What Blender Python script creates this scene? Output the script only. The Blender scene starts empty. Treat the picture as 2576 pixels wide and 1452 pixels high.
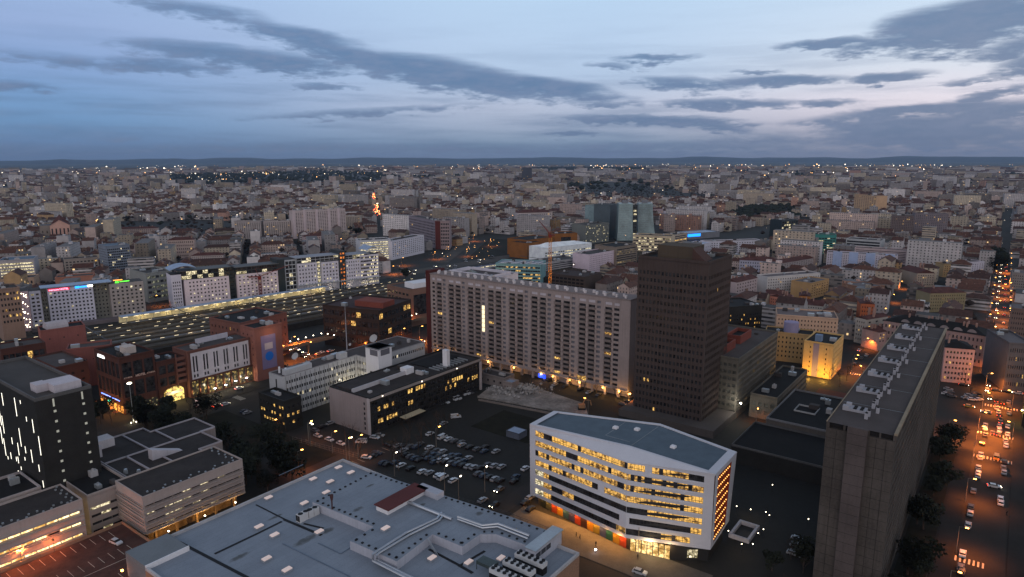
import bpy, math, random, time
from mathutils import Vector, Matrix
R = random.Random(11)
sc = bpy.context.scene
C = sc.collection
rad = math.radians
# ---------------------------------------------------------------- camera
F, H, TH, WID = 1700.0, 120.0, rad(10.85), 2576.0
cam_d = bpy.data.cameras.new("camera")
cam_d.sensor_width = 36.0
cam_d.lens = 36.0 * F / WID
cam_d.clip_start = 1.0
cam_d.clip_end = 90000.0
cam = bpy.data.objects.new("camera", cam_d)
C.objects.link(cam)
cam.location = (0, 0, H)
cam.rotation_euler = (math.pi / 2 - TH, rad(0.12), 0)
sc.camera = cam
sc.render.engine = 'CYCLES'
sc.cycles.use_denoising = True
sc.cycles.max_bounces = 5
sc.cycles.diffuse_bounces = 2
sc.cycles.glossy_bounces = 2
sc.cycles.volume_bounces = 0
sc.cycles.transparent_max_bounces = 6
sc.cycles.sample_clamp_indirect = 3.0
sc.cycles.use_light_tree = True
sc.cycles.caustics_reflective = False
sc.cycles.caustics_refractive = False
sc.view_settings.view_transform = 'Standard'
sc.view_settings.look = 'None'
sc.view_settings.exposure = 0.0
sc.view_settings.gamma = 1.0

def srgb(r, g, b):
    f = lambda c: (c / 255 / 12.92) if c <= 10 else ((c / 255 + .055) / 1.055) ** 2.4
    return (f(r), f(g), f(b))

# node helper -----------------------------------------------------------
class NT:
    def __init__(s, nt):
        s.nt = nt
        nt.nodes.clear()
    def n(s, t, **k):
        x = s.nt.nodes.new(t)
        for a, b in k.items(): setattr(x, a, b)
        return x
    def put(s, sock, v):
        if hasattr(v, 'is_output'): s.nt.links.new(v, sock)
        elif isinstance(v, (tuple, list)) and len(v) == 3 and sock.type == 'RGBA': sock.default_value = (*v, 1)
        else: sock.default_value = v
    def m(s, op, a, b=None, c=None):
        x = s.n('ShaderNodeMath', operation=op)
        s.put(x.inputs[0], a)
        if b is not None: s.put(x.inputs[1], b)
        if c is not None: s.put(x.inputs[2], c)
        return x.outputs[0]
    def mix(s, f, a, b, mode='MIX'):
        x = s.n('ShaderNodeMix', data_type='RGBA', blend_type=mode)
        s.put(x.inputs[0], f); s.put(x.inputs[6], a); s.put(x.inputs[7], b)
        return x.outputs[2]
    def ss(s, x, a, b, lo=0.0, hi=1.0):
        q = s.n('ShaderNodeMapRange', interpolation_type='SMOOTHSTEP')
        s.put(q.inputs[0], x)
        for i, v in enumerate((a, b, lo, hi)): q.inputs[i + 1].default_value = v
        return q.outputs[0]
    def ramp(s, x, pts):
        r = s.n('ShaderNodeValToRGB')
        e = r.color_ramp.elements
        while len(e) > 1: e.remove(e[0])
        e[0].position = pts[0][0]; e[0].color = (*pts[0][1], 1)
        for p, c in pts[1:]:
            k = e.new(p); k.color = (*c, 1)
        s.put(r.inputs[0], x)
        return r.outputs[0]
    def comb(s, x, y, z=0.0):
        c = s.n('ShaderNodeCombineXYZ')
        s.put(c.inputs[0], x); s.put(c.inputs[1], y); s.put(c.inputs[2], z)
        return c.outputs[0]
    def sep(s, v):
        c = s.n('ShaderNodeSeparateXYZ'); s.put(c.inputs[0], v)
        return c.outputs
    def noise(s, v, scale, detail=3, rough=.55):
        c = s.n('ShaderNodeTexNoise')
        s.put(c.inputs['Vector'], v); c.inputs['Scale'].default_value = scale
        c.inputs['Detail'].default_value = detail; c.inputs['Roughness'].default_value = rough
        return c.outputs[0]

# ---------------------------------------------------------------- sky
world = bpy.data.worlds.new("World")
sc.world = world
world.use_nodes = True
N = NT(world.node_tree)
gen = N.n('ShaderNodeTexCoord').outputs['Generated']
nrm = N.n('ShaderNodeVectorMath', operation='NORMALIZE')
N.put(nrm.inputs[0], gen)
dx, dy, dz = N.sep(nrm.outputs[0])
az = N.m('MULTIPLY', N.m('ARCTAN2', dx, dy), 180 / math.pi)     # degrees, 0 = north, + = east
el = N.m('MULTIPLY', N.m('ARCSINE', dz), 180 / math.pi)
def azel(px, py):
    a = (px - 1288) / F; b = (py - 726) / F
    st, ct = math.sin(TH), math.cos(TH)
    d = Vector((a, ct - b * st, -st - b * ct)).normalized()
    return math.degrees(math.atan2(d.x, d.y)), math.degrees(math.asin(d.z))
t01 = N.m('MULTIPLY', el, 1 / 30.0)
E = lambda *p: [(e / 30.0, srgb(*c)) for e, c in p]
left = N.ramp(t01, E((0, (92, 116, 156)), (1.2, (98, 128, 174)), (2.6, (106, 146, 196)), (4.2, (116, 154, 206)), (6.5, (134, 162, 214)), (9, (150, 172, 220)), (13, (158, 184, 230)), (30, (140, 166, 205))))
midc = N.ramp(t01, E((0, (116, 130, 162)), (1.2, (128, 150, 180)), (2.6, (160, 174, 202)), (4.2, (184, 194, 220)), (6.5, (178, 198, 230)), (9, (184, 206, 238)), (13, (184, 210, 242)), (30, (150, 178, 212))))
right = N.ramp(t01, E((0, (146, 146, 164)), (1.2, (158, 158, 178)), (2.6, (212, 204, 216)), (4.2, (238, 230, 240)), (6.5, (222, 228, 242)), (9, (212, 226, 246)), (13, (198, 220, 246)), (30, (158, 182, 214))))
base = N.mix(N.ss(az, -36, 2), left, midc)
base = N.mix(N.ss(az, 4, 34), base, right)
# clouds: soft banks in azimuth / elevation, broken up by noise
BL = [  # px, py, half width px, half height px, tilt, weight
    (640, 150, 300, 34, 4, 1.0), (420, 165, 170, 24, 2, .8), (900, 140, 330, 34, 13, 1.0), (1150, 195, 340, 46, 9, 1.15),
    (760, 90, 230, 28, 10, .75), (520, 30, 200, 26, 6, .5), (1380, 225, 230, 34, 8, 1.05), (1480, 262, 110, 12, 3, .7),
    (900, 283, 330, 11, -4, .55), (820, 216, 90, 9, 0, .6), (60, 215, 90, 16, 0, .5), (170, 150, 160, 18, 3, .35),
    (2430, 66, 300, 76, -6, 1.3), (2300, 105, 240, 26, -3, 1.0), (2560, 120, 150, 40, -10, .9), (2080, 112, 160, 16, 0, .85), (2550, 170, 110, 28, -10, .9),
    (1650, 150, 120, 14, 0, .8), (1540, 166, 80, 10, 4, .6), (1740, 215, 150, 22, 6, .75), (1960, 205, 200, 18, 2, .85),
    (2220, 200, 130, 16, -3, .95), (2450, 205, 110, 10, -3, .6), (1830, 262, 210, 16, 2, .85), (2060, 262, 120, 12, 0, .7),
    (2500, 240, 120, 16, -8, .85), (2250, 288, 320, 22, -4, .95), (2480, 292, 200, 30, -6, .95), (1650, 305, 270, 16, 2, .95),
    (1800, 322, 110, 14, 6, .7), (2340, 335, 400, 52, 0, 1.1), (1700, 372, 500, 16, 0, .5), (1000, 372, 600, 14, 0, .35), (1440, 338, 80, 9, 0, .6), (1950, 350, 200, 20, 0, .4),
    (400, 345, 130, 6, 0, .2), (1900, 182, 60, 7, 0, .6)]
warp = N.noise(N.comb(N.m('MULTIPLY', az, .12), N.m('MULTIPLY', el, .42)), 1.0, 5, .6)
fine = N.noise(N.comb(N.m('MULTIPLY', az, .5), N.m('MULTIPLY', el, 2.0), 3.3), 1.0, 7, .62)
wisp = N.noise(N.comb(N.m('MULTIPLY', az, .07), N.m('MULTIPLY', el, .9), 9.1), 1.0, 6, .6)
azw = N.m('ADD', az, N.m('MULTIPLY', N.m('SUBTRACT', warp, .5), 5.0))
elw = N.m('ADD', el, N.m('MULTIPLY', N.m('SUBTRACT', fine, .5), 1.5))
field = None
for (px, py, rx, ry, tl, w) in BL:
    a0, e0 = azel(px, py)
    a1, _ = azel(px + rx, py); _, e1 = azel(px, py - ry)
    kx, ky = 1 / abs(a1 - a0), 1 / abs(e1 - e0)
    x = N.m('SUBTRACT', azw, a0); y = N.m('SUBTRACT', elw, e0)
    y = N.m('ADD', y, N.m('MULTIPLY', x, math.tan(rad(tl))))
    x = N.m('MULTIPLY', x, kx); y = N.m('MULTIPLY', y, ky)
    q = N.m('ADD', N.m('MULTIPLY', x, x), N.m('MULTIPLY', y, y))
    f = N.m('MULTIPLY', N.m('SUBTRACT', 1.0, q), w)
    field = f if field is None else N.m('MAXIMUM', field, f)
val = N.m('ADD', field, N.m('MULTIPLY', N.m('SUBTRACT', fine, .5), 2.3))
val = N.m('ADD', val, N.m('MULTIPLY', N.m('SUBTRACT', wisp, .5), 1.6))
cl = N.ss(val, -.45, .85)
low = N.m('MULTIPLY', N.ss(wisp, .42, .66), N.ss(el, 13, 1.0, .0, .5))
cl = N.m('MAXIMUM', cl, low)
ccol = N.ramp(t01, E((0, (92, 108, 140)), (2, (84, 112, 152)), (5, (84, 115, 160)), (10, (90, 122, 168)), (30, (120, 140, 175))))
ccol = N.mix(N.m('MULTIPLY', N.ss(fine, .3, .75), .35), ccol, srgb(146, 152, 184))
ccol = N.mix(N.m('MULTIPLY', N.ss(az, 10, 36), .35), ccol, srgb(118, 128, 154))
sky = N.mix(N.m('MULTIPLY', cl, .93), base, ccol)
# above the frame and behind the camera: pale dusk sky, pinker where the sun went down
back = N.ss(dy, .35, -.5)
up = N.ss(el, 14, 60)
sky = N.mix(up, sky, (.17, .20, .26))
sky = N.mix(N.m('MULTIPLY', back, N.ss(el, 70, 5)), sky, (.87, .81, .80))
sky = N.mix(N.ss(el, 0, -3), sky, (.02, .02, .022))
hs = N.n('ShaderNodeHueSaturation'); hs.inputs['Saturation'].default_value = .97; hs.inputs['Hue'].default_value = .493; N.put(hs.inputs['Color'], sky); sky = hs.outputs[0]
nish = N.n('ShaderNodeTexSky', sky_type='NISHITA')
nish.sun_disc = False
nish.sun_elevation = rad(2.0)
nish.sun_rotation = rad(195)
bg1 = N.n('ShaderNodeBackground'); N.put(bg1.inputs[0], sky); bg1.inputs[1].default_value = 1.0
bg2 = N.n('ShaderNodeBackground'); N.put(bg2.inputs[0], nish.outputs[0]); bg2.inputs[1].default_value = 0.006
add = N.n('ShaderNodeAddShader')
N.put(add.inputs[0], bg1.outputs[0]); N.put(add.inputs[1], bg2.outputs[0])
N.put(N.n('ShaderNodeOutputWorld').inputs[0], add.outputs[0])
world.cycles.sampling_method = 'MANUAL'
world.cycles.sample_map_resolution = 512
# last glow of the set sun, behind the camera
sd = bpy.data.lights.new("sun", 'SUN')
sd.energy = 0.28; sd.angle = rad(40); sd.color = (1, .88, .86)
sun = bpy.data.objects.new("sun", sd); C.objects.link(sun)
sun.rotation_euler = (rad(72), 0, rad(-14))
# ---------------------------------------------------------------- helpers
st_, ct_ = math.sin(TH), math.cos(TH)
def at(x, y, z=0.0):
    a = (x - 1288) / F; b = (y - 726) / F
    d = Vector((a, ct_ - b * st_, -st_ - b * ct_)); t = (z - H) / d.z
    return Vector((d.x * t, d.y * t, z))
def hgt(yt, yb):
    b = (yb - 726) / F; Y = (ct_ - b * st_) * (-H) / (-st_ - b * ct_)
    b = (yt - 726) / F
    return H - Y * (st_ + b * ct_) / (ct_ - b * st_)
def proj(p):
    dyc = p[1] * ct_ - (p[2] - H) * st_
    if dyc < 1: return None
    upc = p[1] * st_ + (p[2] - H) * ct_
    return 1288 + F * p[0] / dyc, 726 - F * upc / dyc
GA = rad(36.8); SA, CA = math.sin(GA), math.cos(GA)
U, V, Z = Vector((SA, CA, 0)), Vector((CA, -SA, 0)), Vector((0, 0, 1))
def W(u, v, z=0.0): return Vector((u * SA + v * CA, u * CA - v * SA, z))
def uv_of(p): return (p[0] * SA + p[1] * CA, p[0] * CA - p[1] * SA)
ORG = {}
class MB:
    def __init__(s): s.v = []; s.f = []; s.m = []; s.uv = []; s.c = []; s.has = False
    def face(s, pts, m=0, uv=None, col=None):
        k = len(s.v); s.v.extend(tuple(p) for p in pts)
        s.f.append(tuple(range(k, k + len(pts)))); s.m.append(m)
        if uv or col: s.has = True
        s.uv.extend(uv or [(0, 0)] * len(pts)); s.c.extend([col or (1, 1, 1, 1)] * len(pts))
    def box(s, o, a, b, c, m=0, mt=None):      # a x b = c side out
        o, a, b, c = Vector(o), Vector(a), Vector(b), Vector(c)
        if a.cross(b).dot(c) < 0: a, b = b, a
        s.face([o, o + b, o + a + b, o + a], m)
        s.face([o + c, o + a + c, o + a + b + c, o + b + c], m if mt is None else mt)
        s.face([o, o + a, o + a + c, o + c], m)
        s.face([o + a, o + a + b, o + a + b + c, o + a + c], m)
        s.face([o + a + b, o + b, o + b + c, o + a + b + c], m)
        s.face([o + b, o, o + c, o + b + c], m)
    def cube(s, c, sx, sy, sz, ex=None, m=0):  # centre of base
        ex = Vector(ex or (1, 0, 0)).normalized(); ey = Vector((-ex.y, ex.x, 0))
        s.box(Vector(c) - ex * sx / 2 - ey * sy / 2, ex * sx, ey * sy, Z * sz, m)
    def prism(s, poly, z0, z1, m=0, mt=None):  # poly counter-clockwise (x, y)
        n = len(poly)
        A = sum(poly[i][0] * poly[(i + 1) % n][1] - poly[(i + 1) % n][0] * poly[i][1] for i in range(n))
        if A < 0: poly = poly[::-1]
        for i in range(n):
            p, q = poly[i], poly[(i + 1) % n]
            s.face([(p[0], p[1], z0), (q[0], q[1], z0), (q[0], q[1], z1), (p[0], p[1], z1)], m)
        s.face([(p[0], p[1], z1) for p in poly], m if mt is None else mt)
    def tube(s, pts, r, n=6, m=0):
        pts = [Vector(p) for p in pts]; rs = r if isinstance(r, (list, tuple)) else [r] * len(pts)
        rings = []
        for i, p in enumerate(pts):
            d = (pts[min(i + 1, len(pts) - 1)] - pts[max(i - 1, 0)]).normalized()
            x = d.orthogonal().normalized() if not rings else (lx - d * lx.dot(d)).normalized()
            lx = x; y = d.cross(x)
            rings.append([p + (x * math.cos(2 * math.pi * k / n) + y * math.sin(2 * math.pi * k / n)) * rs[i] for k in range(n)])
        for a, b in zip(rings, rings[1:]):
            for k in range(n): s.face([a[k], a[(k + 1) % n], b[(k + 1) % n], b[k]], m)
        s.face(rings[0][::-1], m); s.face(rings[-1], m)
    def build(s, name, mats, parent=None, label=None, stuff=False, smooth=False):
        me = bpy.data.meshes.new(name)
        o0 = ORG.get(parent.as_pointer(), Vector()) if parent else Vector()
        if o0.length > 0: vs = [(v[0] - o0.x, v[1] - o0.y, v[2] - o0.z) for v in s.v]
        else: vs = s.v
        me.from_pydata(vs, [], s.f)
        mats = mats if isinstance(mats, (list, tuple)) else [mats]
        for m in mats: me.materials.append(m)
        if len(mats) > 1: me.polygons.foreach_set('material_index', s.m)
        if s.has:
            l = me.uv_layers.new(name='UVMap'); l.data.foreach_set('uv', [c for p in s.uv for c in p])
            a = me.color_attributes.new('Col', 'FLOAT_COLOR', 'CORNER'); a.data.foreach_set('color', [c for p in s.c for c in p])
        if smooth: me.polygons.foreach_set('use_smooth', [True] * len(s.f))
        me.update()
        o = bpy.data.objects.new(name, me); C.objects.link(o)
        if parent: o.parent = parent; ORG[o.as_pointer()] = o0
        if label: o['label'] = label
        if stuff: o['kind'] = 'stuff'
        return o
def tag(o, label, cat, group=None):
    o['label'] = label; o['category'] = cat
    if group: o['group'] = group
    return o
def thing(name, label, cat, loc=(0, 0, 0), group=None):
    o = bpy.data.objects.new(name, None); C.objects.link(o)
    o.empty_display_size = .5
    o.location = loc; ORG[o.as_pointer()] = Vector(loc)
    return tag(o, label, cat, group)
def struct(name, mb, m):
    o = mb.build(name, m); o['kind'] = 'structure'; return o
def copy_tree(o, loc=None, rot=None, label=None, group=None, depth=0):
    c = o.copy(); C.objects.link(c)
    if depth == 0:
        if loc is not None: c.location = loc
        if rot is not None: c.rotation_euler = (0, 0, rot)
        if label: c['label'] = label
        if group: c['group'] = group
    for ch in o.children:
        if ch.type == 'LIGHT': continue
        d = copy_tree(ch, depth=depth + 1); d.parent = c
    return c
# ---------------------------------------------------------------- materials
MC = {}
def mat(name, col, rough=.85, metal=0.0, var=.18, scale=.15, emit=None, es=0.0, fine=2.0, bump=0.0, streak=0.0, sample=True):
    if name in MC: return MC[name]
    m = bpy.data.materials.new(name); m.use_nodes = True; n = NT(m.node_tree)
    b = n.n('ShaderNodeBsdfPrincipled'); N0 = n.n('ShaderNodeOutputMaterial'); n.put(N0.inputs[0], b.outputs[0])
    pos = n.n('ShaderNodeNewGeometry').outputs['Position']
    c = col
    if var:
        a1 = n.noise(pos, scale, 4, .6); a2 = n.noise(pos, fine, 3, .6)
        f = n.m('ADD', n.m('MULTIPLY', a1, .65), n.m('MULTIPLY', a2, .35))
        c = n.mix(n.ss(f, .3, .7), tuple(x * (1 - var) for x in col), tuple(min(1, x * (1 + var)) for x in col))
        if streak:
            sx, sy, sz = n.sep(pos)
            s = n.noise(n.comb(n.m('MULTIPLY', n.m('ADD', sx, sy), 1.1), n.m('MULTIPLY', n.m('SUBTRACT', sx, sy), 1.1), n.m('MULTIPLY', sz, .06)), 1.0, 3, .6)
            c = n.mix(n.m('MULTIPLY', n.ss(s, .45, .75), streak), c, tuple(x * .55 for x in col))
        if bump:
            bp = n.n('ShaderNodeBump'); bp.inputs['Strength'].default_value = bump; n.put(bp.inputs['Height'], a2); n.put(b.inputs['Normal'], bp.outputs[0])
    n.put(b.inputs['Base Color'], c)
    b.inputs['Roughness'].default_value = rough; b.inputs['Metallic'].default_value = metal
    b.inputs['Specular IOR Level'].default_value = .25 if rough > .5 else .5
    if emit: b.inputs['Emission Color'].default_value = (*emit, 1); b.inputs['Emission Strength'].default_value = es
    if emit and not sample: m.cycles.emission_sampling = 'NONE'
    MC[name] = m
    return m
def wallm(c, streak=.25):                        # a render / concrete wall of a colour given in sRGB
    return mat('wall_%d_%d_%d' % c, srgb(*c), .9, var=.1, scale=.12, streak=streak)
def lit_mat(name, c1, c2, s, sc_=1.2, lo=.42, hi=.6, flr=.25):
    m = bpy.data.materials.new(name); m.use_nodes = True; n = NT(m.node_tree)
    b = n.n('ShaderNodeBsdfPrincipled'); o = n.n('ShaderNodeOutputMaterial'); n.put(o.inputs[0], b.outputs[0])
    pos = n.n('ShaderNodeNewGeometry').outputs['Position']
    a = n.noise(pos, sc_, 3, .7); a2 = n.noise(pos, sc_ * .12, 2)
    f = n.ss(n.m('ADD', n.m('MULTIPLY', a, .75), n.m('MULTIPLY', a2, .25)), lo, hi)
    n.put(b.inputs['Emission Color'], n.mix(f, c1, c2)); n.put(b.inputs['Emission Strength'], n.m('MULTIPLY_ADD', f, s * (1 - flr), s * flr))
    b.inputs['Base Color'].default_value = (.05, .05, .05, 1); b.inputs['Roughness'].default_value = .15
    m.cycles.emission_sampling = 'NONE'
    MC[name] = m
    return m
lit_warm = lit_mat('lit_room_warm', (.30, .12, .02), (1.0, .62, .16), 1.5, 1.1)
lit_pale = lit_mat('lit_room_pale', (.35, .28, .12), (1.0, .86, .55), 1.3, .8)
lit_office = lit_mat('lit_office_room', (.10, .035, .004), (1.0, .54, .11), 1.15, .9, .34, .58, .42)
glass = mat('dark_glass', (.030, .030, .033), .18, var=.97, scale=.35, fine=.8)
glass_b = mat('bluish_glass', (.05, .085, .10), .12, var=.3, scale=.05)
metal = mat('galvanised_metal', (.42, .45, .48), .42, .6, var=.15)
dkmetal = mat('dark_metal', (.03, .03, .032), .5, .2, var=.1)
asphalt = mat('asphalt', (.032, .030, .030), .9, var=.35, scale=.05, fine=1.2)
flatroof = mat('roof_felt', (.060, .053, .052), .9, var=.25, scale=.12)
darkroof = mat('dark_roof_felt', (.013, .012, .0125), .9, var=.3, scale=.1)
paint = mat('road_paint', (.55, .52, .45), .8, var=.3, fine=3)
tile = mat('clay_roof_tiles', (.085, .034, .030), .9, var=.4, scale=.2, fine=3)
white = mat('white_render', (.72, .72, .76), .7, var=.06, streak=.12)
orange_l = mat('sodium_lamp', (1, .5, .1), .5, emit=(1, .42, .08), es=14, var=0, sample=False)
white_l = mat('white_lamp', (1, .9, .7), .5, emit=(1, .86, .62), es=9, var=0, sample=False)
red_l = mat('tail_light', (.5, .02, .01), .4, emit=(1, .06, .02), es=7, var=0, sample=False)
# one facade material for the ordinary town: windows laid out in metres along the wall
def facade_mat():
    m = bpy.data.materials.new('town_facade'); m.use_nodes = True; n = NT(m.node_tree)
    b = n.n('ShaderNodeBsdfPrincipled'); o = n.n('ShaderNodeOutputMaterial'); n.put(o.inputs[0], b.outputs[0])
    uvn = n.n('ShaderNodeUVMap'); uvn.uv_map = 'UVMap'
    x, y, _ = n.sep(uvn.outputs[0])
    at_ = n.n('ShaderNodeAttribute'); at_.attribute_name = 'Col'
    style = at_.outputs['Alpha']
    cx = n.m('DIVIDE', x, 2.9); cy = n.m('DIVIDE', y, 3.0)
    fx = n.m('FRACT', cx); fy = n.m('FRACT', cy)
    band = n.m('GREATER_THAN', style, .5)
    wx = n.m('MAXIMUM', n.m('MULTIPLY', n.m('GREATER_THAN', fx, .31), n.m('LESS_THAN', fx, .67)), band)
    wy = n.m('MULTIPLY', n.m('GREATER_THAN', fy, .33), n.m('LESS_THAN', fy, .82))
    on = n.m('GREATER_THAN', y, 0.5)
    win = n.m('MULTIPLY', n.m('MULTIPLY', wx, wy), on)
    wn = n.n('ShaderNodeTexWhiteNoise', noise_dimensions='2D')
    n.put(wn.inputs[0], n.comb(n.m('FLOOR', cx), n.m('FLOOR', cy)))
    rnd = wn.outputs[0]
    lit = n.m('MULTIPLY', win, n.m('GREATER_THAN', rnd, .984))
    pos = n.n('ShaderNodeNewGeometry').outputs['Position']
    nz = n.ss(n.noise(pos, .2, 4), .3, .7, .86, 1.1)
    wc = n.mix(1.0, at_.outputs['Color'], n.comb(nz, n.m('MULTIPLY', nz, .96), n.m('MULTIPLY', nz, .92)), 'MULTIPLY')
    gcol = n.mix(n.ss(rnd, .3, .9), (.035, .035, .038), (.20, .185, .18))
    n.put(b.inputs['Base Color'], n.mix(win, wc, gcol))
    n.put(b.inputs['Roughness'], n.m('MULTIPLY_ADD', win, -.5, .9))
    b.inputs['Emission Color'].default_value = (1, .66, .28, 1)
    n.put(b.inputs['Emission Strength'], n.m('MULTIPLY', lit, 1.1))
    m.cycles.emission_sampling = 'NONE'
    return m
town_wall = facade_mat()
def attr_mat(name, rough, var):
    m = bpy.data.materials.new(name); m.use_nodes = True; n = NT(m.node_tree)
    b = n.n('ShaderNodeBsdfPrincipled'); o = n.n('ShaderNodeOutputMaterial'); n.put(o.inputs[0], b.outputs[0])
    at_ = n.n('ShaderNodeAttribute'); at_.attribute_name = 'Col'
    pos = n.n('ShaderNodeNewGeometry').outputs['Position']
    nz = n.ss(n.noise(pos, .5, 5, .65), .3, .7, 1 - var, 1 + var)
    n.put(b.inputs['Base Color'], n.mix(1.0, at_.outputs['Color'], n.comb(nz, nz, nz), 'MULTIPLY'))
    b.inputs['Roughness'].default_value = rough
    return m
town_roof = attr_mat('town_roof', .9, .35)
# ---------------------------------------------------------------- walls with real openings
def wall(mb, P0, P1, z0, z1, xs=(), zs=(), d=.3, m=0, top1=None):
    """P0 left, P1 right seen from outside. Returns panes (corner, along, height)."""
    P0 = Vector((P0[0], P0[1], 0)); P1 = Vector((P1[0], P1[1], 0))
    L = (P1 - P0).length; e = (P1 - P0) / L; nrm_ = e.cross(Z)
    q = lambda x, z, dd=0: P0 + e * x + Z * z - nrm_ * dd
    if not xs or not zs:
        mb.face([q(0, z0), q(L, z0), q(L, z1), q(0, z1)], m); return []
    out = []; cur = z0
    for (a, b) in zs:
        if a > cur + 1e-4: mb.face([q(0, cur), q(L, cur), q(L, a), q(0, a)], m)
        cx = 0
        for (s, t) in xs:
            if s > cx + 1e-4: mb.face([q(cx, a), q(s, a), q(s, b), q(cx, b)], m)
            mb.face([q(s, a), q(s, a, d), q(s, b, d), q(s, b)], m)
            mb.face([q(t, a, d), q(t, a), q(t, b), q(t, b, d)], m)
            mb.face([q(s, a), q(t, a), q(t, a, d), q(s, a, d)], m)
            mb.face([q(s, b, d), q(t, b, d), q(t, b), q(s, b)], m)
            out.append((q(s, a, d - .01), e * (t - s), b - a))
            cx = t
        if cx < L - 1e-4: mb.face([q(cx, a), q(L, a), q(L, b), q(cx, b)], m)
        cur = b
    if cur < z1 - 1e-4: mb.face([q(0, cur), q(L, cur), q(L, z1), q(0, z1)], m)
    return out
def cols(L, n, frac=.5, m0=0.0, m1=None):
    m1 = m0 if m1 is None else m1
    w = (L - m0 - m1) / n
    return [(m0 + w * i + w * (1 - frac) / 2, m0 + w * i + w * (1 + frac) / 2) for i in range(n)]
def rows(z0, z1, n, frac=.5):
    h = (z1 - z0) / n
    return [(z0 + h * i + h * (1 - frac) / 2, z0 + h * i + h * (1 + frac) / 2) for i in range(n)]
PM = {}
def panes(parent, recs, lit=.08, lm=None, gm=None, name='window', pick=None, limit=100):
    """each pane its own part (nearest first), the rest one part"""
    lm = lm or lit_warm; gm = gm or glass
    cl_ = Vector((0, 0, H)); rest = MB(); o0 = ORG[parent.as_pointer()]
    recs = sorted(recs, key=lambda r: (r[0] - cl_).length)
    for i, r in enumerate(recs):
        k = pick(i, r) if pick else None
        mt = k if k else (lm if R.random() < lit else gm)
        p, a, h = r
        if i < limit:
            key = (round(a.x, 1), round(a.y, 1), round(h, 1), mt.name)
            me = PM.get(key)
            if not me:
                me = bpy.data.meshes.new(name); me.from_pydata([(0, 0, 0), tuple(a), (a.x, a.y, h), (0, 0, h)], [], [(0, 1, 2, 3)])
                me.materials.append(mt); PM[key] = me
            o = bpy.data.objects.new(name, me); C.objects.link(o); o.parent = parent; o.location = p - o0
        else:
            rest.face([p, p + a, p + a + Z * h, p + Z * h], [gm, lm].index(mt) if mt in (gm, lm) else 0)
    if rest.f: rest.build(name, [gm, lm], parent, stuff=True)
FOOT = []                                        # footprints the town must keep clear of (x, y, r) / polygons
def keep(poly, pad=4):
    c = sum((Vector((p[0], p[1])) for p in poly), Vector((0, 0))) / len(poly)
    FOOT.append([c + (Vector((p[0], p[1])) - c) * (1 + pad / max(6, (Vector((p[0], p[1])) - c).length)) for p in poly])
def inside(x, y, poly):
    r = False; j = len(poly) - 1
    for i in range(len(poly)):
        a, b = poly[i], poly[j]
        if (a[1] > y) != (b[1] > y) and x < (b[0] - a[0]) * (y - a[1]) / (b[1] - a[1]) + a[0]: r = not r
        j = i
    return r
def parapet(mb, poly, z, h=.9, t=.4, m=0):
    n = len(poly); c = sum((Vector((p[0], p[1], 0)) for p in poly), Vector()) / n
    P = [Vector((p[0], p[1], 0)) for p in poly]
    A = sum(P[i].x * P[(i + 1) % n].y - P[(i + 1) % n].x * P[i].y for i in range(n))
    if A < 0: P = P[::-1]
    Q = []
    for i in range(n):
        a, b, d = P[i - 1], P[i], P[(i + 1) % n]
        n1 = Z.cross((b - a).normalized()); n2 = Z.cross((d - b).normalized())
        k = (n1 + n2); k = k / max(.3, k.dot(n1)) if k.length > .1 else n1
        Q.append(b + k * t)
    for i in range(n):
        a, b, qa, qb = P[i], P[(i + 1) % n], Q[i], Q[(i + 1) % n]
        mb.face([a + Z * z, b + Z * z, b + Z * (z + h), a + Z * (z + h)], m)
        mb.face([qb + Z * z, qa + Z * z, qa + Z * (z + h), qb + Z * (z + h)], m)
        mb.face([a + Z * (z + h), b + Z * (z + h), qb + Z * (z + h), qa + Z * (z + h)], m)
def roofclutter(parent, P0, e, n, L, D, z, k, big=False):
    """k plant boxes with vents on a flat roof; P0 corner, e along, n inward"""
    for _ in range(k):
        w, d, h = R.uniform(1.2, 4.5), R.uniform(1.2, 3), R.uniform(.8, 2.2)
        if L < w + 2 or D < d + 2: continue
        mb = MB(); x = R.uniform(1, L - w - 1); y = R.uniform(1, D - d - 1)
        o = P0 + e * x + n * y + Z * z
        mb.box(o, e * w, n * d, Z * h)
        if R.random() < .5: mb.tube([o + e * w * .5 + n * d * .5 + Z * h, o + e * w * .5 + n * d * .5 + Z * (h + .6)], .35, 6)
        mb.build('rooftop_unit', [metal, wallm((170, 168, 170)), flatroof][_ % 3], parent)
def lamp_light(parent, loc, color, e, r=.35, name='bulb'):
    d = bpy.data.lights.new(name, 'POINT'); d.energy = e; d.color = color; d.shadow_soft_size = r
    o = bpy.data.objects.new(name, d); C.objects.link(o)
    o.parent = parent; o.location = Vector(loc) - ORG.get(parent.as_pointer(), Vector())
    return o
SOD = (1, .235, .03); WARM = (1, .62, .25)
HAZE, HZT = 2.6e-5, 400
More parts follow.
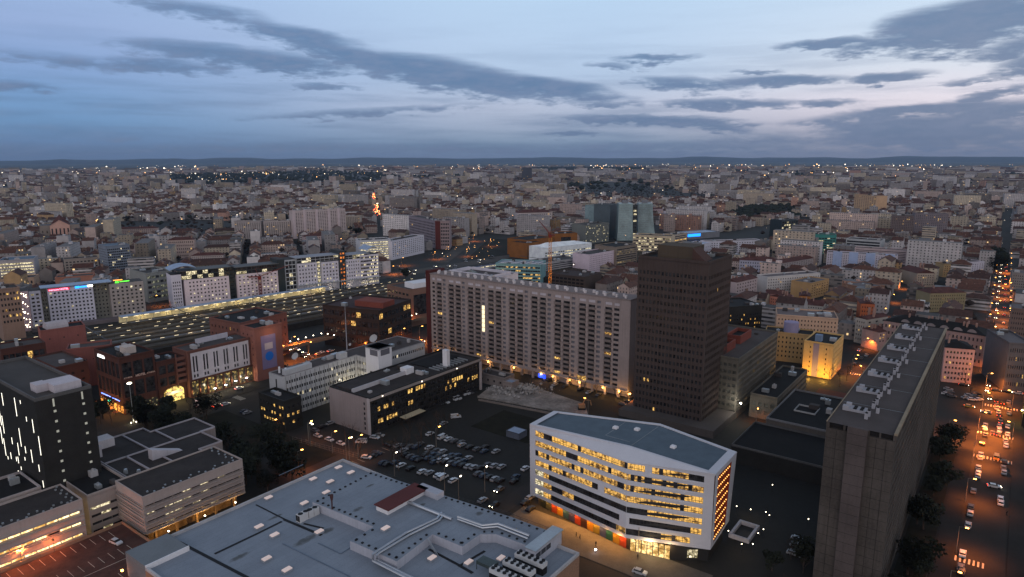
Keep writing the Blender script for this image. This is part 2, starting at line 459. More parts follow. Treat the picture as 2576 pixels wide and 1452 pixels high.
# ================================================================ generic building
def spec(L, z, sp):
    if not sp: return (), ()
    nc, fx, nr, fz, zlo, zhi = sp[:6]
    m0 = sp[6] if len(sp) > 6 else .6
    m1 = sp[7] if len(sp) > 7 else m0
    return cols(L, nc, fx, m0, m1), rows(zlo, z - zhi, nr, fz)
def bld(name, label, A, B, depth, z, wm, front=None, side=None, left=None, roof=None, par=.8, z0=0.0, lit=.06, lm=None, gm=None,
        pick=None, clutter=4, cat='office building', group=None, Cc=None, kind='flat', lid=None, limit=100, rcol=None, sd=.3, th=None, pad=4):
    A = Vector((A[0], A[1], 0)); B = Vector((B[0], B[1], 0)); e = (B - A).normalized(); L = (B - A).length
    nin = Z.cross(e)
    Dd = A + nin * depth; Cc = B + nin * depth
    t = th or thing(name, label, cat, (A + Cc) / 2 + Z * z0, group)
    poly = [A, B, Cc, Dd]; keep(poly, pad)
    mb = MB(); rec = []
    for (p, q, sp) in ((A, B, front), (B, Cc, side), (Cc, Dd, None), (Dd, A, left)):
        xs, zs = spec((q - p).length, z, sp)
        rec += wall(mb, p, q, z0, z, xs, zs, sd)
    mb.build('wall', wm, t)
    rm = roof or flatroof
    r = MB()
    if kind == 'flat':
        r.face([p + Z * (z - .02) for p in poly]); ro = r.build('roof', rm, t)
        if par:
            m2 = MB(); parapet(m2, poly, z - .3, par + .3, .35); m2.build('parapet', lid or wm, ro)
        roofclutter(t, A, e, nin, L, depth, z, clutter)
    else:
        gable_roof(r, poly, z, kind, .35); r.build('roof', rm, t)
        for _ in range(clutter):
            c = MB(); k = R.uniform(.1, .9); c.cube(A.lerp(B, k) + nin * depth * R.uniform(.35, .65) + Z * z, .8, 1.6, depth * .22 + 1.2, e); c.build('chimney', wallm((150, 120, 110)), t)
    if rec: panes(t, rec, lit, lm, gm, pick=pick, limit=limit)
    return t, A, B, e, nin, L
def gable_roof(mb, poly, z, kind='hip', ov=.4, pitch=.42, col=None, m=0, wallcol=None, wm_=0):
    A, B, Cc, D = [Vector((p[0], p[1], 0)) for p in poly]
    if (B - A).length < (D - A).length: A, B, Cc, D = B, Cc, D, A
    L = (B - A).length; Wd = (D - A).length; e = (B - A) / L; n = (D - A) / Wd
    h = Wd / 2 * pitch; ins = Wd / 2 if kind == 'hip' else -ov * .0
    a, b, c, d = A - e * ov - n * ov, B + e * ov - n * ov, Cc + e * ov + n * ov, D - e * ov + n * ov
    r0 = (A + D) / 2 + e * ins + Z * (z + h); r1 = (B + Cc) / 2 - e * ins + Z * (z + h)
    zz = Z * (z - ov * pitch * .6)
    mb.face([a + zz, b + zz, r1, r0], m, None, col); mb.face([c + zz, d + zz, r0, r1], m, None, col)
    if kind == 'hip':
        mb.face([b + zz, c + zz, r1], m, None, col); mb.face([d + zz, a + zz, r0], m, None, col)
    else:
        mb.face([A + Z * z, r0, D + Z * z], wm_, None, wallcol or col); mb.face([B + Z * z, Cc + Z * z, r1], wm_, None, wallcol or col)
def blk(name, label, l, r, yb, depth, wm, front=None, side=None, z=None, **k):
    """front top edge given in photo pixels, height found from the base pixel at its left end"""
    z = z if z is not None else hgt(l[1], yb)
    return bld(name, label, at(l[0], l[1], z), at(r[0], r[1], z), depth, z, wm, front, side, **k)

# ================================================================ ground
g = MB()
for (a, b) in ((-400, 60), (60, 6000)): pass
g.face([(-70000, -3000, 0), (70000, -3000, 0), (70000, 75000, 0), (-70000, 75000, 0)])
gm_ = bpy.data.materials.new('city_ground'); gm_.use_nodes = True; n = NT(gm_.node_tree)
b = n.n('ShaderNodeBsdfPrincipled'); n.put(n.n('ShaderNodeOutputMaterial').inputs[0], b.outputs[0])
pos = n.n('ShaderNodeNewGeometry').outputs['Position']
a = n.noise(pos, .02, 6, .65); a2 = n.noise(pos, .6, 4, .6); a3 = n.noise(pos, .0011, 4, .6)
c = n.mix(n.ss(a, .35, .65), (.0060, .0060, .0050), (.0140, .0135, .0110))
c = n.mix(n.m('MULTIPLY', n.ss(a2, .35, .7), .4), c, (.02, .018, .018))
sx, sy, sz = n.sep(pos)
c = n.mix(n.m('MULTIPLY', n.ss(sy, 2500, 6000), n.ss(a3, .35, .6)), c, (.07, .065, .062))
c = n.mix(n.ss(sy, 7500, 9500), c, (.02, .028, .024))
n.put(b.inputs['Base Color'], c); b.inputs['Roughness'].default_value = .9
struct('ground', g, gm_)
def strip(name, pts, w, z, m, kind='structure'):
    mb = MB(); P = [Vector((p[0], p[1], 0)) for p in pts]
    for i in range(len(P) - 1):
        e = (P[i + 1] - P[i]).normalized(); n_ = Z.cross(e) * w / 2
        mb.face([P[i] - n_ + Z * z, P[i + 1] - n_ + Z * z, P[i + 1] + n_ + Z * z, P[i] + n_ + Z * z])
    o = mb.build(name, m); o['kind'] = kind; return o
road_m = mat('street_asphalt', (.032, .029, .027), .85, var=.25, scale=.08)
pave_m = mat('pavement', (.026, .024, .023), .9, var=.25, scale=.1)
lawn_m = mat('winter_lawn', (.012, .012, .007), .95, var=.5, scale=.2)
gravel_m = mat('pale_gravel', (.26, .235, .22), .95, var=.5, scale=.08, fine=.8)
def slab(name, poly, z, h, m, kind='structure'):
    mb = MB(); mb.prism([(p[0], p[1]) for p in poly], z - h, z); o = mb.build(name, m); o['kind'] = kind; return o
def quv(u0, u1, v0, v1): return [W(u0, v0), W(u0, v1), W(u1, v1), W(u1, v0)]
# avenue on the right (runs up the photo), its pavements and crossings
strip('avenue_road', [W(120, 4), W(2600, -30)], 12, .004, road_m)
slab('pavement', quv(150, 395, -9.5, -4.2), .13, .13, pave_m)
slab('pavement', quv(150, 366, 8.8, 13), .13, .13, pave_m)
strip('cross_street', [W(338, -60), W(345, 60)], 13, .008, road_m)
strip('cross_street', [W(404, -60), W(404, 60)], 12, .008, road_m)
strip('side_street', [W(404, -62), W(1000, -92)], 9, .012, road_m)
# street between shopping centre and office, car park street
strip('shop_street', [W(158.5, -190), W(158.5, -20)], 9, .004, road_m)
strip('car_park_lane', [W(146, -134), W(262, -134)], 7, .008, road_m)
slab('office_forecourt', quv(163.5, 178, -128, -60), .13, .13, mat('pale_paving', (.10, .09, .08), .85, var=.2, scale=.3))
# street in front of the hotels on the left
strip('station_street', [W(100, -312), W(330, -303)], 17, .004, road_m)
strip('left_street', [W(146, -420), W(146, -190)], 12, .008, road_m)
slab('hotel_forecourt', quv(152, 262, -326, -313.5), .13, .13, pave_m)
slab('station_square', quv(228, 262, -345, -318), .02, .02, road_m)
def zebra(u, v, n, along, w=.5, L=3.2, name='zebra_crossing'):
    mb = MB()
    for i in range(n):
        k = (i - n / 2) * 1.15
        c_ = W(u, v + k) if along == 'v' else W(u + k, v)
        ex, ey = (U, V) if along == 'v' else (V, U)
        mb.face([c_ + Z * .02 - ex * L / 2 - ey * w / 2, c_ + Z * .02 + ex * L / 2 - ey * w / 2, c_ + Z * .02 + ex * L / 2 + ey * w / 2, c_ + Z * .02 - ex * L / 2 + ey * w / 2])
    o = mb.build(name, paint); o['kind'] = 'structure'
zebra(231, -1, 9, 'v'); zebra(322, 3, 12, 'v'); zebra(352, 3, 12, 'v'); zebra(395, 4, 12, 'v'); zebra(470, 4, 12, 'v')
zebra(180, -312, 12, 'v'); zebra(410, -62, 8, 'v'); zebra(345, -8, 9, 'u')
# parking bays painted on the ground
mb = MB()
for (u0, u1, v, n_) in ((152, 190, -205, 14),):
    for i in range(n_):
        p = W(u0 + i * 2.7, v, .016); mb.face([p, p + V * 4.6, p + V * 4.6 + U * .12, p + U * .12])
o = mb.build('parking_bay_lines', paint); o['kind'] = 'structure'
slab('lawn', quv(222, 247, -190, -148), .06, .06, lawn_m)
slab('lawn', quv(147, 166, -300, -215), .06, .06, lawn_m)
slab('lawn', quv(150, 320, -18, -10), .06, .06, lawn_m)
slab('rubble_ground', [at(1200, 1000), at(1480, 1052), at(1470, 1018), at(1300, 962), at(1240, 968)], .5, .5, gravel_m)
# sports court behind the school
slab('sports_court', [at(2005, 1038), at(2092, 1055), at(2145, 995), at(2060, 978)], .05, .05, mat('red_sports_court', (.075, .022, .022), .9, var=.2))
# distant hills on the horizon
hm = mat('far_hills', (.02, .03, .032), .95, var=.3, scale=.0004, fine=.002)
mb = MB(); ring = []
from mathutils import noise as NZ
NS = 260
for i in range(NS + 1):
    a_ = rad(-50 + 100 * i / NS)
    hh = 150 + 110 * NZ.fractal(Vector((i * .045, 3.1, 0)), 1, 2, 5) + 60 * math.exp(-((i - 235) / 40) ** 2) + 45 * math.exp(-((i - 130) / 50) ** 2)
    ring.append((a_, max(70, hh)))
prev = None
for j, (d_, k_) in enumerate(((23000, 0), (25500, .7), (28000, 1.0), (31000, .9), (35500, -.1))):
    row_ = []
    for i, (a_, hh) in enumerate(ring):
        wob = 1 + .25 * NZ.noise(Vector((i * .12, j * 1.7, 1)))
        row_.append((math.sin(a_) * d_, math.cos(a_) * d_, max(-5, hh * k_ * wob * .85)))
    if prev:
        for i in range(NS): mb.face([prev[i], prev[i + 1], row_[i + 1], row_[i]])
    prev = row_
o = mb.build('hills', hm, smooth=True); o['kind'] = 'structure'

# ================================================================ white wedge office with lit rooms
def lit_office_building():
    t = thing('office_building', 'white faceted office block with ribbons of yellow lit windows and a blue-grey flat roof', 'office building', W(188, -94))
    keep(quv(172, 206, -128, -60), 3)
    q3 = lambda u, v, z: W(u, v, z)
    FLt, FLb = q3(178.4, -126, 29.7), q3(178.6, -126, 5)
    Mt, Mb_ = q3(176.7, -88.0, 28.4), q3(173.3, -86.3, 5)
    FRt, FRb = q3(179.7, -61.8, 29.9), q3(182.6, -62.8, 5)
    R0, RM, R1 = q3(178.2, -126, 31), q3(181.6, -90.4, 31), q3(179.5, -61.4, 31)
    BL, BM, BR = q3(193.4, -126.1, 31), q3(205, -90.2, 31), q3(198, -61.6, 31)
    wm = mat('white_office_render', (.56, .57, .63), .6, var=.05, streak=.08)
    w = MB()
    w.face([FLt, Mt, RM, R0]); w.face([Mt, FRt, R1, RM])
    def plane(q, s, tt, d=0):
        a = q[0].lerp(q[1], s); b_ = q[3].lerp(q[2], s); nn = (q[1] - q[0]).cross(q[3] - q[0]).normalized()
        return a.lerp(b_, tt) - nn * d
    LQ = (FLb, Mb_, Mt, FLt); RQ = (Mb_, FRb, FRt, Mt)
    X = lambda side, s: 170 + s * 980 if side == 0 else 1150 + s * 895
    solid = {0: [(1335, 1430)], 3: [(885, 955)], 5: [(1090, 1180)], 6: [(1828, 2100)]}
    dark = {0: [(315, 405), (1810, 1950)], 1: [(560, 670), (1330, 1425)], 3: [(815, 885)], 4: [(400, 1370)],
            5: [(395, 520), (640, 1830)], 6: [(395, 1055), (1170, 1545)]}
    inr = lambda rs, x: any(a <= x <= b_ for a, b_ in rs)
    recs = []
    pale_cells = []
    for side, q in ((0, LQ), (1, RQ)):
        cur = 0.0
        for rI in range(6, -1, -1):
            t0 = (6 - rI) / 7 + .045; t1 = t0 + .083
            w.face([plane(q, 0, cur), plane(q, 1, cur), plane(q, 1, t0), plane(q, 0, t0)])
            nC = 31 if side == 0 else 21
            lo, hi = (.058, 1.0) if side == 0 else (0.0, .89)
            runs = []; 
            for c_ in range(nC):
                s0 = lo + (hi - lo) * c_ / nC; s1 = lo + (hi - lo) * (c_ + 1) / nC
                x = X(side, (s0 + s1) / 2)
                if inr(solid.get(rI, []), x): continue
                if runs and abs(runs[-1][1] - s0) < 1e-6: runs[-1][1] = s1
                else: runs.append([s0, s1])
                g_ = (s1 - s0) * .055
                a, b_, c2, d2 = [plane(q, *k, .22) for k in ((s0 + g_, t0 + .003), (s1 - g_, t0 + .003), (s1 - g_, t1 - .003), (s0 + g_, t1 - .003))]
                m_ = glass if inr(dark.get(rI, []), x) else lit_office
                if rI >= 4 and x < 310: m_ = lit_pale
                elif m_ is lit_office and rI == 2 and R.random() < .2: m_ = glass
                elif m_ is lit_office and R.random() < .05: m_ = glass
                tm = t0 + (t1 - t0) * .28
                recs.append(([a, b_, c2, d2], m_, [plane(q, s0, tm, .16), plane(q, s1, tm, .16), plane(q, s1, tm + .006, .16), plane(q, s0, tm + .006, .16)]))
            c0 = 0.0
            for s0, s1 in runs:
                if s0 > c0 + 1e-5: w.face([plane(q, c0, t0), plane(q, s0, t0), plane(q, s0, t1), plane(q, c0, t1)])
                for (a, b_) in (((s0, t0), (s1, t0)), ((s1, t0), (s1, t1)), ((s1, t1), (s0, t1)), ((s0, t1), (s0, t0))):
                    w.face([plane(q, *a), plane(q, *b_), plane(q, *b_, .5), plane(q, *a, .5)])
                w.face([plane(q, s0, t0, .28), plane(q, s1, t0, .28), plane(q, s1, t1, .28), plane(q, s0, t1, .28)], 1)
                c0 = s1
            if c0 < 1 - 1e-5: w.face([plane(q, c0, t0), plane(q, 1, t0), plane(q, 1, t1), plane(q, c0, t1)])
            cur = t1
        w.face([plane(q, 0, cur), plane(q, 1, cur), plane(q, 1, 1), plane(q, 0, 1)])
    # right side: white frame round an orange louvred screen
    b0, b1 = FRb, q3(199.5, -63.2, 6.5)
    for (a, b_, zl, zh) in ((0, .13, 0, 1), (.76, 1, 0, 1), (.13, .76, .94, 1), (.13, .76, 0, .04)):
        p = lambda s, z_: FRb.lerp(b1, s).lerp(R1.lerp(BR, s), z_)
        w.face([p(a, zl), p(b_, zl), p(b_, zh), p(a, zh)])
    w.face([b1, q3(205, -90, 6.5), BM, BR]); w.face([q3(205, -90, 6.5), q3(193.4, -126, 5), BL, BM]); w.face([q3(193.4, -126, 5), FLb, R0, BL])
    w.face([FLb, q3(193.4, -126, 5), q3(205, -90, 6.5), b1, FRb, Mb_])
    w.build('wall', [wm, dkmetal], t)
    # panes
    rest = MB(); mats = [glass, lit_office, lit_pale]
    recs.sort(key=lambda r: (r[0][0] - Vector((0, 0, H))).length)
    for i, (qd, m_, bar) in enumerate(recs):
        if i < 100:
            k = MB(); k.face(qd); k.face([p for p in bar], 1); k.build('window', [m_, dkmetal], t)
        else:
            rest.face(qd, mats.index(m_)); rest.face(bar, 3)
    rest.build('window', mats + [dkmetal], t, stuff=True)
    # roof
    r = MB(); rp = [R0, RM, R1, BR, BM, BL]
    r.face([p - Z * .35 for p in rp])
    ro = r.build('roof', mat('blue_grey_membrane', (.095, .13, .165), .8, var=.12, scale=.3), t)
    p_ = MB(); parapet(p_, rp, 30.6, .45, .9); 
    for (a, b_, k) in ((R0, BL, 2.2), (R1, BR, 2.6)):
        dd = V if a is R0 else -V
        p_.face([a + Z * .06 + dd * .1, b_ + Z * .06 + dd * .1, b_ + dd * k + Z * .06, a + dd * k + Z * .06])
    p_.build('parapet', wm, ro)
    s_ = MB()
    for (a, b_) in (((183.6, -90.4), (203, -90.2)), ((186, -101), (200, -101)), ((186, -101), (186, -92))):
        s_.box(W(*a, 30.66), (W(*b_) - W(*a)), (W(*b_) - W(*a)).normalized().cross(Z) * .25, Z * .06)
    s_.build('roof_seam', mat('grey_seam', (.2, .23, .26), .7), ro)
    for (u, v) in ((193, -101), (196, -94.5), (190, -79)):
        s_ = MB(); s_.cube(W(u, v, 30.6), 1.6, 1.6, .7, U); s_.cube(W(u, v, 31.3), 1.2, 1.2, .15, U); s_.build('skylight', white, ro)
    # louvres and lamps
    sc_ = MB(); fr = MB()
    p = lambda s, z_, d=0: FRb.lerp(b1, s).lerp(R1.lerp(BR, s), z_) - V * d
    sc_.face([p(.13, .04, .9), p(.76, .04, .9), p(.76, .94, .9), p(.13, .94, .9)])
    for a in (.13, .76): sc_.face([p(a, .04), p(a, .04, .9), p(a, .94, .9), p(a, .94)])
    sc_.face([p(.13, .94), p(.13, .94, .9), p(.76, .94, .9), p(.76, .94)])
    sc_.build('orange_screen', mat('orange_panel', (.22, .035, .012), .6, var=.3, scale=1.0), t)
    for i in range(30):
        s = .14 + .61 * i / 29
        fr.box(p(s, .05, .35), U * .09, V * -.5, Z * 21.5)
    fr.build('louvres', mat('orange_louvre', (.20, .032, .012), .6, var=.2), t)
    for j in range(8):
        for i in range(8):
            l_ = MB(); l_.cube(p(.17 + .076 * i, .075 + .115 * j, .2), .26, .26, .26, U)
            l_.build('screen_lamp', mat('warm_small_lamp', (1, .6, .2), .5, var=0, emit=(1, .42, .1), es=2.6, sample=False), t)
    # ground floor
    gf = MB()
    A_, B_, C_, D_ = W(181.5, -124.5), W(175.2, -85.5), W(178.0, -73.5), W(184.5, -64)
    fl = [A_, B_, C_, D_, W(198, -64.5), W(203, -90), W(192, -124)]
    for i in range(len(fl)):
        a, b_ = fl[i], fl[(i + 1) % len(fl)]
        if i == 1: continue
        gf.face([a, b_, b_ + Z * 5.05, a + Z * 5.05])
    gf.build('ground_floor_wall', mat('black_cladding', (.02, .019, .018), .5, var=.2), t)
    PC = [(18, 34, 30), (86, 92, 74), (190, 70, 26), (226, 160, 20), (50, 96, 130), (66, 62, 120), (200, 66, 24), (58, 16, 20), (230, 160, 16), (170, 150, 60), (76, 90, 150), (12, 100, 96), (210, 160, 30), (206, 72, 22)]
    e = (B_ - A_); nn = e.normalized().cross(Z)
    for i, c_ in enumerate(PC):
        m_ = MB(); a = A_ + e * (.03 + .067 * i); b_ = A_ + e * (.03 + .067 * (i + 1) - .003)
        m_.box(a + nn * .05 + Z * .2, b_ - a, nn * .1, Z * 3.6)
        for s in (.25, .4): m_.box(a + nn * .16 + Z * (1.6 + s * 3), (b_ - a) * .5 + e * .0, nn * .02, Z * .12, 1)
        m_.build('coloured_panel', [mat('panel_%d' % i, tuple(q * .27 for q in srgb(*c_)), .5, var=.1), mat('panel_print_%d' % i, tuple(min(1, x * .8 + .03) for x in srgb(*c_)), .6, var=0)], t)
    lob = MB(); e2 = C_ - B_; n2 = e2.normalized().cross(Z)
    for i in range(7):
        a = B_ + e2 * (i / 7 + .01) + Z * .15; b_ = e2 * (1 / 7 - .02); lob.face([a, a + b_, a + b_ + Z * 4.5, a + Z * 4.5])
    lob.build('lobby_glass', lit_mat('lit_lobby', (.55, .28, .05), (1, .72, .3), 1.9, .7, .4, .6, .45), t)
    lf = MB()
    for i in range(8): lf.box(B_ + e2 * (i / 7) + n2 * .02, e2.normalized() * .12, n2 * .12, Z * 4.9)
    lf.box(B_ + n2 * .02 + Z * 3.1, e2, n2 * .1, Z * .1)
    lf.build('lobby_frame', dkmetal, t)
    e3 = (D_ - C_); n3 = e3.normalized().cross(Z); wd = MB()
    for i in range(4): wd.face([C_ + e3 * (.45 + .07 * i) + n3 * .04 + Z * .9, C_ + e3 * (.51 + .07 * i) + n3 * .04 + Z * .9, C_ + e3 * (.51 + .07 * i) + n3 * .04 + Z * 3.6, C_ + e3 * (.45 + .07 * i) + n3 * .04 + Z * 3.6])
    wd.build('ground_floor_window', lit_pale, t)
    # downlights under the overhang
    for i in range(8):
        a = A_.lerp(B_, (i + .5) / 8) + nn * 1.2
        lamp_light(t, a + Z * 4.4 + nn * 1.0, (1, .44, .10), 1500, .25, 'downlight')
    lamp_light(t, B_.lerp(C_, .5) + n2 * 1.5 + Z * 4.2, (1, .68, .32), 1100, .5, 'downlight')
    lamp_light(t, C_ + n2 * 1.5 + Z * 4.2, (1, .6, .25), 500, .5, 'downlight')
lit_office_building()

# ================================================================ brown tower
def tower():
    wm = wallm((74, 63, 60), .45)
    pick = lambda i, r: (lit_pale if 36 < r[0].z < 40 and R.random() < .0 else None)
    fr = (18, .62, 20, .5, 2.5, 4.5, .6)
    t, A, B, e, n_, L = bld('office_tower', 'tall brown concrete tower with rows of square dark windows', W(281.4, -138), W(281.4, -104.5), 28.6, 75.2, wm,
                            fr, (15, .62, 20, .5, 2.5, 4.5, .6), lit=.012, lm=lit_warm, clutter=3, par=1.2, roof=darkroof)
    m_ = MB(); m_.box(W(289, -132, 75), U * 13, V * 17, Z * 6); m_.build('plant_room', wallm((80, 70, 60)), t)
    m_ = MB()
    a, b_ = W(288, -114.8, 75), W(288, -108.5, 75)
    m_.face([a, b_, b_ + U * 9, a + U * 9]); m_.face([a, b_, a + Z * 5.6]); m_.face([a + U * 9, a + U * 9 + Z * 5.6, b_ + U * 9])
    m_.face([b_, b_ + U * 9, a + U * 9 + Z * 5.6, a + Z * 5.6]); m_.build('sloping_roof_light', wallm((80, 60, 56)), t)
    m_ = MB()
    for i in range(14): m_.tube([W(289 + i * .9, -131.8, 81), W(289 + i * .9, -131.8, 82.3)], .06, 4)
    m_.box(W(289, -131.9, 82.2), U * 12, V * .12, Z * .12); m_.build('railing', dkmetal, t)
    # joints between cladding panels
    m_ = MB()
    for i in range(19): m_.box(W(281.33, -138 + 33.5 * i / 18 - .06, .5), U * .07, V * .12, Z * 74)
    for i in range(16): m_.box(W(281.4 + 28.6 * i / 15, -104.5, .5), U * .12, V * .07, Z * 74)
    m_.build('cladding_joint', wallm((84, 74, 70)), t)
    mb_ = MB(); mb_.box(W(274, -142), U * 40, V * 46, Z * 3.4); mb_.build('podium', wallm((84, 78, 76)), t)
    keep(quv(272, 316, -144, -94), 2)
tower()

# ================================================================ long apartment slab with balconies
def apartment_slab():
    v0, v1, u0, z = -284.2, -148.5, 296.0, 51.0
    t = thing('apartment_block', 'long grey-pink apartment slab with columns of curved balconies', 'apartment block', W(302, -216))
    keep(quv(292, 312, -290, -146), 2)
    wm = wallm((154, 141, 139), .4); wl = MB()
    xs = []; kinds = []
    x = 1.6
    xs.append((x, x + 2.2)); kinds.append('w'); x = 5.4
    for p in range(8):
        for (a, b_, k) in ((0, 3.9, 'b'), (5.0, 7.2, 's'), (9.7, 13.6, 'b')):
            if x + b_ < 127: xs.append((x + a, x + b_)); kinds.append(k)
        x += 15.2
    xs.append((126.6, 129.6)); kinds.append('w')
    zs = [(5.0 + 2.62 * i + .78, 5.0 + 2.62 * i + 2.15) for i in range(17)]
    rec = wall(wl, W(u0, v0), W(u0, v1), 4.2, z, xs, zs, .55)
    wall(wl, W(u0, v1), W(u0 + 13, v1), 0, z); wall(wl, W(u0 + 13, v1), W(u0 + 13, v0), 0, z); wall(wl, W(u0 + 13, v0), W(u0, v0), 0, z)
    for i in range(18):                              # arcade piers
        wl.box(W(u0, v0 + 7.6 * i + .2), U * .9, V * 1.3, Z * 4.3)
    wl.face([W(u0 + 3.4, v0), W(u0 + 3.4, v1), W(u0 + 3.4, v1, 4.2), W(u0 + 3.4, v0, 4.2)])
    wl.face([W(u0, v0, 4.2), W(u0, v1, 4.2), W(u0 + 3.4, v1, 4.2), W(u0 + 3.4, v0, 4.2)])
    wl.box(W(u0 - .6, v0, 4.2), U * .6, V * 135.5, Z * .5)
    wl.build('wall', wm, t)
    n_ = len(xs); wins = []; lats = {}; whites = {}; balc = []
    for j in range(17):
        for i in range(n_):
            r = rec[j * n_ + i]
            if kinds[i] == 's':
                if j == 0: q = r[0]; lats.setdefault(i, MB()).face([q, q + r[1], q + r[1] + Z * (z - 1.5 - q.z), q + Z * (z - 1.5 - q.z)])
            elif j == 16: whites.setdefault(i, MB()).face([r[0] - U * .3, r[0] + r[1] - U * .3, r[0] + r[1] + Z * r[2] - U * .3, r[0] + Z * r[2] - U * .3])
            else:
                wins.append(r)
                if kinds[i] == 'b' and j > 0: balc.append(W(u0, v0 + xs[i][0], zs[j][0] - .62))
    for k in sorted(lats): lats[k].build('stair_lattice', mat('blue_grey_lattice', (.13, .13, .155), .7, var=.5, scale=1.5, fine=9), t)
    for k in sorted(whites): whites[k].build('loggia_screen', wallm((186, 180, 188)), t)
    panes(t, wins, .035, lit_warm)
    stairs = MB(); vv = v0 + 5.4 + 14 * 2 + 8.8 + 14
    for j in range(6, 12): stairs.box(W(u0 - .15, v0 + 5.4 + 30.4 + 5.1, zs[j][0] - .2), U * .1, V * 1.9, Z * 2.3)
    stairs.build('lit_stair_glazing', mat('stair_light', (1, .9, .6), .5, var=0, emit=(1, .84, .5), es=1.2, sample=False), t)
    bm_ = MB(); W_ = 4.3
    def bal(mb, o):
        pts = [(0, 0), (.9, .25), (1.25, W_ * .25), (1.3, W_ * .5), (1.25, W_ * .75), (.9, W_ - .25), (0, W_)]
        P_ = [o - U * a + V * (b_ - .2) for a, b_ in pts]
        mb.face([p for p in P_]); mb.face([p + Z * .12 for p in P_][::-1])
        for a, b_ in zip(P_, P_[1:]):
            mb.face([a, b_, b_ + Z * .85, a + Z * .85]); mb.face([b_, a, a + Z * .85, b_ + Z * .85][::1])
    bal(bm_, Vector((0, 0, 0))); bme = None
    cm = wallm((168, 154, 151), .35)
    balc.sort(key=lambda p: (p - Vector((0, 0, H))).length); rest = MB()
    for i, p in enumerate(balc):
        if i < 100:
            if bme is None:
                o = bm_.build('balcony', cm, t); bme = o.data
            else:
                o = bpy.data.objects.new('balcony', bme); C.objects.link(o); o.parent = t
            o.location = p - ORG[t.as_pointer()]
            bme_v = None
        else: bal(rest, p)
    # prototype mesh was shifted by the parent origin: undo
    o0 = ORG[t.as_pointer()]
    for v_ in bme.vertices: v_.co += o0
    rest.build('balcony', cm, t, stuff=True)
    r = MB(); r.box(W(u0 - .3, v0 - .1, z), U * 13.6, V * 135.9, Z * .7); ro = r.build('roof', wallm((132, 120, 118)), t)
    for i in range(46):
        m_ = MB(); v = v0 + 2.5 + i * 2.88 + R.uniform(-.6, .6); s = R.uniform(.9, 1.3)
        m_.cube(W(u0 + (2.2 if i % 2 else 5.2), v, z + .7), s, s, 1.5, U); m_.build('roof_vent', wallm((204, 198, 200)), ro)
    for i in range(8):
        m_ = MB(); m_.box(W(u0 + 6, v0 + 8 + i * 15.8, z + .7), U * 5, V * .5, Z * .4); m_.build('roof_kerb', wallm((170, 160, 156)), ro)
    m_ = MB(); m_.box(W(u0 - .4, v0 - 3.4, 0), U * 13.6, V * 3.4, Z * 53.2); m_.build('end_stair_block', wallm((78, 36, 34), .2), t)
    for (px, py) in ((1100, 884), (1151, 886), (1251, 903), (1284, 930), (1362, 942), (1392, 948), (1440, 955), (1465, 960), (1520, 975), (1562, 984), (1586, 992)):
        lp = at(px, py, 3.2); u, v = uv_of(lp)
        m_ = MB(); m_.cube(W(u0 - .5, v, 3.4), .5, .5, .5, U); m_.build('wall_lamp', orange_l, t)
        lamp_light(t, W(u0 - 1.4, v, 3.4), (1, .5, .12), 700, .3)
    m_ = MB(); sg = uv_of(at(1366, 944, 3)); m_.box(W(u0 - .9, sg[1] - 3, 1.4), U * .2, V * 5, Z * 2.2); m_.build('shop_sign', mat('blue_shop_sign', (.02, .05, .5), .4, var=0, emit=(.02, .08, 1), es=1.3, sample=False), t)
    m_ = MB(); sg = uv_of(at(1468, 945, 7)); m_.box(W(u0 - .12, sg[1] - 3, 5.2), U * .1, V * 5.4, Z * 2.3); m_.build('lit_shop_window', lit_warm, t)
apartment_slab()

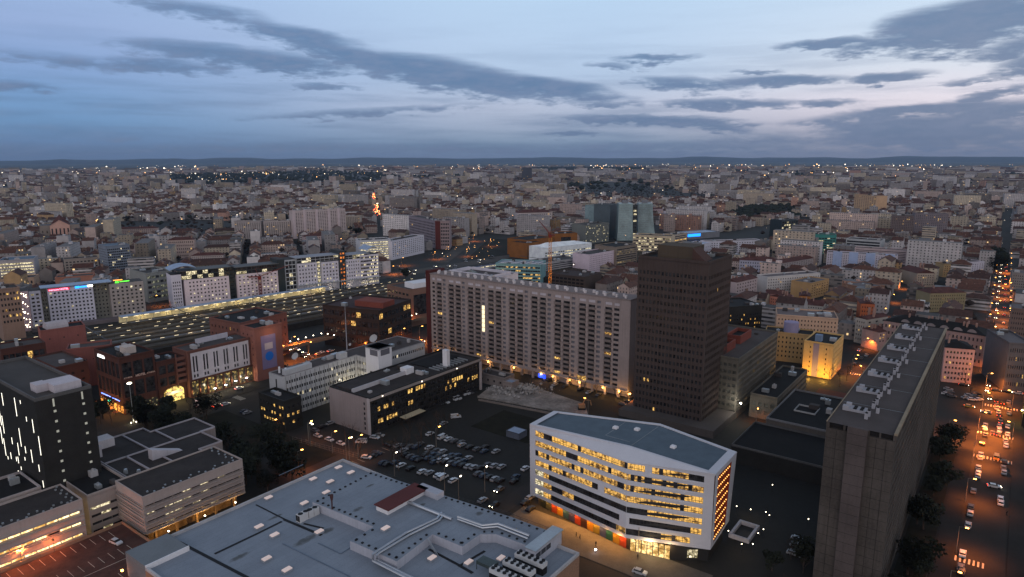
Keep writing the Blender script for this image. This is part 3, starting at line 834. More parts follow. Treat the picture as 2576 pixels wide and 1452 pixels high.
# ================================================================ right-hand slab
def right_slab():
    u0, u1, v0, v1, z = 189.5, 327, -35.5, -18.9, 50.0
    t = thing('apartment_block', 'long dark concrete slab seen end-on with rows of white vents on its roof', 'apartment block', W(258, -27))
    keep(quv(185, 332, -38, -16), 2)
    wm = mat('dark_panel_concrete', (.074, .064, .058), .9, var=.3, scale=.09, fine=1.5, streak=.4)
    w_ = MB()
    rec = wall(w_, W(u0, v1), W(u1, v1), 0, z, cols(u1 - u0, 52, .62, .5), rows(2.5, z - 1.0, 17, .62), .7)
    wall(w_, W(u0, v0), W(u0, v1), 0, z - 1.6); wall(w_, W(u1, v1), W(u1, v0), 0, z); wall(w_, W(u1, v0), W(u0, v0), 0, z)
    for (a, b_) in ((0, .8), (4.2, 4.8), (9.6, 10.6), (12.8, 13.2), (16, 16.6)): w_.face([W(u0, v0 + a, z - 1.6), W(u0, v0 + b_, z - 1.6), W(u0, v0 + b_, z), W(u0, v0 + a, z)])
    w_.face([W(u0 + .8, v0, z - 1.6), W(u0 + .8, v1, z - 1.6), W(u0 + .8, v1, z), W(u0 + .8, v0, z)], 1)
    w_.face([W(u0, v0, z - 1.6), W(u0, v1, z - 1.6), W(u0 + .8, v1, z - 1.6), W(u0 + .8, v0, z - 1.6)])
    w_.build('wall', [wm, darkroof], t)
    m_ = MB(); m_.box(W(u0 - 1.2, v0 + 5.4, 0), U * 1.2, V * 4.8, Z * (z + .3)); m_.build('stair_shaft', mat('shaft_concrete', (.090, .074, .072), .9, var=.2, scale=.1, streak=.3), t)
    m_ = MB()
    for k in range(1, 18):
        m_.box(W(u0 - .03, v0, k * 2.85), U * .03, V * 5.3, Z * .06); m_.box(W(u0 - .03, v0 + 10.3, k * 2.85), U * .03, V * 6.2, Z * .06)
    for k in range(1, 18): m_.box(W(u0 - 1.23, v0 + 5.4, k * 2.85), U * .03, V * 4.8, Z * .06)
    for a in (2.6, 12.2, 14.5): m_.box(W(u0 - .04, v0 + a, 0), U * .04, V * .08, Z * 48)
    m_.build('panel_joint', darkroof, t)
    panes(t, rec, .004, lit_warm, mat('dim_loggia', (.03, .028, .026), .5, var=.3))
    r = MB(); r.face([W(u0, v0, z), W(u0, v1, z), W(u1, v1, z), W(u1, v0, z)]); ro = r.build('roof', mat('brown_roof_felt', (.075, .062, .060), .95, var=.16, scale=.12), t)
    m_ = MB(); m_.box(W(u0, v1 - .5, z + .002), U * (u1 - u0), V * .8, Z * .55); m_.box(W(u0, v0 - .1, z + .002), U * (u1 - u0), V * .25, Z * .2); m_.build('parapet', mat('tan_coping', (.26, .21, .15), .9, var=.2), ro)
    m_ = MB()
    for k in range(1, 7): m_.box(W(u0 + 19.6 * k, v0 + .3, z + .002), U * .12, V * 15.6, Z * .05)
    m_.build('roof_seam', mat('grey_seam', (.2, .23, .26), .7), ro)
    vm = wallm((160, 160, 168))
    for k in range(7):
        u = u0 + 12 + 19.3 * k
        m_ = MB(); m_.box(W(u, v0 + 2.8, z), U * 3.6, V * 4.6, Z * .7); m_.cube(W(u + .6, v0 + 2.3, z), 1.3, 1.5, 1.4, U)
        m_.cube(W(u + 3.4, v0 + 2.6, z), 1.2, 1.3, 1.4, U)
        m_.build('lift_housing', vm, ro)
        m_ = MB()
        for q in range(4): m_.cube(W(u + .9 + (q % 2) * 1.7, v0 + 4.6 + (q // 2) * 1.7, z + .7), 1.1, .8, .3, U)
        m_.build('roof_hatch', darkroof, ro)
        for (du, dv) in ((-3.5, 8.2), (-1, 8.4), (6.2, 8.4), (8.4, 8.2), (10.5, 8.6), (3, 10)):
            m_ = MB(); m_.cube(W(u + du + R.uniform(-.4, .4), v0 + dv, z), 0.8, 0.8, 1.6, U); m_.cube(W(u + du, v0 + dv, z + 1.6), .6, .6, .25, U, 1); m_.build('roof_vent', [vm, darkroof], ro)
right_slab()

# ================================================================ shopping centre with the big pale roof
def shopping_centre():
    t = thing('shopping_centre', 'huge flat blue-grey shopping centre roof with skylights, pipes and chillers in the foreground', 'shopping centre', W(105, -135))
    brick = bpy.data.materials.new('tan_brick'); brick.use_nodes = True; n = NT(brick.node_tree)
    b = n.n('ShaderNodeBsdfPrincipled'); n.put(n.n('ShaderNodeOutputMaterial').inputs[0], b.outputs[0])
    br = n.n('ShaderNodeTexBrick'); pos = n.n('ShaderNodeNewGeometry').outputs['Position']; sx, sy, sz = n.sep(pos)
    n.put(br.inputs[0], n.comb(n.m('ADD', sx, sy), sz)); br.inputs['Scale'].default_value = 1.0
    br.inputs['Color1'].default_value = (.34, .19, .12, 1); br.inputs['Color2'].default_value = (.25, .14, .09, 1); br.inputs['Mortar'].default_value = (.22, .15, .11, 1)
    n.put(b.inputs['Base Color'], br.outputs[0]); b.inputs['Roughness'].default_value = .9
    rm = bpy.data.materials.new('pale_roof_membrane'); rm.use_nodes = True; n = NT(rm.node_tree)
    b = n.n('ShaderNodeBsdfPrincipled'); n.put(n.n('ShaderNodeOutputMaterial').inputs[0], b.outputs[0])
    pos = n.n('ShaderNodeNewGeometry').outputs['Position']
    a = n.noise(pos, .09, 5, .6); a2 = n.noise(pos, 2.2, 4, .7)
    c = n.mix(n.ss(a, .3, .7), (.20, .235, .29), (.245, .285, .345))
    c = n.mix(n.m('MULTIPLY', n.ss(a2, .4, .7), .35), c, (.135, .155, .19))
    def stain(c, px, py, rx, ry):
        q = at(px, py, 15); d = n.n('ShaderNodeVectorMath', operation='SUBTRACT'); n.put(d.inputs[0], pos); d.inputs[1].default_value = (q.x, q.y, 15)
        x, y, _ = n.sep(d.outputs[0])
        u_ = n.m('ADD', n.m('MULTIPLY', x, SA / rx), n.m('MULTIPLY', y, CA / rx)); v_ = n.m('SUBTRACT', n.m('MULTIPLY', x, CA / ry), n.m('MULTIPLY', y, SA / ry))
        f = n.m('ADD', n.m('MULTIPLY', u_, u_), n.m('MULTIPLY', v_, v_))
        f = n.m('ADD', f, n.m('MULTIPLY', n.m('SUBTRACT', n.noise(pos, .8, 4), .5), 1.6))
        return n.mix(n.ss(f, 1.1, .0, 0, .8), c, (.055, .055, .05))
    lap = n.n('ShaderNodeTexBrick'); px_, py_, _ = n.sep(pos); n.put(lap.inputs[0], n.comb(n.m('ADD', n.m('MULTIPLY', px_, SA), n.m('MULTIPLY', py_, CA)), n.m('SUBTRACT', n.m('MULTIPLY', px_, CA), n.m('MULTIPLY', py_, SA))))
    lap.inputs['Scale'].default_value = 1.0; lap.inputs['Brick Width'].default_value = 12; lap.inputs['Row Height'].default_value = 2.1; lap.inputs['Mortar Size'].default_value = .05
    for k_, v_ in (('Color1', .92), ('Color2', 1.0), ('Mortar', .72)): lap.inputs[k_].default_value = (v_, v_, v_, 1)
    c = n.mix(.8, c, lap.outputs[0], 'MULTIPLY')
    for s in ((766, 1358, 4.6, 1.6), (822, 1334, 2.5, 1.5), (1025, 1368, 2.8, 1.2), (1204, 1312, 1.5, 1.2), (900, 1300, 2.2, 1.0), (690, 1300, 3, .8), (1060, 1290, 1.6, .8), (600, 1400, 3.5, 1.1), (930, 1240, 2.0, .7)): c = stain(c, *s)
    n.put(b.inputs['Base Color'], c); b.inputs['Roughness'].default_value = .75
    # outline: corner, left wing, raised part
    out = [W(74, -182.2), W(74, -60), W(30, -60), W(30, -40)]
    outer = quv(70, 143.2, -182.2, -84.7)
    keep(quv(60, 146, -186, -80), 3)
    w_ = MB(); w_.prism(outer, 0, 14.99); w_.build('wall', brick, t)
    r = MB(); r.face([p + Z * 15 for p in outer][::-1]); ro = r.build('roof', rm, t)
    p_ = MB(); parapet(p_, outer, 14.9, .95, .55); p_.build('parapet', mat('pale_coping', (.42, .42, .44), .8, var=.2), ro)
    cb = MB(); cb.box(W(70, -182.9, 9.0), U * 11.5, V * 11, Z * 7.2); cb.build('corner_block', [mat('corner_grey', (.17, .19, .21), .8, var=.1)], t)
    cb = MB(); cb.box(W(70, -171.8, 15.0), U * 11.6, V * .35, Z * 1.4); cb.build('corner_upstand', white, t)
    # raised roof
    zr = 17.6
    rp = [(784, 1262), (938, 1325), (878, 1360), (996, 1412), (1086, 1344), (1161, 1375), (1206, 1344), (1246, 1344), (1342, 1379), (1384, 1338), (1288, 1302), (931, 1186)]
    RP = [at(x, y, zr) for x, y in rp]
    m_ = MB()
    A = sum(RP[i].x * RP[(i + 1) % len(RP)].y - RP[(i + 1) % len(RP)].x * RP[i].y for i in range(len(RP)))
    if A < 0: RP = RP[::-1]
    for i in range(len(RP)):
        a, b_ = RP[i], RP[(i + 1) % len(RP)]
        m_.face([Vector((a.x, a.y, 15)), Vector((b_.x, b_.y, 15)), b_, a])
    m_.build('raised_wall', mat('white_upstand', (.40, .42, .49), .75, var=.07, scale=.3, streak=.25), t)
    m_ = MB(); m_.face(RP); rr = m_.build('raised_roof', rm, t)
    # dark vent dots round the raised roof
    vm = mat('black_vent', (.012, .012, .014), .7, var=0); cnt = 0
    for i in range(len(RP)):
        a, b_ = RP[i], RP[(i + 1) % len(RP)]; d_ = b_ - a; k = int(d_.length / 2.2); nn = Z.cross(d_.normalized())
        for j in range(k):
            if cnt >= 100: break
            p = a + d_ * ((j + .5) / k) + nn * 1.1; v_ = MB(); v_.cube(p, .55, .55, .3, d_); v_.build('roof_vent', vm, rr); cnt += 1
    # seams, gutters and duct runs
    gut = MB()
    for (a, b_, w) in (((644, 1268), (715, 1304), .5), ((715, 1304), (810, 1344), .9), ((476, 1384), (536, 1378), .0), ((644, 1340), (705, 1310), .8), ((452, 1360), (628, 1452), .9), ((536, 1391), (644, 1340), .8),
                       ((1080, 1380), (1155, 1420), .8), ((1155, 1420), (1215, 1385), .8), ((1155, 1420), (1190, 1440), .9), ((810, 1330), (760, 1318), .7), ((1040, 1350), (1060, 1358), .8)):
        if not w: continue
        a, b_ = at(*a, 15.02), at(*b_, 15.02); e = (b_ - a); nn = e.normalized().cross(Z)
        gut = MB(); gut.box(a, e, nn * w, Z * .06); gut.build('gutter', vm, ro)
    seam = MB()
    for (a, b_) in (((710, 1366), (880, 1450)), ((800, 1365), (855, 1392)), ((855, 1392), (880, 1376)), ((845, 1262), (915, 1230)), ((700, 1195), (760, 1168))):
        a, b_ = at(*a, 15.02), at(*b_, 15.02); e = b_ - a
        seam = MB(); seam.box(a, e, e.normalized().cross(Z) * .3, Z * .12); seam.build('roof_seam', mat('membrane_lap', (.13, .17, .23), .7), ro)
    # skylights
    sl = mat('skylight_dome', (.75, .62, .58), .5, var=.1, emit=(1, .72, .6), es=.22, sample=False); kerb = mat('kerb_grey', (.25, .28, .33), .7)
    for (px, py) in ((850, 1178), (881, 1191), (786, 1207), (829, 1214), (674, 1254), (764, 1268), (819, 1241), (689, 1348), (650, 1327), (801, 1340), (669, 1408), (720, 1436), (1085, 1407), (1177, 1418), (1258, 1408), (1275, 1416), (968, 1332)):
        z_ = 15.0 if not inside(at(px, py, zr).x, at(px, py, zr).y, [(p.x, p.y) for p in RP]) else zr
        c = at(px, py, z_); m_ = MB(); m_.cube(c, 2.6, 1.7, .45, U, 1); m_.cube(c + Z * .45, 2.3, 1.4, .3, U, 0); m_.build('skylight', [sl, kerb], ro)
    # red-roofed hut and its annex
    a = at(962, 1292, 15 + 2.6); e1 = at(1015, 1259, 17.6 + 0) 
    m_ = MB(); hz = zr
    h0 = uv_of(at(946, 1283, hz)); m_.box(W(h0[0], h0[1] - .2, hz), U * 16, V * 5.0, Z * 1.6); m_.build('hut_wall', white, rr)
    m_ = MB(); m_.box(W(h0[0] - .4, h0[1] - .7, hz + 1.6), U * 17, V * 6.2, Z * .3); m_.build('hut_roof', mat('dark_red_sheet', (.10, .022, .02), .7, var=.15), rr)
    m_ = MB(); m_.box(W(h0[0] + 15, h0[1] + 1.5, hz), U * 3, V * 9, Z * 1.9); m_.build('annex', mat('white_upstand', (1, 1, 1)), rr)
    # flue, air-handling units, pipes
    c = at(835, 1300, 15); m_ = MB(); m_.tube([c, c + Z * 6.6], .22, 8); m_.tube([c + Z * 5.4, c + Z * 6.4, c + Z * 7.2], [.3, .5, .55], 8); m_.build('flue', mat('rusty_flue', (.07, .03, .03), .8), ro)
    for (px, py) in ((755, 1310), (768, 1303), (778, 1299), (791, 1293)):
        c = at(px, py, 15); m_ = MB(); m_.cube(c, 1.9, 1.9, 2.3, U, 0)
        for s in (-1, 1): m_.cube(c + V * .0 - U * .98 + V * s * .48 + Z * .3, .06, .8, 1.8, U, 1)
        u_ = m_.build('cooling_unit', [mat('white_casing', (.55, .56, .58), .6, var=.05), vm], ro)
        f = MB(); f.tube([c + Z * 2.3, c + Z * 2.42], .75, 12); f.build('fan', vm, u_)
    def pipe(pts, r, z_, name='duct'):
        m_ = MB(); m_.tube([at(x, y, z_ + dz_) for x, y, dz_ in pts], r, 8); m_.build(name, mat('zinc_duct', (.5, .53, .58), .35, .75, var=.1), ro)
    pipe([(1109, 1290, .5), (1098, 1304, .5), (1020, 1340, .5), (944, 1388, .5), (936, 1394, .4), (936, 1410, -1.4), (1010, 1448, -1.5), (1040, 1462, -1.5)], .36, zr)
    pipe([(1115, 1294, .5), (1104, 1308, .5), (1028, 1345, .5), (951, 1391, .5), (946, 1396, .4), (946, 1408, -1.4), (1016, 1444, -1.5), (1046, 1458, -1.5)], .3, zr)
    pipe([(1150, 1300, .6), (1212, 1322, .6), (1252, 1318, .6), (1330, 1348, .6)], .42, zr)
    pipe([(1150, 1306, .5), (1212, 1328, .5), (1250, 1325, .5), (1326, 1355, .5)], .3, zr)
    pipe([(1024, 1262, .5), (1135, 1306, .5)], .5, zr, 'cable_tray')
    m_ = MB()
    for i in range(8): q = at(1024 + 14 * i, 1266 + 5.4 * i, zr); m_.box(q, U * .12, V * .12, Z * .8)
    m_.build('duct_support', metal, ro)
    # plant room with windows at the right edge
    q = uv_of(at(1343, 1425, 15)); m_ = MB(); o = W(q[0], q[1], 15); m_.box(o - V * 3, U * 13, V * 3, Z * 4.2)
    pr = m_.build('plant_room', mat('white_upstand', (1, 1, 1)), t)
    for i in range(3): m_ = MB(); m_.box(o + U * (.6 + 2.4 * i) + V * .0 + Z * 1.8, U * 2.1, V * .06, Z * 1.4); m_.build('window', glass, pr)
    m_ = MB(); m_.box(o - V * 3.2 - U * .2 + Z * 4.2, U * 13.5, V * 3.6, Z * .3); m_.build('plant_room_roof', metal, pr)
    # banks of chillers
    for bk, (px, py) in enumerate(((1292, 1402), (1262, 1421), (1228, 1440))):
        o = at(px, py, 17); m_ = MB(); m_.box(o - U * .0, V * 9.0, U * 2.2, Z * 1.2, 0)
        m_.box(o - Z * 2, V * 9.0, U * 2.0, Z * 1.9, 1); ch = m_.build('chiller', [mat('white_casing', (1, 1, 1)), vm], t)
        for i in range(10):
            f = MB(); c = o + V * (.9 + 1.8 * (i // 2)) + U * (.55 + 1.1 * (i % 2)) + Z * 1.2; f.tube([c, c + Z * .35], .48, 10); f.build('fan', vm, ch)
    for (px, py, s) in ((1352, 1394, 1.6), (1336, 1410, 1.4), (1378, 1380, 1.7), (1305, 1432, 1.5)):
        c = at(px, py, 15); m_ = MB(); m_.cube(c, s * 1.4, s * 1.4, .4, U, 0); m_.tube([c + Z * .4, c + Z * 1.6], s * .45, 8, 1); m_.build('roof_fan', [white, vm], ro)
    o = at(1196, 1432, 15); m_ = MB(); m_.box(o + Z * 1.6, U * 3, V * 5, Z * .9, 0)
    for (a, b_) in ((0, 0), (3, 0), (0, 5), (3, 5)): m_.box(o + U * a + V * b_, U * .15, V * .15, Z * 1.6)
    m_.build('condenser', mat('green_grey_metal', (.06, .08, .08), .5, .3), ro)
    m_ = MB(); a = at(1078, 1400, 15); b_ = at(1058, 1362, zr)
    for k in (0, .7): m_.tube([at(1096, 1396, 15) + V * k, at(1072, 1356, zr) + V * k], .07, 5)
    for i in range(9): p = at(1096, 1396, 15).lerp(at(1072, 1356, zr), i / 8.0); m_.box(p, V * .7, U * .25, Z * .06)
    m_.build('stair', metal, ro)
    rail = MB()
    for (a, b_) in (((931, 1186), (1288, 1302)), ((1206, 1272), (1400, 1345))):
        a, b_ = at(*a, 16), at(*b_, 16); L = (b_ - a).length; k = int(L / 2.5)
        for i in range(k + 1): rail.tube([a.lerp(b_, i / k), a.lerp(b_, i / k) + Z * 1.1], .04, 4)
        rail.tube([a + Z * 1.1, b_ + Z * 1.1], .04, 4); rail.tube([a + Z * .6, b_ + Z * .6], .03, 4)
    rail.build('railing', dkmetal, ro)
    for (px, py) in ((361, 1414), (436, 1456)):
        c = at(px, py, 9); u, v = uv_of(c)
        c = W(69.7, v, 9.5); m_ = MB(); m_.cube(c, .5, .5, .4, U); m_.build('wall_lamp', orange_l, t); lamp_light(t, c - U * .8, SOD, 500, .3)
shopping_centre()
# ================================================================ left foreground: striped dark block and banded offices
def text_mesh(body, size, origin, ex, m, parent, name='sign', depth=.12, bold=False):
    cu = bpy.data.curves.new(name, 'FONT'); cu.body = body; cu.size = size; cu.extrude = depth
    if bold: cu.offset = size * .02
    tmp = bpy.data.objects.new('tmp', cu); C.objects.link(tmp)
    me = bpy.data.meshes.new_from_object(tmp); bpy.data.objects.remove(tmp)
    ex = Vector(ex).normalized(); n_ = ex.cross(Z); M = Matrix((ex, Z, n_)).transposed().to_4x4()
    M.translation = Vector(origin) - ORG[parent.as_pointer()]
    me.transform(M); me.materials.clear(); me.materials.append(m)
    o = bpy.data.objects.new(name, me); C.objects.link(o); o.parent = parent; ORG[o.as_pointer()] = ORG[parent.as_pointer()]
    return o
def striped_block():
    u0, u1, v0, v1, z = 72, 88.5, -300, -242.2, 45
    t = thing('office_block', 'nearly black office block with thin vertical light strips scattered over its left face', 'office building', W(80, -270))
    keep(quv(60, 92, -305, -238), 2)
    wm = mat('near_black_cladding', (.022, .021, .020), .6, var=.25, scale=.2); w_ = MB(); w_.prism(quv(u0, u1, v0, v1), 0, z - .02); w_.build('wall', wm, t)
    r = MB(); r.face([p + Z * z for p in quv(u0, u1, v0, v1)][::-1]); ro = r.build('roof', mat('grey_gravel_roof', (.07, .064, .062), .95, var=.15), t)
    p_ = MB(); parapet(p_, quv(u0, u1, v0, v1), z - .1, 1.2, .5); p_.build('parapet', mat('grey_coping', (.10, .098, .10), .8), ro)
    m_ = MB(); m_.box(W(79, -255, z), U * 8, V * 9, Z * 2.6); m_.box(W(75.5, -256, z), U * 3.5, V * 5, Z * 2.6); m_.build('plant_room', wallm((196, 190, 198)), ro)
    sm = mat('strip_light', (1, .95, .8), .5, var=0, emit=(1, .95, .80), es=2.6, sample=False); cnt = 0
    for c_ in range(22):
        v = v0 + 20 + c_ * 1.75; zz = 43 - R.uniform(0, 6)
        while zz > 3 and cnt < 99:
            L = R.choice((1.2, 1.6, 2.4, 4.5, 6.5))
            if R.random() < .27: m_ = MB(); m_.box(W(u0 - .08, v, zz - L), U * .08, V * .16, Z * L); m_.build('light_strip', sm, t); cnt += 1
            zz -= L + R.uniform(2, 5)
    dm = mat('dim_window', (.3, .3, .27), .4, var=.1, emit=(.8, .8, .65), es=.28, sample=False)
    for k, u in enumerate((u0 + 4.8, u0 + 13.2)):
        for i in range(11):
            m_ = MB(); m_.box(W(u, v1, 40 - i * 3.45), U * .75, V * .05, Z * .75); m_.build('window', dm, t)
        m_ = MB(); m_.box(W(u, v1, 42), U * .5, V * .05, Z * 2.6); m_.build('light_strip', dm, t)
striped_block()

def banded(name, label, u0, u1, v0, v1, z, zb, floors, warm, lmm=None):
    t = thing(name, label, 'office building', W((u0 + u1) / 2, (v0 + v1) / 2)); keep(quv(u0, u1, v0, v1), 2)
    wm = mat('cream_panel', (.38, .325, .31), .85, var=.08, streak=.15); w_ = MB()
    ph = (z - 1.8 - zb) / floors
    sp = [(zb + ph * i + ph * .32, zb + ph * i + ph * .62) for i in range(floors)] 
    zs = []
    for a, b_ in sp: zs += [(a, b_)]
    rec = []
    for (p, q) in ((W(u0, v0), W(u0, v1)), (W(u0, v1), W(u1, v1)), (W(u1, v1), W(u1, v0)), (W(u1, v0), W(u0, v0))):
        L = (q - p).length; rec += wall(w_, p, q, zb, z, cols(L, max(1, int(L / 3)), .999, .5), zs, 1.1)
    w_.face([p + Z * zb for p in quv(u0, u1, v0, v1)])
    w_.build('wall', wm, t)
    panes(t, rec, warm, lmm or lit_pale)
    for a, b_ in sp:                                   # sun-shade slats in front of the glass
        m_ = MB()
        for (p, q) in ((W(u0, v0), W(u0, v1)), (W(u0, v1), W(u1, v1))):
            e = (q - p).normalized(); n_ = e.cross(Z); L = (q - p).length
            m_.box(p + n_ * .05 + Z * (a + (b_ - a) * .42), e * L, n_ * .2, Z * .12)
            m_.box(p + n_ * .05 + Z * (b_ + .25), e * L, n_ * .3, Z * .12)
            m_.box(p + n_ * .05 + Z * (a - .35), e * L, n_ * .5, Z * .12)
        m_.build('sun_shade', wm, t)
    if zb > 1:
        m_ = MB()
        for i in range(5): m_.box(W(u0 + 3 + i * (u1 - u0 - 7) / 4, v1 - 1.6), U * .7, V * .7, Z * zb); m_.box(W(u0 + 3 + i * (u1 - u0 - 7) / 4, v0 + 1.6), U * .7, V * .7, Z * zb)
        m_.box(W(u0 + 1, v0 + 4), U * (u1 - u0 - 2), V * (v1 - v0 - 8), Z * (zb - .02)); m_.build('ground_floor', mat('warm_ground_floor', (.20, .13, .07), .8, var=.4, scale=.6), t)
    r = MB(); r.face([p + Z * (z - .03) for p in quv(u0, u1, v0, v1)][::-1]); ro = r.build('roof', mat('dark_brown_felt', (.038, .032, .031), .95, var=.3, scale=.15), t)
    p_ = MB(); parapet(p_, quv(u0, u1, v0, v1), z - .1, .55, .35); p_.build('parapet', wm, ro)
    for i in range(22):
        s = i / 22; v_ = MB()
        p = W(u0 + 1.5 + (u1 - u0 - 3) * s, v1 - 1.2 - (i % 2) * 1.6, z) if i % 3 else W(u1 - 1.5 - (i % 2), v0 + 1 + (v1 - v0 - 2) * s, z)
        v_.cube(p, .5, .5, .45, U); v_.build('roof_vent', metal, ro)
    return t
tB = banded('office_wing', 'cream banded office wing with sun shades and warm light glowing under it', 86, 120, -226, -207.6, 17, 4.5, 4, .45)
tA = banded('office_wing', 'cream banded office wing at the bottom left with the brightest lit floors', 48, 74.6, -238, -221.6, 17, .4, 4, .95, lit_mat('lit_bright_floor', (.8, .42, .08), (1, .82, .42), 2.6, .5, .4, .6, .4))
t, *_ = bld('office_link', 'dark glazed link with a pale cornice between the two cream banded office wings', W(77.5, -247), W(77.5, -226.2), 13, 15, mat('cream_panel', (1, 1, 1)),
            None, (4, .98, 4, .35, 1.5, 3.0), lit=.3, lm=lit_pale, clutter=3, roof=darkroof)
for k, (l_, e_) in enumerate(((W(92, -205.8, 3.6), 900), (W(104, -205.6, 3.6), 900), (W(115, -205.6, 3.6), 600), (W(84, -209, 3), 500))):
    lt = thing('bracket_lamp', 'small warm lamp on the wall under the cream banded office wing', 'lamp', l_, 'lamps under the banded offices')
    m_ = MB(); m_.cube(l_, .4, .4, .3, U); m_.build('lamp_head', white_l, lt); lamp_light(lt, l_ - Z * .4, (1, .55, .15), e_, .3)
def low_roofs():
    t = thing('low_building', 'low brown flat roofs divided by pale kerbs with a yellow-sided stair box', 'office building', W(106, -250)); keep(quv(90, 130, -275, -226), 2)
    w_ = MB(); poly = [W(92, -272), W(92, -227.5), W(119, -227.5), W(119, -234.5), W(128, -234.5), W(128, -250), W(134, -250), W(134, -266), W(116, -266), W(116, -272)]
    w_.prism(poly, 0, 13.9); w_.build('wall', wallm((140, 130, 128)), t)
    r = MB(); r.face([p + Z * 13.95 for p in poly][::-1]); ro = r.build('roof', mat('dark_brown_felt', (1, 1, 1)), t)
    km = wallm((168, 162, 168)); p_ = MB(); parapet(p_, poly, 13.9, .6, .35)
    for (a, b_) in (((108, -271), (108, -228)), ((92.5, -250), (133, -250)), ((118, -266), (118, -250)), ((100, -250), (100, -228))): p_.box(W(*a, 14), W(*b_) - W(*a), (W(*b_) - W(*a)).normalized().cross(Z) * .6, Z * .45)
    p_.build('kerb', km, ro)
    m_ = MB(); m_.box(W(96, -270, 14), U * 6, V * 6, Z * 3.2); m_.build('stair_box', wallm((206, 200, 204)), t)
    m_ = MB(); m_.box(W(94, -271, 10), U * 2, V * 7.5, Z * 5.8); m_.build('yellow_side_wall', mat('ochre_paint', srgb(205, 150, 40), .8), t)
    m_ = MB(); m_.box(W(92.2, -262, 14), U * 2.5, V * 5, Z * 4.0); m_.build('louvred_housing', wallm((200, 194, 200)), t)
    m_ = MB(); o = W(104, -239, 14); m_.face([o, o + U * 11, o + Z * 4]); m_.face([o - V * 3, o - V * 3 + Z * 4, o + U * 11 - V * 3]); m_.face([o, o + Z * 4, o - V * 3 + Z * 4, o - V * 3]); m_.face([o + Z * 4, o + U * 11, o + U * 11 - V * 3, o - V * 3 + Z * 4])
    m_.build('wedge_roof_light', wallm((190, 186, 194)), t)
    for p in (W(96, -232, 14), W(93.5, -236, 14)): m_ = MB(); m_.cube(p, 1, 1, 1.2, U); m_.tube([p + Z * 1.2, p + Z * 1.7], .55, 8); m_.build('roof_fan', metal, ro)
low_roofs()
bld('low_building', 'low white building with louvres at the left edge beside the striped dark block', W(58, -262), W(58, -244), 13, 15.5, wallm((176, 168, 170)), (9, .5, 1, .6, 9, 2), None, clutter=2, roof=darkroof)
# roof-top car park with orange light
def parking_deck():
    t = thing('parking_deck', 'rooftop parking deck with white bay lines glowing red-orange at the bottom left', 'car park', W(64, -205)); poly = quv(44, 84.5, -220, -184); keep(poly)
    w_ = MB(); w_.prism(poly, 0, 4.98); w_.build('wall', wallm((120, 90, 76)), t)
    r = MB(); r.face([p + Z * 5 for p in poly][::-1]); ro = r.build('deck', mat('dark_red_deck', (.075, .04, .035), .9, var=.3, scale=.3), t)
    p_ = MB(); parapet(p_, poly, 4.9, 1.0, .3); p_.build('parapet', wallm((150, 120, 100)), ro)
    l_ = MB()
    for i in range(13):
        for v in (-218.5, -206, -193): p = W(47 + i * 2.7, v, 5.02); l_.face([p, p + V * 4.6, p + V * 4.6 + U * .12, p + U * .12])
    l_.box(W(46, -199, 5.005), U * 36, V * .12, Z * .02); l_.build('bay_lines', paint, ro)
    for (px, py, e) in ((52, 1412, 16000), (135, 1388, 1500), (12, 1420, 9000)):
        c = at(px, py, 5); m_ = MB(); m_.tube([c, c + Z * 4], .06, 6); m_.cube(c + Z * 4, .9, .5, .2, V); m_.build('deck_lamp', [dkmetal], t); lamp_light(t, c + Z * 3.8, (1, .22, .04), e, .4)
parking_deck()

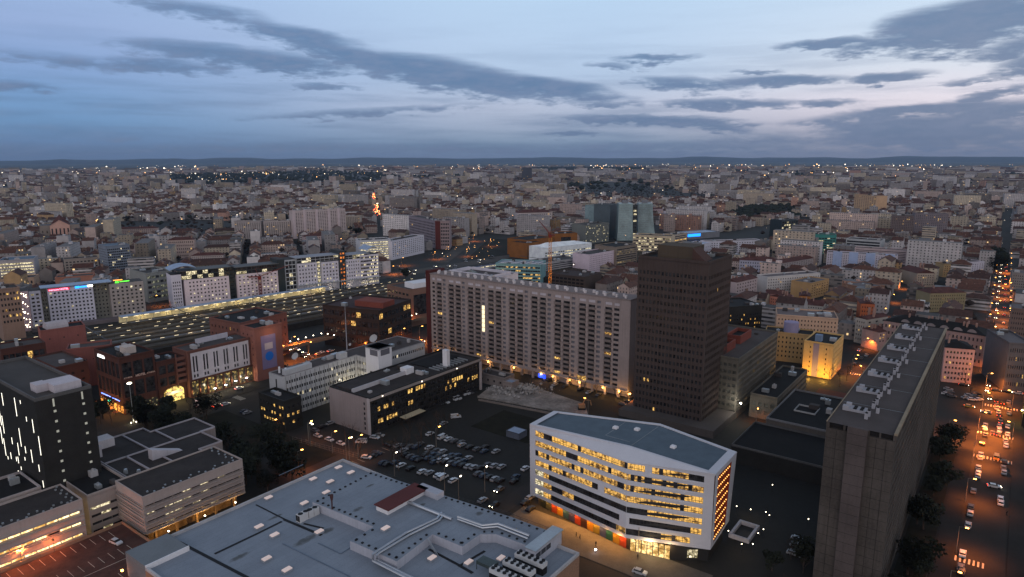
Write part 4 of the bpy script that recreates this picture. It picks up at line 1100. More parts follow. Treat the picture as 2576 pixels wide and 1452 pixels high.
# ================================================================ radio building, long dark-glass building, black annexe
def radio_building():
    wm = mat('pale_panel_wall', (.46, .47, .50), .8, var=.1, streak=.2)
    t, A, B, e, n_, L = bld('office_building', 'long pale panelled office wing with window rows, dishes and a white tower at its elbow', W(178, -278.5), W(178, -267.3), .1, 20, wm, clutter=0, par=0)
    for o in list(t.children): bpy.data.objects.remove(o)
    keep(quv(176, 258, -280, -240), 2)
    w_ = MB(); rec = []
    fs = [(1.6 + 3.6 * i, 3.2 + 3.6 * i) for i in range(5)]
    rec += wall(w_, W(178, -267.3), W(222, -267.3), 0, 20, cols(44, 30, .62, 1.5, 1), fs, .2)
    rec += wall(w_, W(222, -267.3), W(222, -257), 0, 20, cols(10, 8, .62, .4), fs, .2)
    rec += wall(w_, W(178, -278.5), W(178, -267.3), 0, 20, cols(11.2, 1, .12, .5), [(8, 18)], .2)
    rec += wall(w_, W(222, -257), W(262, -257), 0, 20, cols(40, 26, .66, .8), [fs[2], fs[4]], .2)
    wall(w_, W(262, -257), W(262, -274), 0, 20); wall(w_, W(262, -278.5), W(178, -278.5), 0, 20)
    w_.build('wall', wm, t)
    fins = MB()
    for i in range(16): fins.box(W(179.4 + 2.75 * i, -267.3), U * .16, V * .14, Z * 19.6)
    for i in range(5): fins.box(W(222, -266.8 + 2.3 * i), U * -.14, V * .16, Z * 19.6)
    fins.build('facade_fin', wallm((120, 122, 124)), t)
    panes(t, rec, .10, lit_pale)
    poly = [W(178, -278.5), W(178, -267.3), W(222, -267.3), W(222, -257), W(262, -257), W(262, -278.5)]
    r = MB(); r.face([p + Z * 20 for p in poly][::-1]); ro = r.build('roof', mat('brown_roof_felt', (1, 1, 1)), t)
    p_ = MB(); parapet(p_, poly, 19.95, .4, .3); p_.build('parapet', wallm((150, 148, 152)), ro)
    m_ = MB(); m_.box(W(180, -270.6, 20), U * 15, V * 2.6, Z * 2.6); m_.build('plant_room', wm, t)
    m_ = MB(); m_.box(W(212, -271, 20), U * 4.5, V * 3.4, Z * 3.2); m_.build('mast_house', wm, t)
    tw = MB(); tw.box(W(219.5, -257, 0), U * 9, V * 9.5, Z * 27.3); t2 = tw.build('stair_tower', white, t)
    m_ = MB(); m_.box(W(219.2, -257.3, 26.8), U * 9.6, V * 10.1, Z * .5); m_.build('tower_cap', wallm((110, 112, 118)), t)
    m_ = MB(); m_.box(W(219.4, -253.6, 23.4), U * .12, V * 5.5, Z * 3); m_.box(W(221, -247.55, 23.4), U * 6, V * .12, Z * 3); m_.build('louvre_panel', wallm((104, 104, 112)), t)
    for zz in (4, 14): m_ = MB(); m_.box(W(219.4, -254, zz), U * .1, V * 4, Z * .9); m_.build('window', glass, t)
    def dish(p, r_, nm='dish'):
        m_ = MB(); d_ = Vector((-.3, -.75, .6)).normalized(); x = d_.orthogonal().normalized(); y = d_.cross(x); prev = None
        for k in range(5):
            rr_ = r_ * k / 4; ring_ = [p + Z * r_ + x * math.cos(a * .5236) * rr_ + y * math.sin(a * .5236) * rr_ + d_ * (rr_ * rr_ / r_ * .3) for a in range(12)]
            if prev: 
                for a in range(12): m_.face([prev[a], prev[(a + 1) % 12], ring_[(a + 1) % 12], ring_[a]])
            prev = ring_
        m_.tube([p, p + Z * r_], .12, 6); m_.build(nm, wallm((168, 168, 170)), t)
    dish(at(743, 905, 20), 1.9); dish(at(940, 862, 27.3), 2.2); dish(at(880, 870, 23), .8)
    for (px, py) in ((702, 937), (718, 940)):
        c = at(px, py, 20); m_ = MB(); m_.tube([c, c + Z * 3], .5, 8); m_.build('flue', white, t)
    roofclutter(t, W(224, -274, 0), U, V, 36, 14, 20, 6); roofclutter(t, W(186, -278, 0), U, V, 34, 7, 20, 5)
    c = at(872, 880, 23.2); m_ = MB(); m_.tube([c, c + Z * 10, c + Z * 23], [.28, .22, .1], 8); m_.build('antenna_mast', wallm((150, 150, 160)), t)
    lp = at(957, 937, 4); m_ = MB(); c = W(219.0, -258, 6); m_.cube(c, .4, .4, .4); m_.build('wall_lamp', white_l, t); lamp_light(t, c - U * .8 - V * .5, (1, .92, .7), 1500, .3)
    lamp_light(t, W(214, -264, 5), (1, .8, .45), 1500, .4, 'courtyard_lamp')
    # white frame and entrance at the near end
    m_ = MB()
    for k in range(4): m_.box(W(175.5, -266.8, 2.5 + 3.6 * k), U * .5, V * 9, Z * .6)
    for k in range(3): m_.box(W(175.5, -266.8 + 4.2 * k, 2.5), U * .5, V * .6, Z * 11.4)
    m_.build('white_frame', white, t)
    m_ = MB(); m_.face([W(176, -266.5, 0), W(176, -258, 0), W(176, -258, 13), W(176, -266.5, 13)]); m_.build('stair_glazing', lit_pale, t)
radio_building()
bld('office_annexe', 'small black office cube with two rows of yellow windows', W(167.5, -271.5), W(167.5, -252), 9, 14, mat('near_black_cladding', (1, 1, 1)), (9, .7, 3, .4, 2, 1.2), (3, .5, 3, .4, 2, 1.2), lit=.5, clutter=2, roof=darkroof)
def long_dark():
    t, A, B, e, n_, L = bld('office_building', 'long low office block with a dark glass side and blank concrete end wall', W(188, -246), W(188, -218.6), 76, 16.6, mat('near_black_cladding', (1, 1, 1)),
        None, (44, .9, 5, .74, .8, 1.6, .8, .3), lit=.0, clutter=7, roof=mat('dark_brown_felt', (1, 1, 1)), sd=.35,
        pick=lambda i, r: lit_warm if (NZ.noise(Vector((r[0].x * .08, r[0].y * .08, r[0].z * .5))) > .22 and R.random() < .75) else glass)
    m_ = MB(); m_.box(W(187.6, -246.2, 0), U * .4, V * 26.0, Z * 16.7); m_.build('end_wall', wallm((150, 138, 138), .35), t)
    m_ = MB(); m_.box(W(187.8, -218.7, 15.7), U * 76, V * .35, Z * 1.2); m_.build('cornice', wallm((150, 142, 140)), t)
    m_ = MB(); m_.box(W(189, -243, 16.6), U * 32, V * 11, Z * 1.4); m_.build('roof_terrace', mat('dark_brown_felt', (1, 1, 1)), t)
    m_ = MB(); m_.box(W(189, -231.9, 16.5), U * 33, V * .5, Z * 2.0); m_.build('terrace_wall', wallm((190, 188, 194)), t)
    m_ = MB(); m_.box(W(222, -235, 16.6), U * 5, V * 4.5, Z * 3); m_.build('plant_room', white, t)
    m_ = MB(); m_.box(W(243.5, -226.5, 16.6), U * 2.2, V * 3.0, Z * 8.5); m_.build('chimney', white, t)
    m_ = MB(); m_.box(W(236, -242, 16.6), U * 24, V * 12, Z * .5); m_.build('roof_terrace', darkroof, t)
    m_ = MB()
    for i in range(9): m_.box(W(236 + 2.7 * i, -229, 16.6), U * .3, V * 7, Z * .7)
    m_.build('roof_louvre', metal, t)
    m_ = MB(); m_.box(W(187.5, -220.2, 0), U * .4, V * 1.6, Z * 16.9); m_.build('end_pier', wallm((176, 168, 170)), t); m_ = MB(); m_.box(W(263, -218.6, 0), U * 1.2, V * .8, Z * 15.3); m_.build('end_pier', wallm((176, 168, 170)), t)
    m_ = MB()
    for i in range(6): m_.box(W(187.5, -222.4, 2 + 2.3 * i), U * .12, V * .8, Z * 1.2)
    m_.build('stair_window', glass, t)
    for i, (px, py) in enumerate(((959, 1004), (1000, 978), (1150, 926))):
        v_ = W(195 + 25 * i, -218.2, 16.2); m_ = MB(); m_.cube(v_, .3, .3, .3); m_.build('wall_lamp', white_l, t)
    m_ = MB(); o = W(205, -218.4, .0); m_.box(o + Z * 3, U * 13, V * 4, Z * .3); m_.build('entrance_canopy', wallm((190, 178, 150)), t)
long_dark()
bld('low_building', 'small shed with a pale blue roof beside the rubble', W(270.5, -208.8), W(270.5, -202.5), 6, 4.2, wallm((140, 130, 128)), (3, .3, 1, .4, .8, .8), clutter=0, cat='shed', roof=mat('pale_blue_sheet', (.28, .36, .50), .5))
bld('low_building', 'long flat grey service building beside the rubble', W(272.5, -227.5), W(272.5, -209.2), 9, 5, wallm((130, 122, 120)), (4, .3, 1, .4, 1, 1), clutter=3, cat='shed')
bld('bike_shelter', 'small shelter with a pale blue curved roof by the car park', W(222.5, -170), W(222.5, -163), 6, 2.8, wallm((90, 96, 110)), clutter=0, cat='shelter', roof=mat('pale_blue_sheet', (.28, .36, .50), .5), par=.1)
# school in front of the tower with dark roofs
def school():
    t, *_ = bld('school_building', 'low black-roofed building with pale kerbs between the tower and the right-hand slab', W(288, -78), W(288, -52), 46, 9, wallm((96, 90, 86)), (10, .6, 2, .45, 1, 2), None, roof=darkroof, clutter=4, lit=0, cat='school', lid=wallm((128, 128, 132)))
    m_ = MB(); parapet(m_, quv(305, 314, -71, -62), 8.95, .7, .35); m_.build('roof_kerb', wallm((170, 170, 172)), t)
school()
bld('low_building', 'large black low hall behind the white lit office', W(256, -82), W(256, -44), 30, 7, mat('near_black_cladding', (1, 1, 1)), None, roof=darkroof, clutter=0, lit=0, lid=mat('grey_coping', (1, 1, 1)))
def light_well():
    t = thing('light_well', 'square sunken light well with a pale rim beside the white lit office', 'light well', W(206, -60)); m_ = MB(); parapet(m_, quv(201, 212, -63.5, -57), 0.02, 1.3, .8)
    m_.build('rim', wallm((186, 184, 190)), t); m_ = MB(); m_.face([p + Z * .1 for p in quv(201.9, 211.1, -62.7, -57.8)]); m_.build('floor', mat('near_black_cladding', (1, 1, 1)), t)
light_well()
# mid brown office with red rooftop boxes, and the lower wing beyond
def mid_brown():
    gm2 = mat('dull_mixed_glass', (.085, .085, .075), .35, var=.6, scale=.25, fine=.7)
    t, A, B, e, n_, L = bld('office_building', 'grey-brown gridded office block with two red brick boxes on its roof', W(302.5, -124), W(302.5, -96), 62.5, 28.7, mat('grey_brown_grid', (.13, .118, .10), .8, var=.2),
        (12, .7, 8, .5, 1.5, 1.5), (40, .72, 9, .62, 1.5, 1.2), lit=.03, gm=gm2, clutter=3, roof=mat('brown_roof_felt', (1, 1, 1)))
    for u in (306, 330): m_ = MB(); parapet(m_, quv(u, u + 17, -112, -104.5), 28.7, 4.2, .6); m_.face([p + Z * 31.2 for p in quv(u, u + 17, -112, -104.5)][::-1], 1); m_.build('red_roof_box', [mat('red_brick', (.20, .055, .04), .9), darkroof], t)
    bld('office_wing', 'lower grey-brown wing stepping down from the gridded office block', W(310, -92), W(310, -79.6), 54, 11, mat('grey_brown_grid', (1, 1, 1)), (4, .6, 2, .5, 1.2, 2), (26, .7, 3, .5, 1, 1), lit=.1, gm=gm2, clutter=5, roof=darkroof)
    l = W(300, -93, 9); m_ = MB(); m_.cube(l, .6, .6, .5, U); m_.build('flood_lamp', white_l, t); lamp_light(t, l - U * .8, (1, .95, .8), 2200, .3)
mid_brown()
t, A, B, e, n_, L = bld('apartment_building', 'ochre apartment block lit orange by a street lamp with a lilac stripe', W(391.4, -88.5), W(391.4, -73.2), 26, 19.2, wallm((214, 178, 118)), (3, .14, 6, .4, 1, 1.2, 1.5), (7, .4, 6, .5, 1, 1.2), lit=.02, roof=darkroof, clutter=2, cat='apartment block')
m_ = MB(); m_.box(W(391.3, -83.5, 0), U * .12, V * 3.0, Z * 19); m_.build('lilac_stripe', wallm((150, 138, 158)), t)
m_ = MB(); m_.box(W(396, -84, 19.2), U * 3.4, V * 3.4, Z * 3.6); m_.build('stair_box', wallm((120, 140, 168)), t)
lamp_light(t, W(385, -84, 2.2), (1, .50, .07), 3600, .5, 'spot_lamp'); lamp_light(t, W(386, -76, 2.2), (1, .50, .07), 3200, .5, 'spot_lamp')
lamp_light(t, W(400, -68, 3), (1, .55, .1), 1200, .5, 'spot_lamp')

# ================================================================ red-brown station quarter
rb = wallm((120, 82, 73), .35); rbd = wallm((82, 52, 45), .35)
def hotel_corner():
    t, A, B, e, n_, L = bld('hotel', 'red-brown corner hotel with dark glass bays above an orange lit bar', W(134.3, -359), W(134.3, -332.4), 16.5, 27.6, rbd, (6, .8, 2, .78, 7, 1.5), (3, .84, 2, .80, 7, 1.5), lit=0, clutter=6, roof=darkroof, cat='hotel')
    w = mat('white_neon', (1, 1, 1), .5, var=0, emit=(1, 1, 1), es=2.4, sample=False)
    text_mesh('ATHENA', 1.9, W(134.1, -355, 25.2), V, w, t, bold=True); sm = wallm((214, 180, 166))
    text_mesh('HOTEL', 1.5, W(141, -332.25, 17.3), U, sm, t, bold=True); text_mesh('ATHENA', 1.0, W(135.6, -332.25, 17.4), U, sm, t); text_mesh('ATHENA', 1.0, W(146.3, -332.25, 17.4), U, sm, t)
    m_ = MB(); m_.box(W(140, -344, 27.6), U * 5, V * 6, Z * 3.4); m_.build('plant_room', wallm((196, 184, 178)), t)
    m_ = MB(); m_.box(W(134.1, -356, 6.0), U * .1, V * 20, Z * .35); m_.build('blue_neon', mat('blue_neon', (.1, .2, 1), .5, var=0, emit=(.12, .25, 1), es=4, sample=False), t)
    m_ = MB(); m_.box(W(133.9, -349, 3.6), U * .2, V * 2.6, Z * 1.2); m_.build('green_sign', mat('green_neon', (.0, .6, .4), .5, var=0, emit=(0, .8, .5), es=3, sample=False), t)
    m_ = MB()
    for i in range(7): m_.box(W(134.25, -357.5 + 3.6 * i, .3), U * .06, V * 2.6, Z * 3.6)
    m_.build('bar_window', lit_mat('lit_bar', (.5, .12, .01), (1, .45, .08), 2.2, 1.0), t)
    m_ = MB()
    for i in range(5): m_.box(W(135 + 3.1 * i, -332.4, .3), U * 2.6, V * .06, Z * 4.4)
    m_.build('shop_window', lit_mat('lit_shop_dim', (.03, .03, .01), (.9, .75, .35), 1.0, .8, .5, .66, .05), t)
    for v in (-354, -347, -340): lamp_light(t, W(131.5, v, 3.2), (1, .36, .06), 900, .3, 'terrace_lamp')
    lamp_light(t, W(133, -330, 3.2), (1, .5, .15), 700, .3, 'terrace_lamp')
hotel_corner()
def arcade_block():
    t, A, B, e, n_, L = bld('hotel', 'white-panelled hotel front with paired dark slots above a tall yellow lit arcade', W(165.3, -344), W(165.3, -329.2), 36, 24, rb, None, None, clutter=5, cat='hotel', roof=mat('brown_roof_felt', (1, 1, 1)))
    m_ = MB(); rec = wall(m_, W(166.5, -328.6), W(199, -328.6), 9.5, 23.4, [(x, x + .95) for k in range(6) for x in (1.0 + 5.6 * k, 2.6 + 5.6 * k)], [(10.3, 12), (13.2, 21.6)], .4); m_.build('white_panel_front', wallm((205, 198, 204), .1), t)
    panes(t, rec, 0)
    m_ = MB(); rec = wall(m_, W(165.3, -328.2), W(201, -328.2), 0, 9.45, cols(35.7, 8, .86, .3), [(.3, 8.6)], .9); m_.build('arcade', rbd, t)
    panes(t, rec, 1.0, lit_mat('lit_arcade', (.04, .03, .005), (1, .68, .2), .8, .55, .48, .66, .08), name='arcade_window')
    for k in range(8): lamp_light(t, W(165.6 + 4.46 * k, -327.6, 3.4), (1, .68, .26), 170, .25, 'wall_light')
    m_ = MB(); m_.box(W(174, -337, 25.5), U * 18, V * .5, Z * 2.6); m_.box(W(174, -336.9, 24), U * .3, V * .3, Z * 2); m_.box(W(191, -336.9, 24), U * .3, V * .3, Z * 2); m_.build('rooftop_screen', wallm((186, 184, 196)), t)
    # stair turret with loggias on the left and the arched hall
    t2, *_ = bld('hotel_wing', 'red brick hotel wing with red balcony bands over a yellow lit arched entrance', W(150.9, -346), W(150.9, -331.8), 14, 21.5, rbd, None, (3, .8, 2, .7, 8, 1), clutter=3, cat='hotel', roof=darkroof)
    m_ = MB()
    for k in range(5): m_.box(W(160.4, -331.2, 9 + 2.9 * k), U * 4.6, V * .5, Z * 1.5)
    m_.box(W(160.2, -331.7, 8), U * .5, V * .6, Z * 16); m_.box(W(165, -331.7, 8), U * .4, V * .6, Z * 16); m_.build('balcony_bands', rb, t2)
    m_ = MB(); pts = [W(153 + 5 - 5 * math.cos(math.pi * k / 10), -331.4, 5.2 + 2.6 * math.sin(math.pi * k / 10)) for k in range(11)] + [W(163, -331.4, .2), W(153, -331.4, .2)]
    m_.face(pts[::-1]); m_.build('arched_glazing', lit_mat('lit_hall', (.25, .13, .01), (1, .72, .2), 1.5, .7), t2)
    m_ = MB(); m_.box(W(154, -331.1, 4.2), U * 8, V * .2, Z * 1.4); m_.build('banner', wallm((220, 214, 218)), t2)
    lamp_light(t2, W(158, -328.6, 4), (1, .7, .25), 1200, .5, 'entrance_lamp')
arcade_block()
def banner_block():
    t, A, B, e, n_, L = bld('office_building', 'tall salmon end block with a big purple advertising banner', W(200.5, -338), W(200.5, -324.5), 17, 29.5, wallm((140, 92, 82), .2), (3, .2, 6, .3, 6, 2), None, clutter=2, roof=darkroof)
    m_ = MB(); m_.box(W(204, -324.45, 6), U * 9, V * .12, Z * 19); bn = m_.build('banner', wallm((128, 116, 150), .0), t)
    m_ = MB(); c = W(208.5, -324.3, 13); m_.face([c + U * math.cos(a * .3927) * 2.6 + Z * math.sin(a * .3927) * 2.6 for a in range(16)][::-1]); m_.build('banner_disc', mat('blue_disc', srgb(40, 110, 200), .6, var=0), bn)
    m_ = MB(); m_.box(W(206, -324.32, 17), U * 5, V * .02, Z * 3.6); m_.build('banner_picture', wallm((190, 176, 180)), bn)
    lamp_light(t, W(209, -320, 26), (1, .6, .3), 500, .3, 'banner_lamp')
banner_block()
blk('office_building', 'salmon brick block with small square windows behind the banner block', (525, 800), (602, 815), 905, 34, rb, (8, .3, 4, .35, 6, 1.5), (12, .3, 4, .35, 6, 1.5), lit=.12, roof=darkroof, clutter=7)
def long_reds():
    A_, B_ = at(0, 880, 22), at(113, 862, 22)
    bld('office_building', 'long red-brown block with wide dark glass bays at the left edge of the photo', A_, B_, 16, 22, rbd, (7, .85, 2, .72, 4, 1.6), (2, .8, 2, .72, 4, 1.6), lit=.12, clutter=3, roof=mat('brown_roof_felt', (1, 1, 1)))
    bld('office_building', 'red-brown glazed wing with deep vertical bays left of the corner hotel', W(118, -392), W(118, -362), 14, 21.5, rbd, (8, .8, 2, .75, 4, 1.6), (3, .3, 4, .3, 4, 2), lit=.03, clutter=2, roof=mat('brown_roof_felt', (1, 1, 1)))
    bld('office_building', 'salmon walled block with a white barrel vault on its roof', at(100, 833, 22), at(213, 818, 22), 14, 22, wallm((140, 88, 82)), (3, .1, 1, .2, 15, 3), None, clutter=0, roof=darkroof)
    t = [o for o in C.objects if o.get('label', '').startswith('salmon walled block')][0]
    a, b_ = at(118, 828, 22), at(172, 819, 22); e = (b_ - a); n_ = Z.cross(e.normalized()); m_ = MB(); prev = None
    for k in range(9):
        q = math.pi * k / 8; off = n_ * (4 - 4 * math.cos(q)) + Z * 4 * math.sin(q); cur = (a + off, b_ + off)
        if prev: m_.face([prev[0], prev[1], cur[1], cur[0]])
        prev = cur
    m_.face([a + n_ * (4 - 4 * math.cos(math.pi * k / 8)) + Z * 4 * math.sin(math.pi * k / 8) for k in range(9)]); m_.face([b_ + n_ * (4 - 4 * math.cos(math.pi * k / 8)) + Z * 4 * math.sin(math.pi * k / 8) for k in range(9)][::-1])
    m_.build('barrel_vault', wallm((176, 170, 176)), t)
    bld('office_building', 'flat-roofed salmon block beside the barrel vault', at(165, 880, 21), at(277, 868, 21), 12, 21, wallm((136, 86, 80)), (6, .12, 1, .2, 13, 4), None, clutter=1, roof=mat('brown_roof_felt', (1, 1, 1)))
long_reds()
# brown glass offices by the bridge
t, A, B, e, n_, L = blk('office_building', 'brown glass office with chamfered bays and a red box on its roof', (811, 768), (951, 783), 866, 38, mat('dark_brown_stone', (.035, .022, .018), .6, var=.2), (10, .86, 4, .6, 2.5, 1), (8, .86, 4, .6, 2.5, 1), lit=.13, roof=mat('dark_red_roof', (.055, .032, .032), .9), clutter=3)
m_ = MB(); o = A + e * L * .45 + n_ * 8 + Z * hgt(768, 866); m_.box(o, e * 22, n_ * 13, Z * 3.6); m_.build('red_roof_box', mat('red_brick', (1, 1, 1)), t)
lamp_light(t, at(949, 850, 4) - Vector((0, 3, 0)), (1, .5, .1), 2500, .4, 'facade_lamp'); lamp_light(t, at(900, 868, 3) - Vector((0, 3, 0)), SOD, 1500, .4, 'facade_lamp')
t, A, B, e, n_, L = blk('office_building', 'brown stone office with a white crenellated roof box behind the brown glass office', (973, 718), (1029, 731), 806, 60, wallm((128, 100, 88)), (6, .7, 6, .45, 2, 1.5), (1, .9, 1, .8, 6, 2), lit=.12, roof=mat('brown_roof_felt', (1, 1, 1)), clutter=2)
m_ = MB(); o = A + e * L * .5 + n_ * 6 + Z * hgt(718, 806); m_.box(o, e * 12, n_ * 22, Z * 4); m_.build('white_roof_box', white, t)
# ================================================================ railway
def railway():
    P0, P1 = at(-60, 900, 5), at(1250, 690, 5); e = (P1 - P0).normalized(); e = Vector((e.x, e.y, 0)).normalized()
    A_ = at(300, 812, 5); B_ = at(819, 733, 5); e = (B_ - A_); e.z = 0; Lc = e.length; e.normalize(); n_ = e.cross(Z)         # n_ points to the camera
    bed = MB(); a = A_ - e * 160 + n_ * -4; b_ = A_ + e * 600 + n_ * -4
    a.z = b_.z = 0
    bed.box(a, e * 760, n_ * 92, Z * 4.4); o = bed.build('railway_embankment', mat('dark_ballast', (.03, .027, .024), .95, var=.3, scale=.3)); o['kind'] = 'structure'
    keep([a, b_, b_ + n_ * 92, a + n_ * 92], 3)
    tr = MB(); rail_m = mat('rail_steel', (.20, .16, .12), .4, .6, var=.2)
    for i in range(16):
        for k in (0, 1.45): tr.box(A_ - e * 150 + n_ * (6 + i * 5.1 + k) + Z * -.6, e * 730, n_ * .14, Z * .16)
    o = tr.build('railway_tracks', rail_m); o['kind'] = 'structure'
    plm = mat('platform_surface', (.09, .08, .066), .9, var=.25, scale=.2)
    # long lit canopy on the far side
    t = thing('platform_canopy', 'long pale blue platform canopy lit yellow underneath on the far side of the tracks', 'platform roof', A_)
    m_ = MB(); m_.box(A_ - n_ * 1 + Z * 5.2, e * Lc, n_ * 6.5, Z * .35); m_.build('roof', mat('pale_blue_sheet', (.34, .42, .56), .45), t)
    m_ = MB(); m_.box(A_ - n_ * 3 - Z * .5, e * Lc, n_ * 8, Z * .9); m_.build('platform', mat('platform_surface', (1, 1, 1)), t)
    m_ = MB(); m_.box(A_ - n_ * .9 + Z * .5, e * Lc, n_ * .3, Z * 4.4); m_.build('back_wall', mat('self_glowing_wall', (.5, .46, .32), .8, var=.3, scale=.3, emit=(1, .8, .4), es=.16, sample=False), t)  # wall gives off a faint glow standing in for canopy lamplight
    m_ = MB()
    for i in range(int(Lc / 9)): m_.tube([A_ + e * (4 + 9 * i) + n_ * 3 + Z * .4, A_ + e * (4 + 9 * i) + n_ * 3 + Z * 5.2], .18, 5)
    m_.build('canopy_column', metal, t)
    tube = mat('platform_tube_light', (1, .9, .7), .5, var=0, emit=(1, .80, .46), es=1.9, sample=False)
    m_ = MB()
    for i in range(int(Lc / 7)): m_.box(A_ + e * (1 + 7 * i) + n_ * 5.7 + Z * 4.9, e * 3.2, n_ * .25, Z * .2)
    m_.build('tube_light', tube, t)
    for i in range(9): lamp_light(t, A_ + e * (14 + i * (Lc - 20) / 8) + n_ * 3.4 + Z * 4.2, (1, .74, .34), 700, .6, 'canopy_lamp')
    # island platforms with rows of lamps
    for k, (off, s0, s1) in enumerate(((17, -150, 250), (29, -140, 300), (41, -120, 330), (53, -110, 330), (65, -90, 330), (77, -60, 300))):
        o0 = A_ + e * s0 + n_ * off; L_ = s1 - s0
        t = thing('platform', 'island platform with a broken row of white lamps, number %s from the pale blue canopy' % ('one', 'two', 'three', 'four', 'five', 'six')[k], 'railway platform', o0)
        m_ = MB(); m_.box(o0 - Z * .6, e * L_, n_ * 5.5, Z * .95); m_.build('platform_deck', plm, t)
        s = 0
        while s < L_ - 10:
            l_ = R.uniform(14, 60)
            if R.random() < .35: m_ = MB(); m_.box(o0 + e * s + n_ * .9 + Z * 3.6, e * min(l_, L_ - s), n_ * 3.6, Z * .22); m_.build('shelter_roof', mat('grey_sheet', (.10, .095, .09), .6, var=.2), t)
            s += l_ + 4
        m_ = MB()
        for i in range(int(L_ / 8.5)):
            if R.random() < .85: m_.box(o0 + e * (2 + 8.5 * i) + n_ * 2.6 + Z * 3.9, e * R.uniform(1.6, 2.8), n_ * .16, Z * .12)
        m_.build('tube_light', tube, t)
        m_ = MB()
        for i in range(int(L_ / 17)): m_.tube([o0 + e * (3 + 17 * i) + n_ * 2.7, o0 + e * (3 + 17 * i) + n_ * 2.7 + Z * 4.1], .1, 4)
        m_.build('lamp_post', dkmetal, t)
        if k % 2 == 0:
            for i in range(5): lamp_light(t, o0 + e * (20 + i * (L_ - 40) / 4) + n_ * 2.7 + Z * 6.5, (1, .62, .26), 900, .6, 'platform_lamp')
    # gantries
    for k in range(9):
        o0 = A_ + e * (-90 + 62 * k) + n_ * 5
        t = thing('catenary_gantry', 'thin dark catenary gantry spanning the railway tracks', 'gantry', o0, 'catenary gantries over the tracks')
        m_ = MB(); m_.tube([o0, o0 + Z * 8], .16, 4); m_.tube([o0 + n_ * 80, o0 + n_ * 80 + Z * 8], .16, 4); m_.tube([o0 + n_ * 40, o0 + n_ * 40 + Z * 8], .16, 4); m_.build('post', dkmetal, t)
        m_ = MB(); m_.box(o0 + Z * 7.6, n_ * 80, e * .5, Z * .4); m_.build('beam', dkmetal, t)
    # a standing train
    t = thing('train', 'white and blue train standing by the far platforms near the end of the canopy', 'train', A_ + e * 330 + n_ * 8)
    for i in range(4):
        o0 = A_ + e * (270 + 26 * i) + n_ * 7.2 - Z * .2; m_ = MB(); m_.box(o0 + Z * .9, e * 25, n_ * 2.9, Z * 2.9, 0); m_.box(o0 + e * .6 + n_ * 2.92 + Z * 2.2, e * 23.8, n_ * .05, Z * .9, 1); m_.box(o0 + e * .3 + n_ * .3 + Z * 3.8, e * 24.4, n_ * 2.3, Z * .3, 2)
        m_.box(o0 + e * 2 + n_ * .4, e * 3, n_ * 2.1, Z * .9, 3); m_.box(o0 + e * 20 + n_ * .4, e * 3, n_ * 2.1, Z * .9, 3)
        m_.build('carriage', [wallm((180, 184, 196)), lit_pale, wallm((60, 74, 110)), dkmetal], t)
    return A_, e, n_
RA, RE, RN = railway()
# ================================================================ hotels and offices beyond the railway
def base_line(p, q):
    def f(x): return p[1] + (q[1] - p[1]) * (x - p[0]) / (q[0] - p[0])
    return f
def section(t, fb, x0, x1, ytop, wm, sp=None, dep=16, setb=0.0, pname='wall', lit=.08, lm=None, gm=None, roofm=None, zb=0.0, sidesp=None, zfix=None):
    A = at(x0, fb(x0), 0); B = at(x1, fb(x1), 0); e = (B - A).normalized(); n_ = Z.cross(e); A = A + n_ * setb; B = B + n_ * setb
    z = zfix or hgt(ytop, fb((x0 + x1) / 2)); L = (B - A).length
    xs, zs = spec(L, z, sp); w_ = MB()
    rec = wall(w_, A, B, zb, z, xs, zs, .25)
    s2 = spec(dep, z, sidesp)
    rec += wall(w_, B, B + n_ * dep, zb, z, *s2); wall(w_, B + n_ * dep, A + n_ * dep, zb, z); rec += wall(w_, A + n_ * dep, A, zb, z, *s2)
    w_.build(pname, wm, t)
    r = MB(); r.face([A + Z * z, B + Z * z, B + n_ * dep + Z * z, A + n_ * dep + Z * z]); r.build('roof', roofm or flatroof, t)
    panes(t, rec, lit, lm or lit_pale, gm, limit=14)
    keep([A, B, B + n_ * dep, A + n_ * dep], 5)
    return A, B, e, n_, L, z
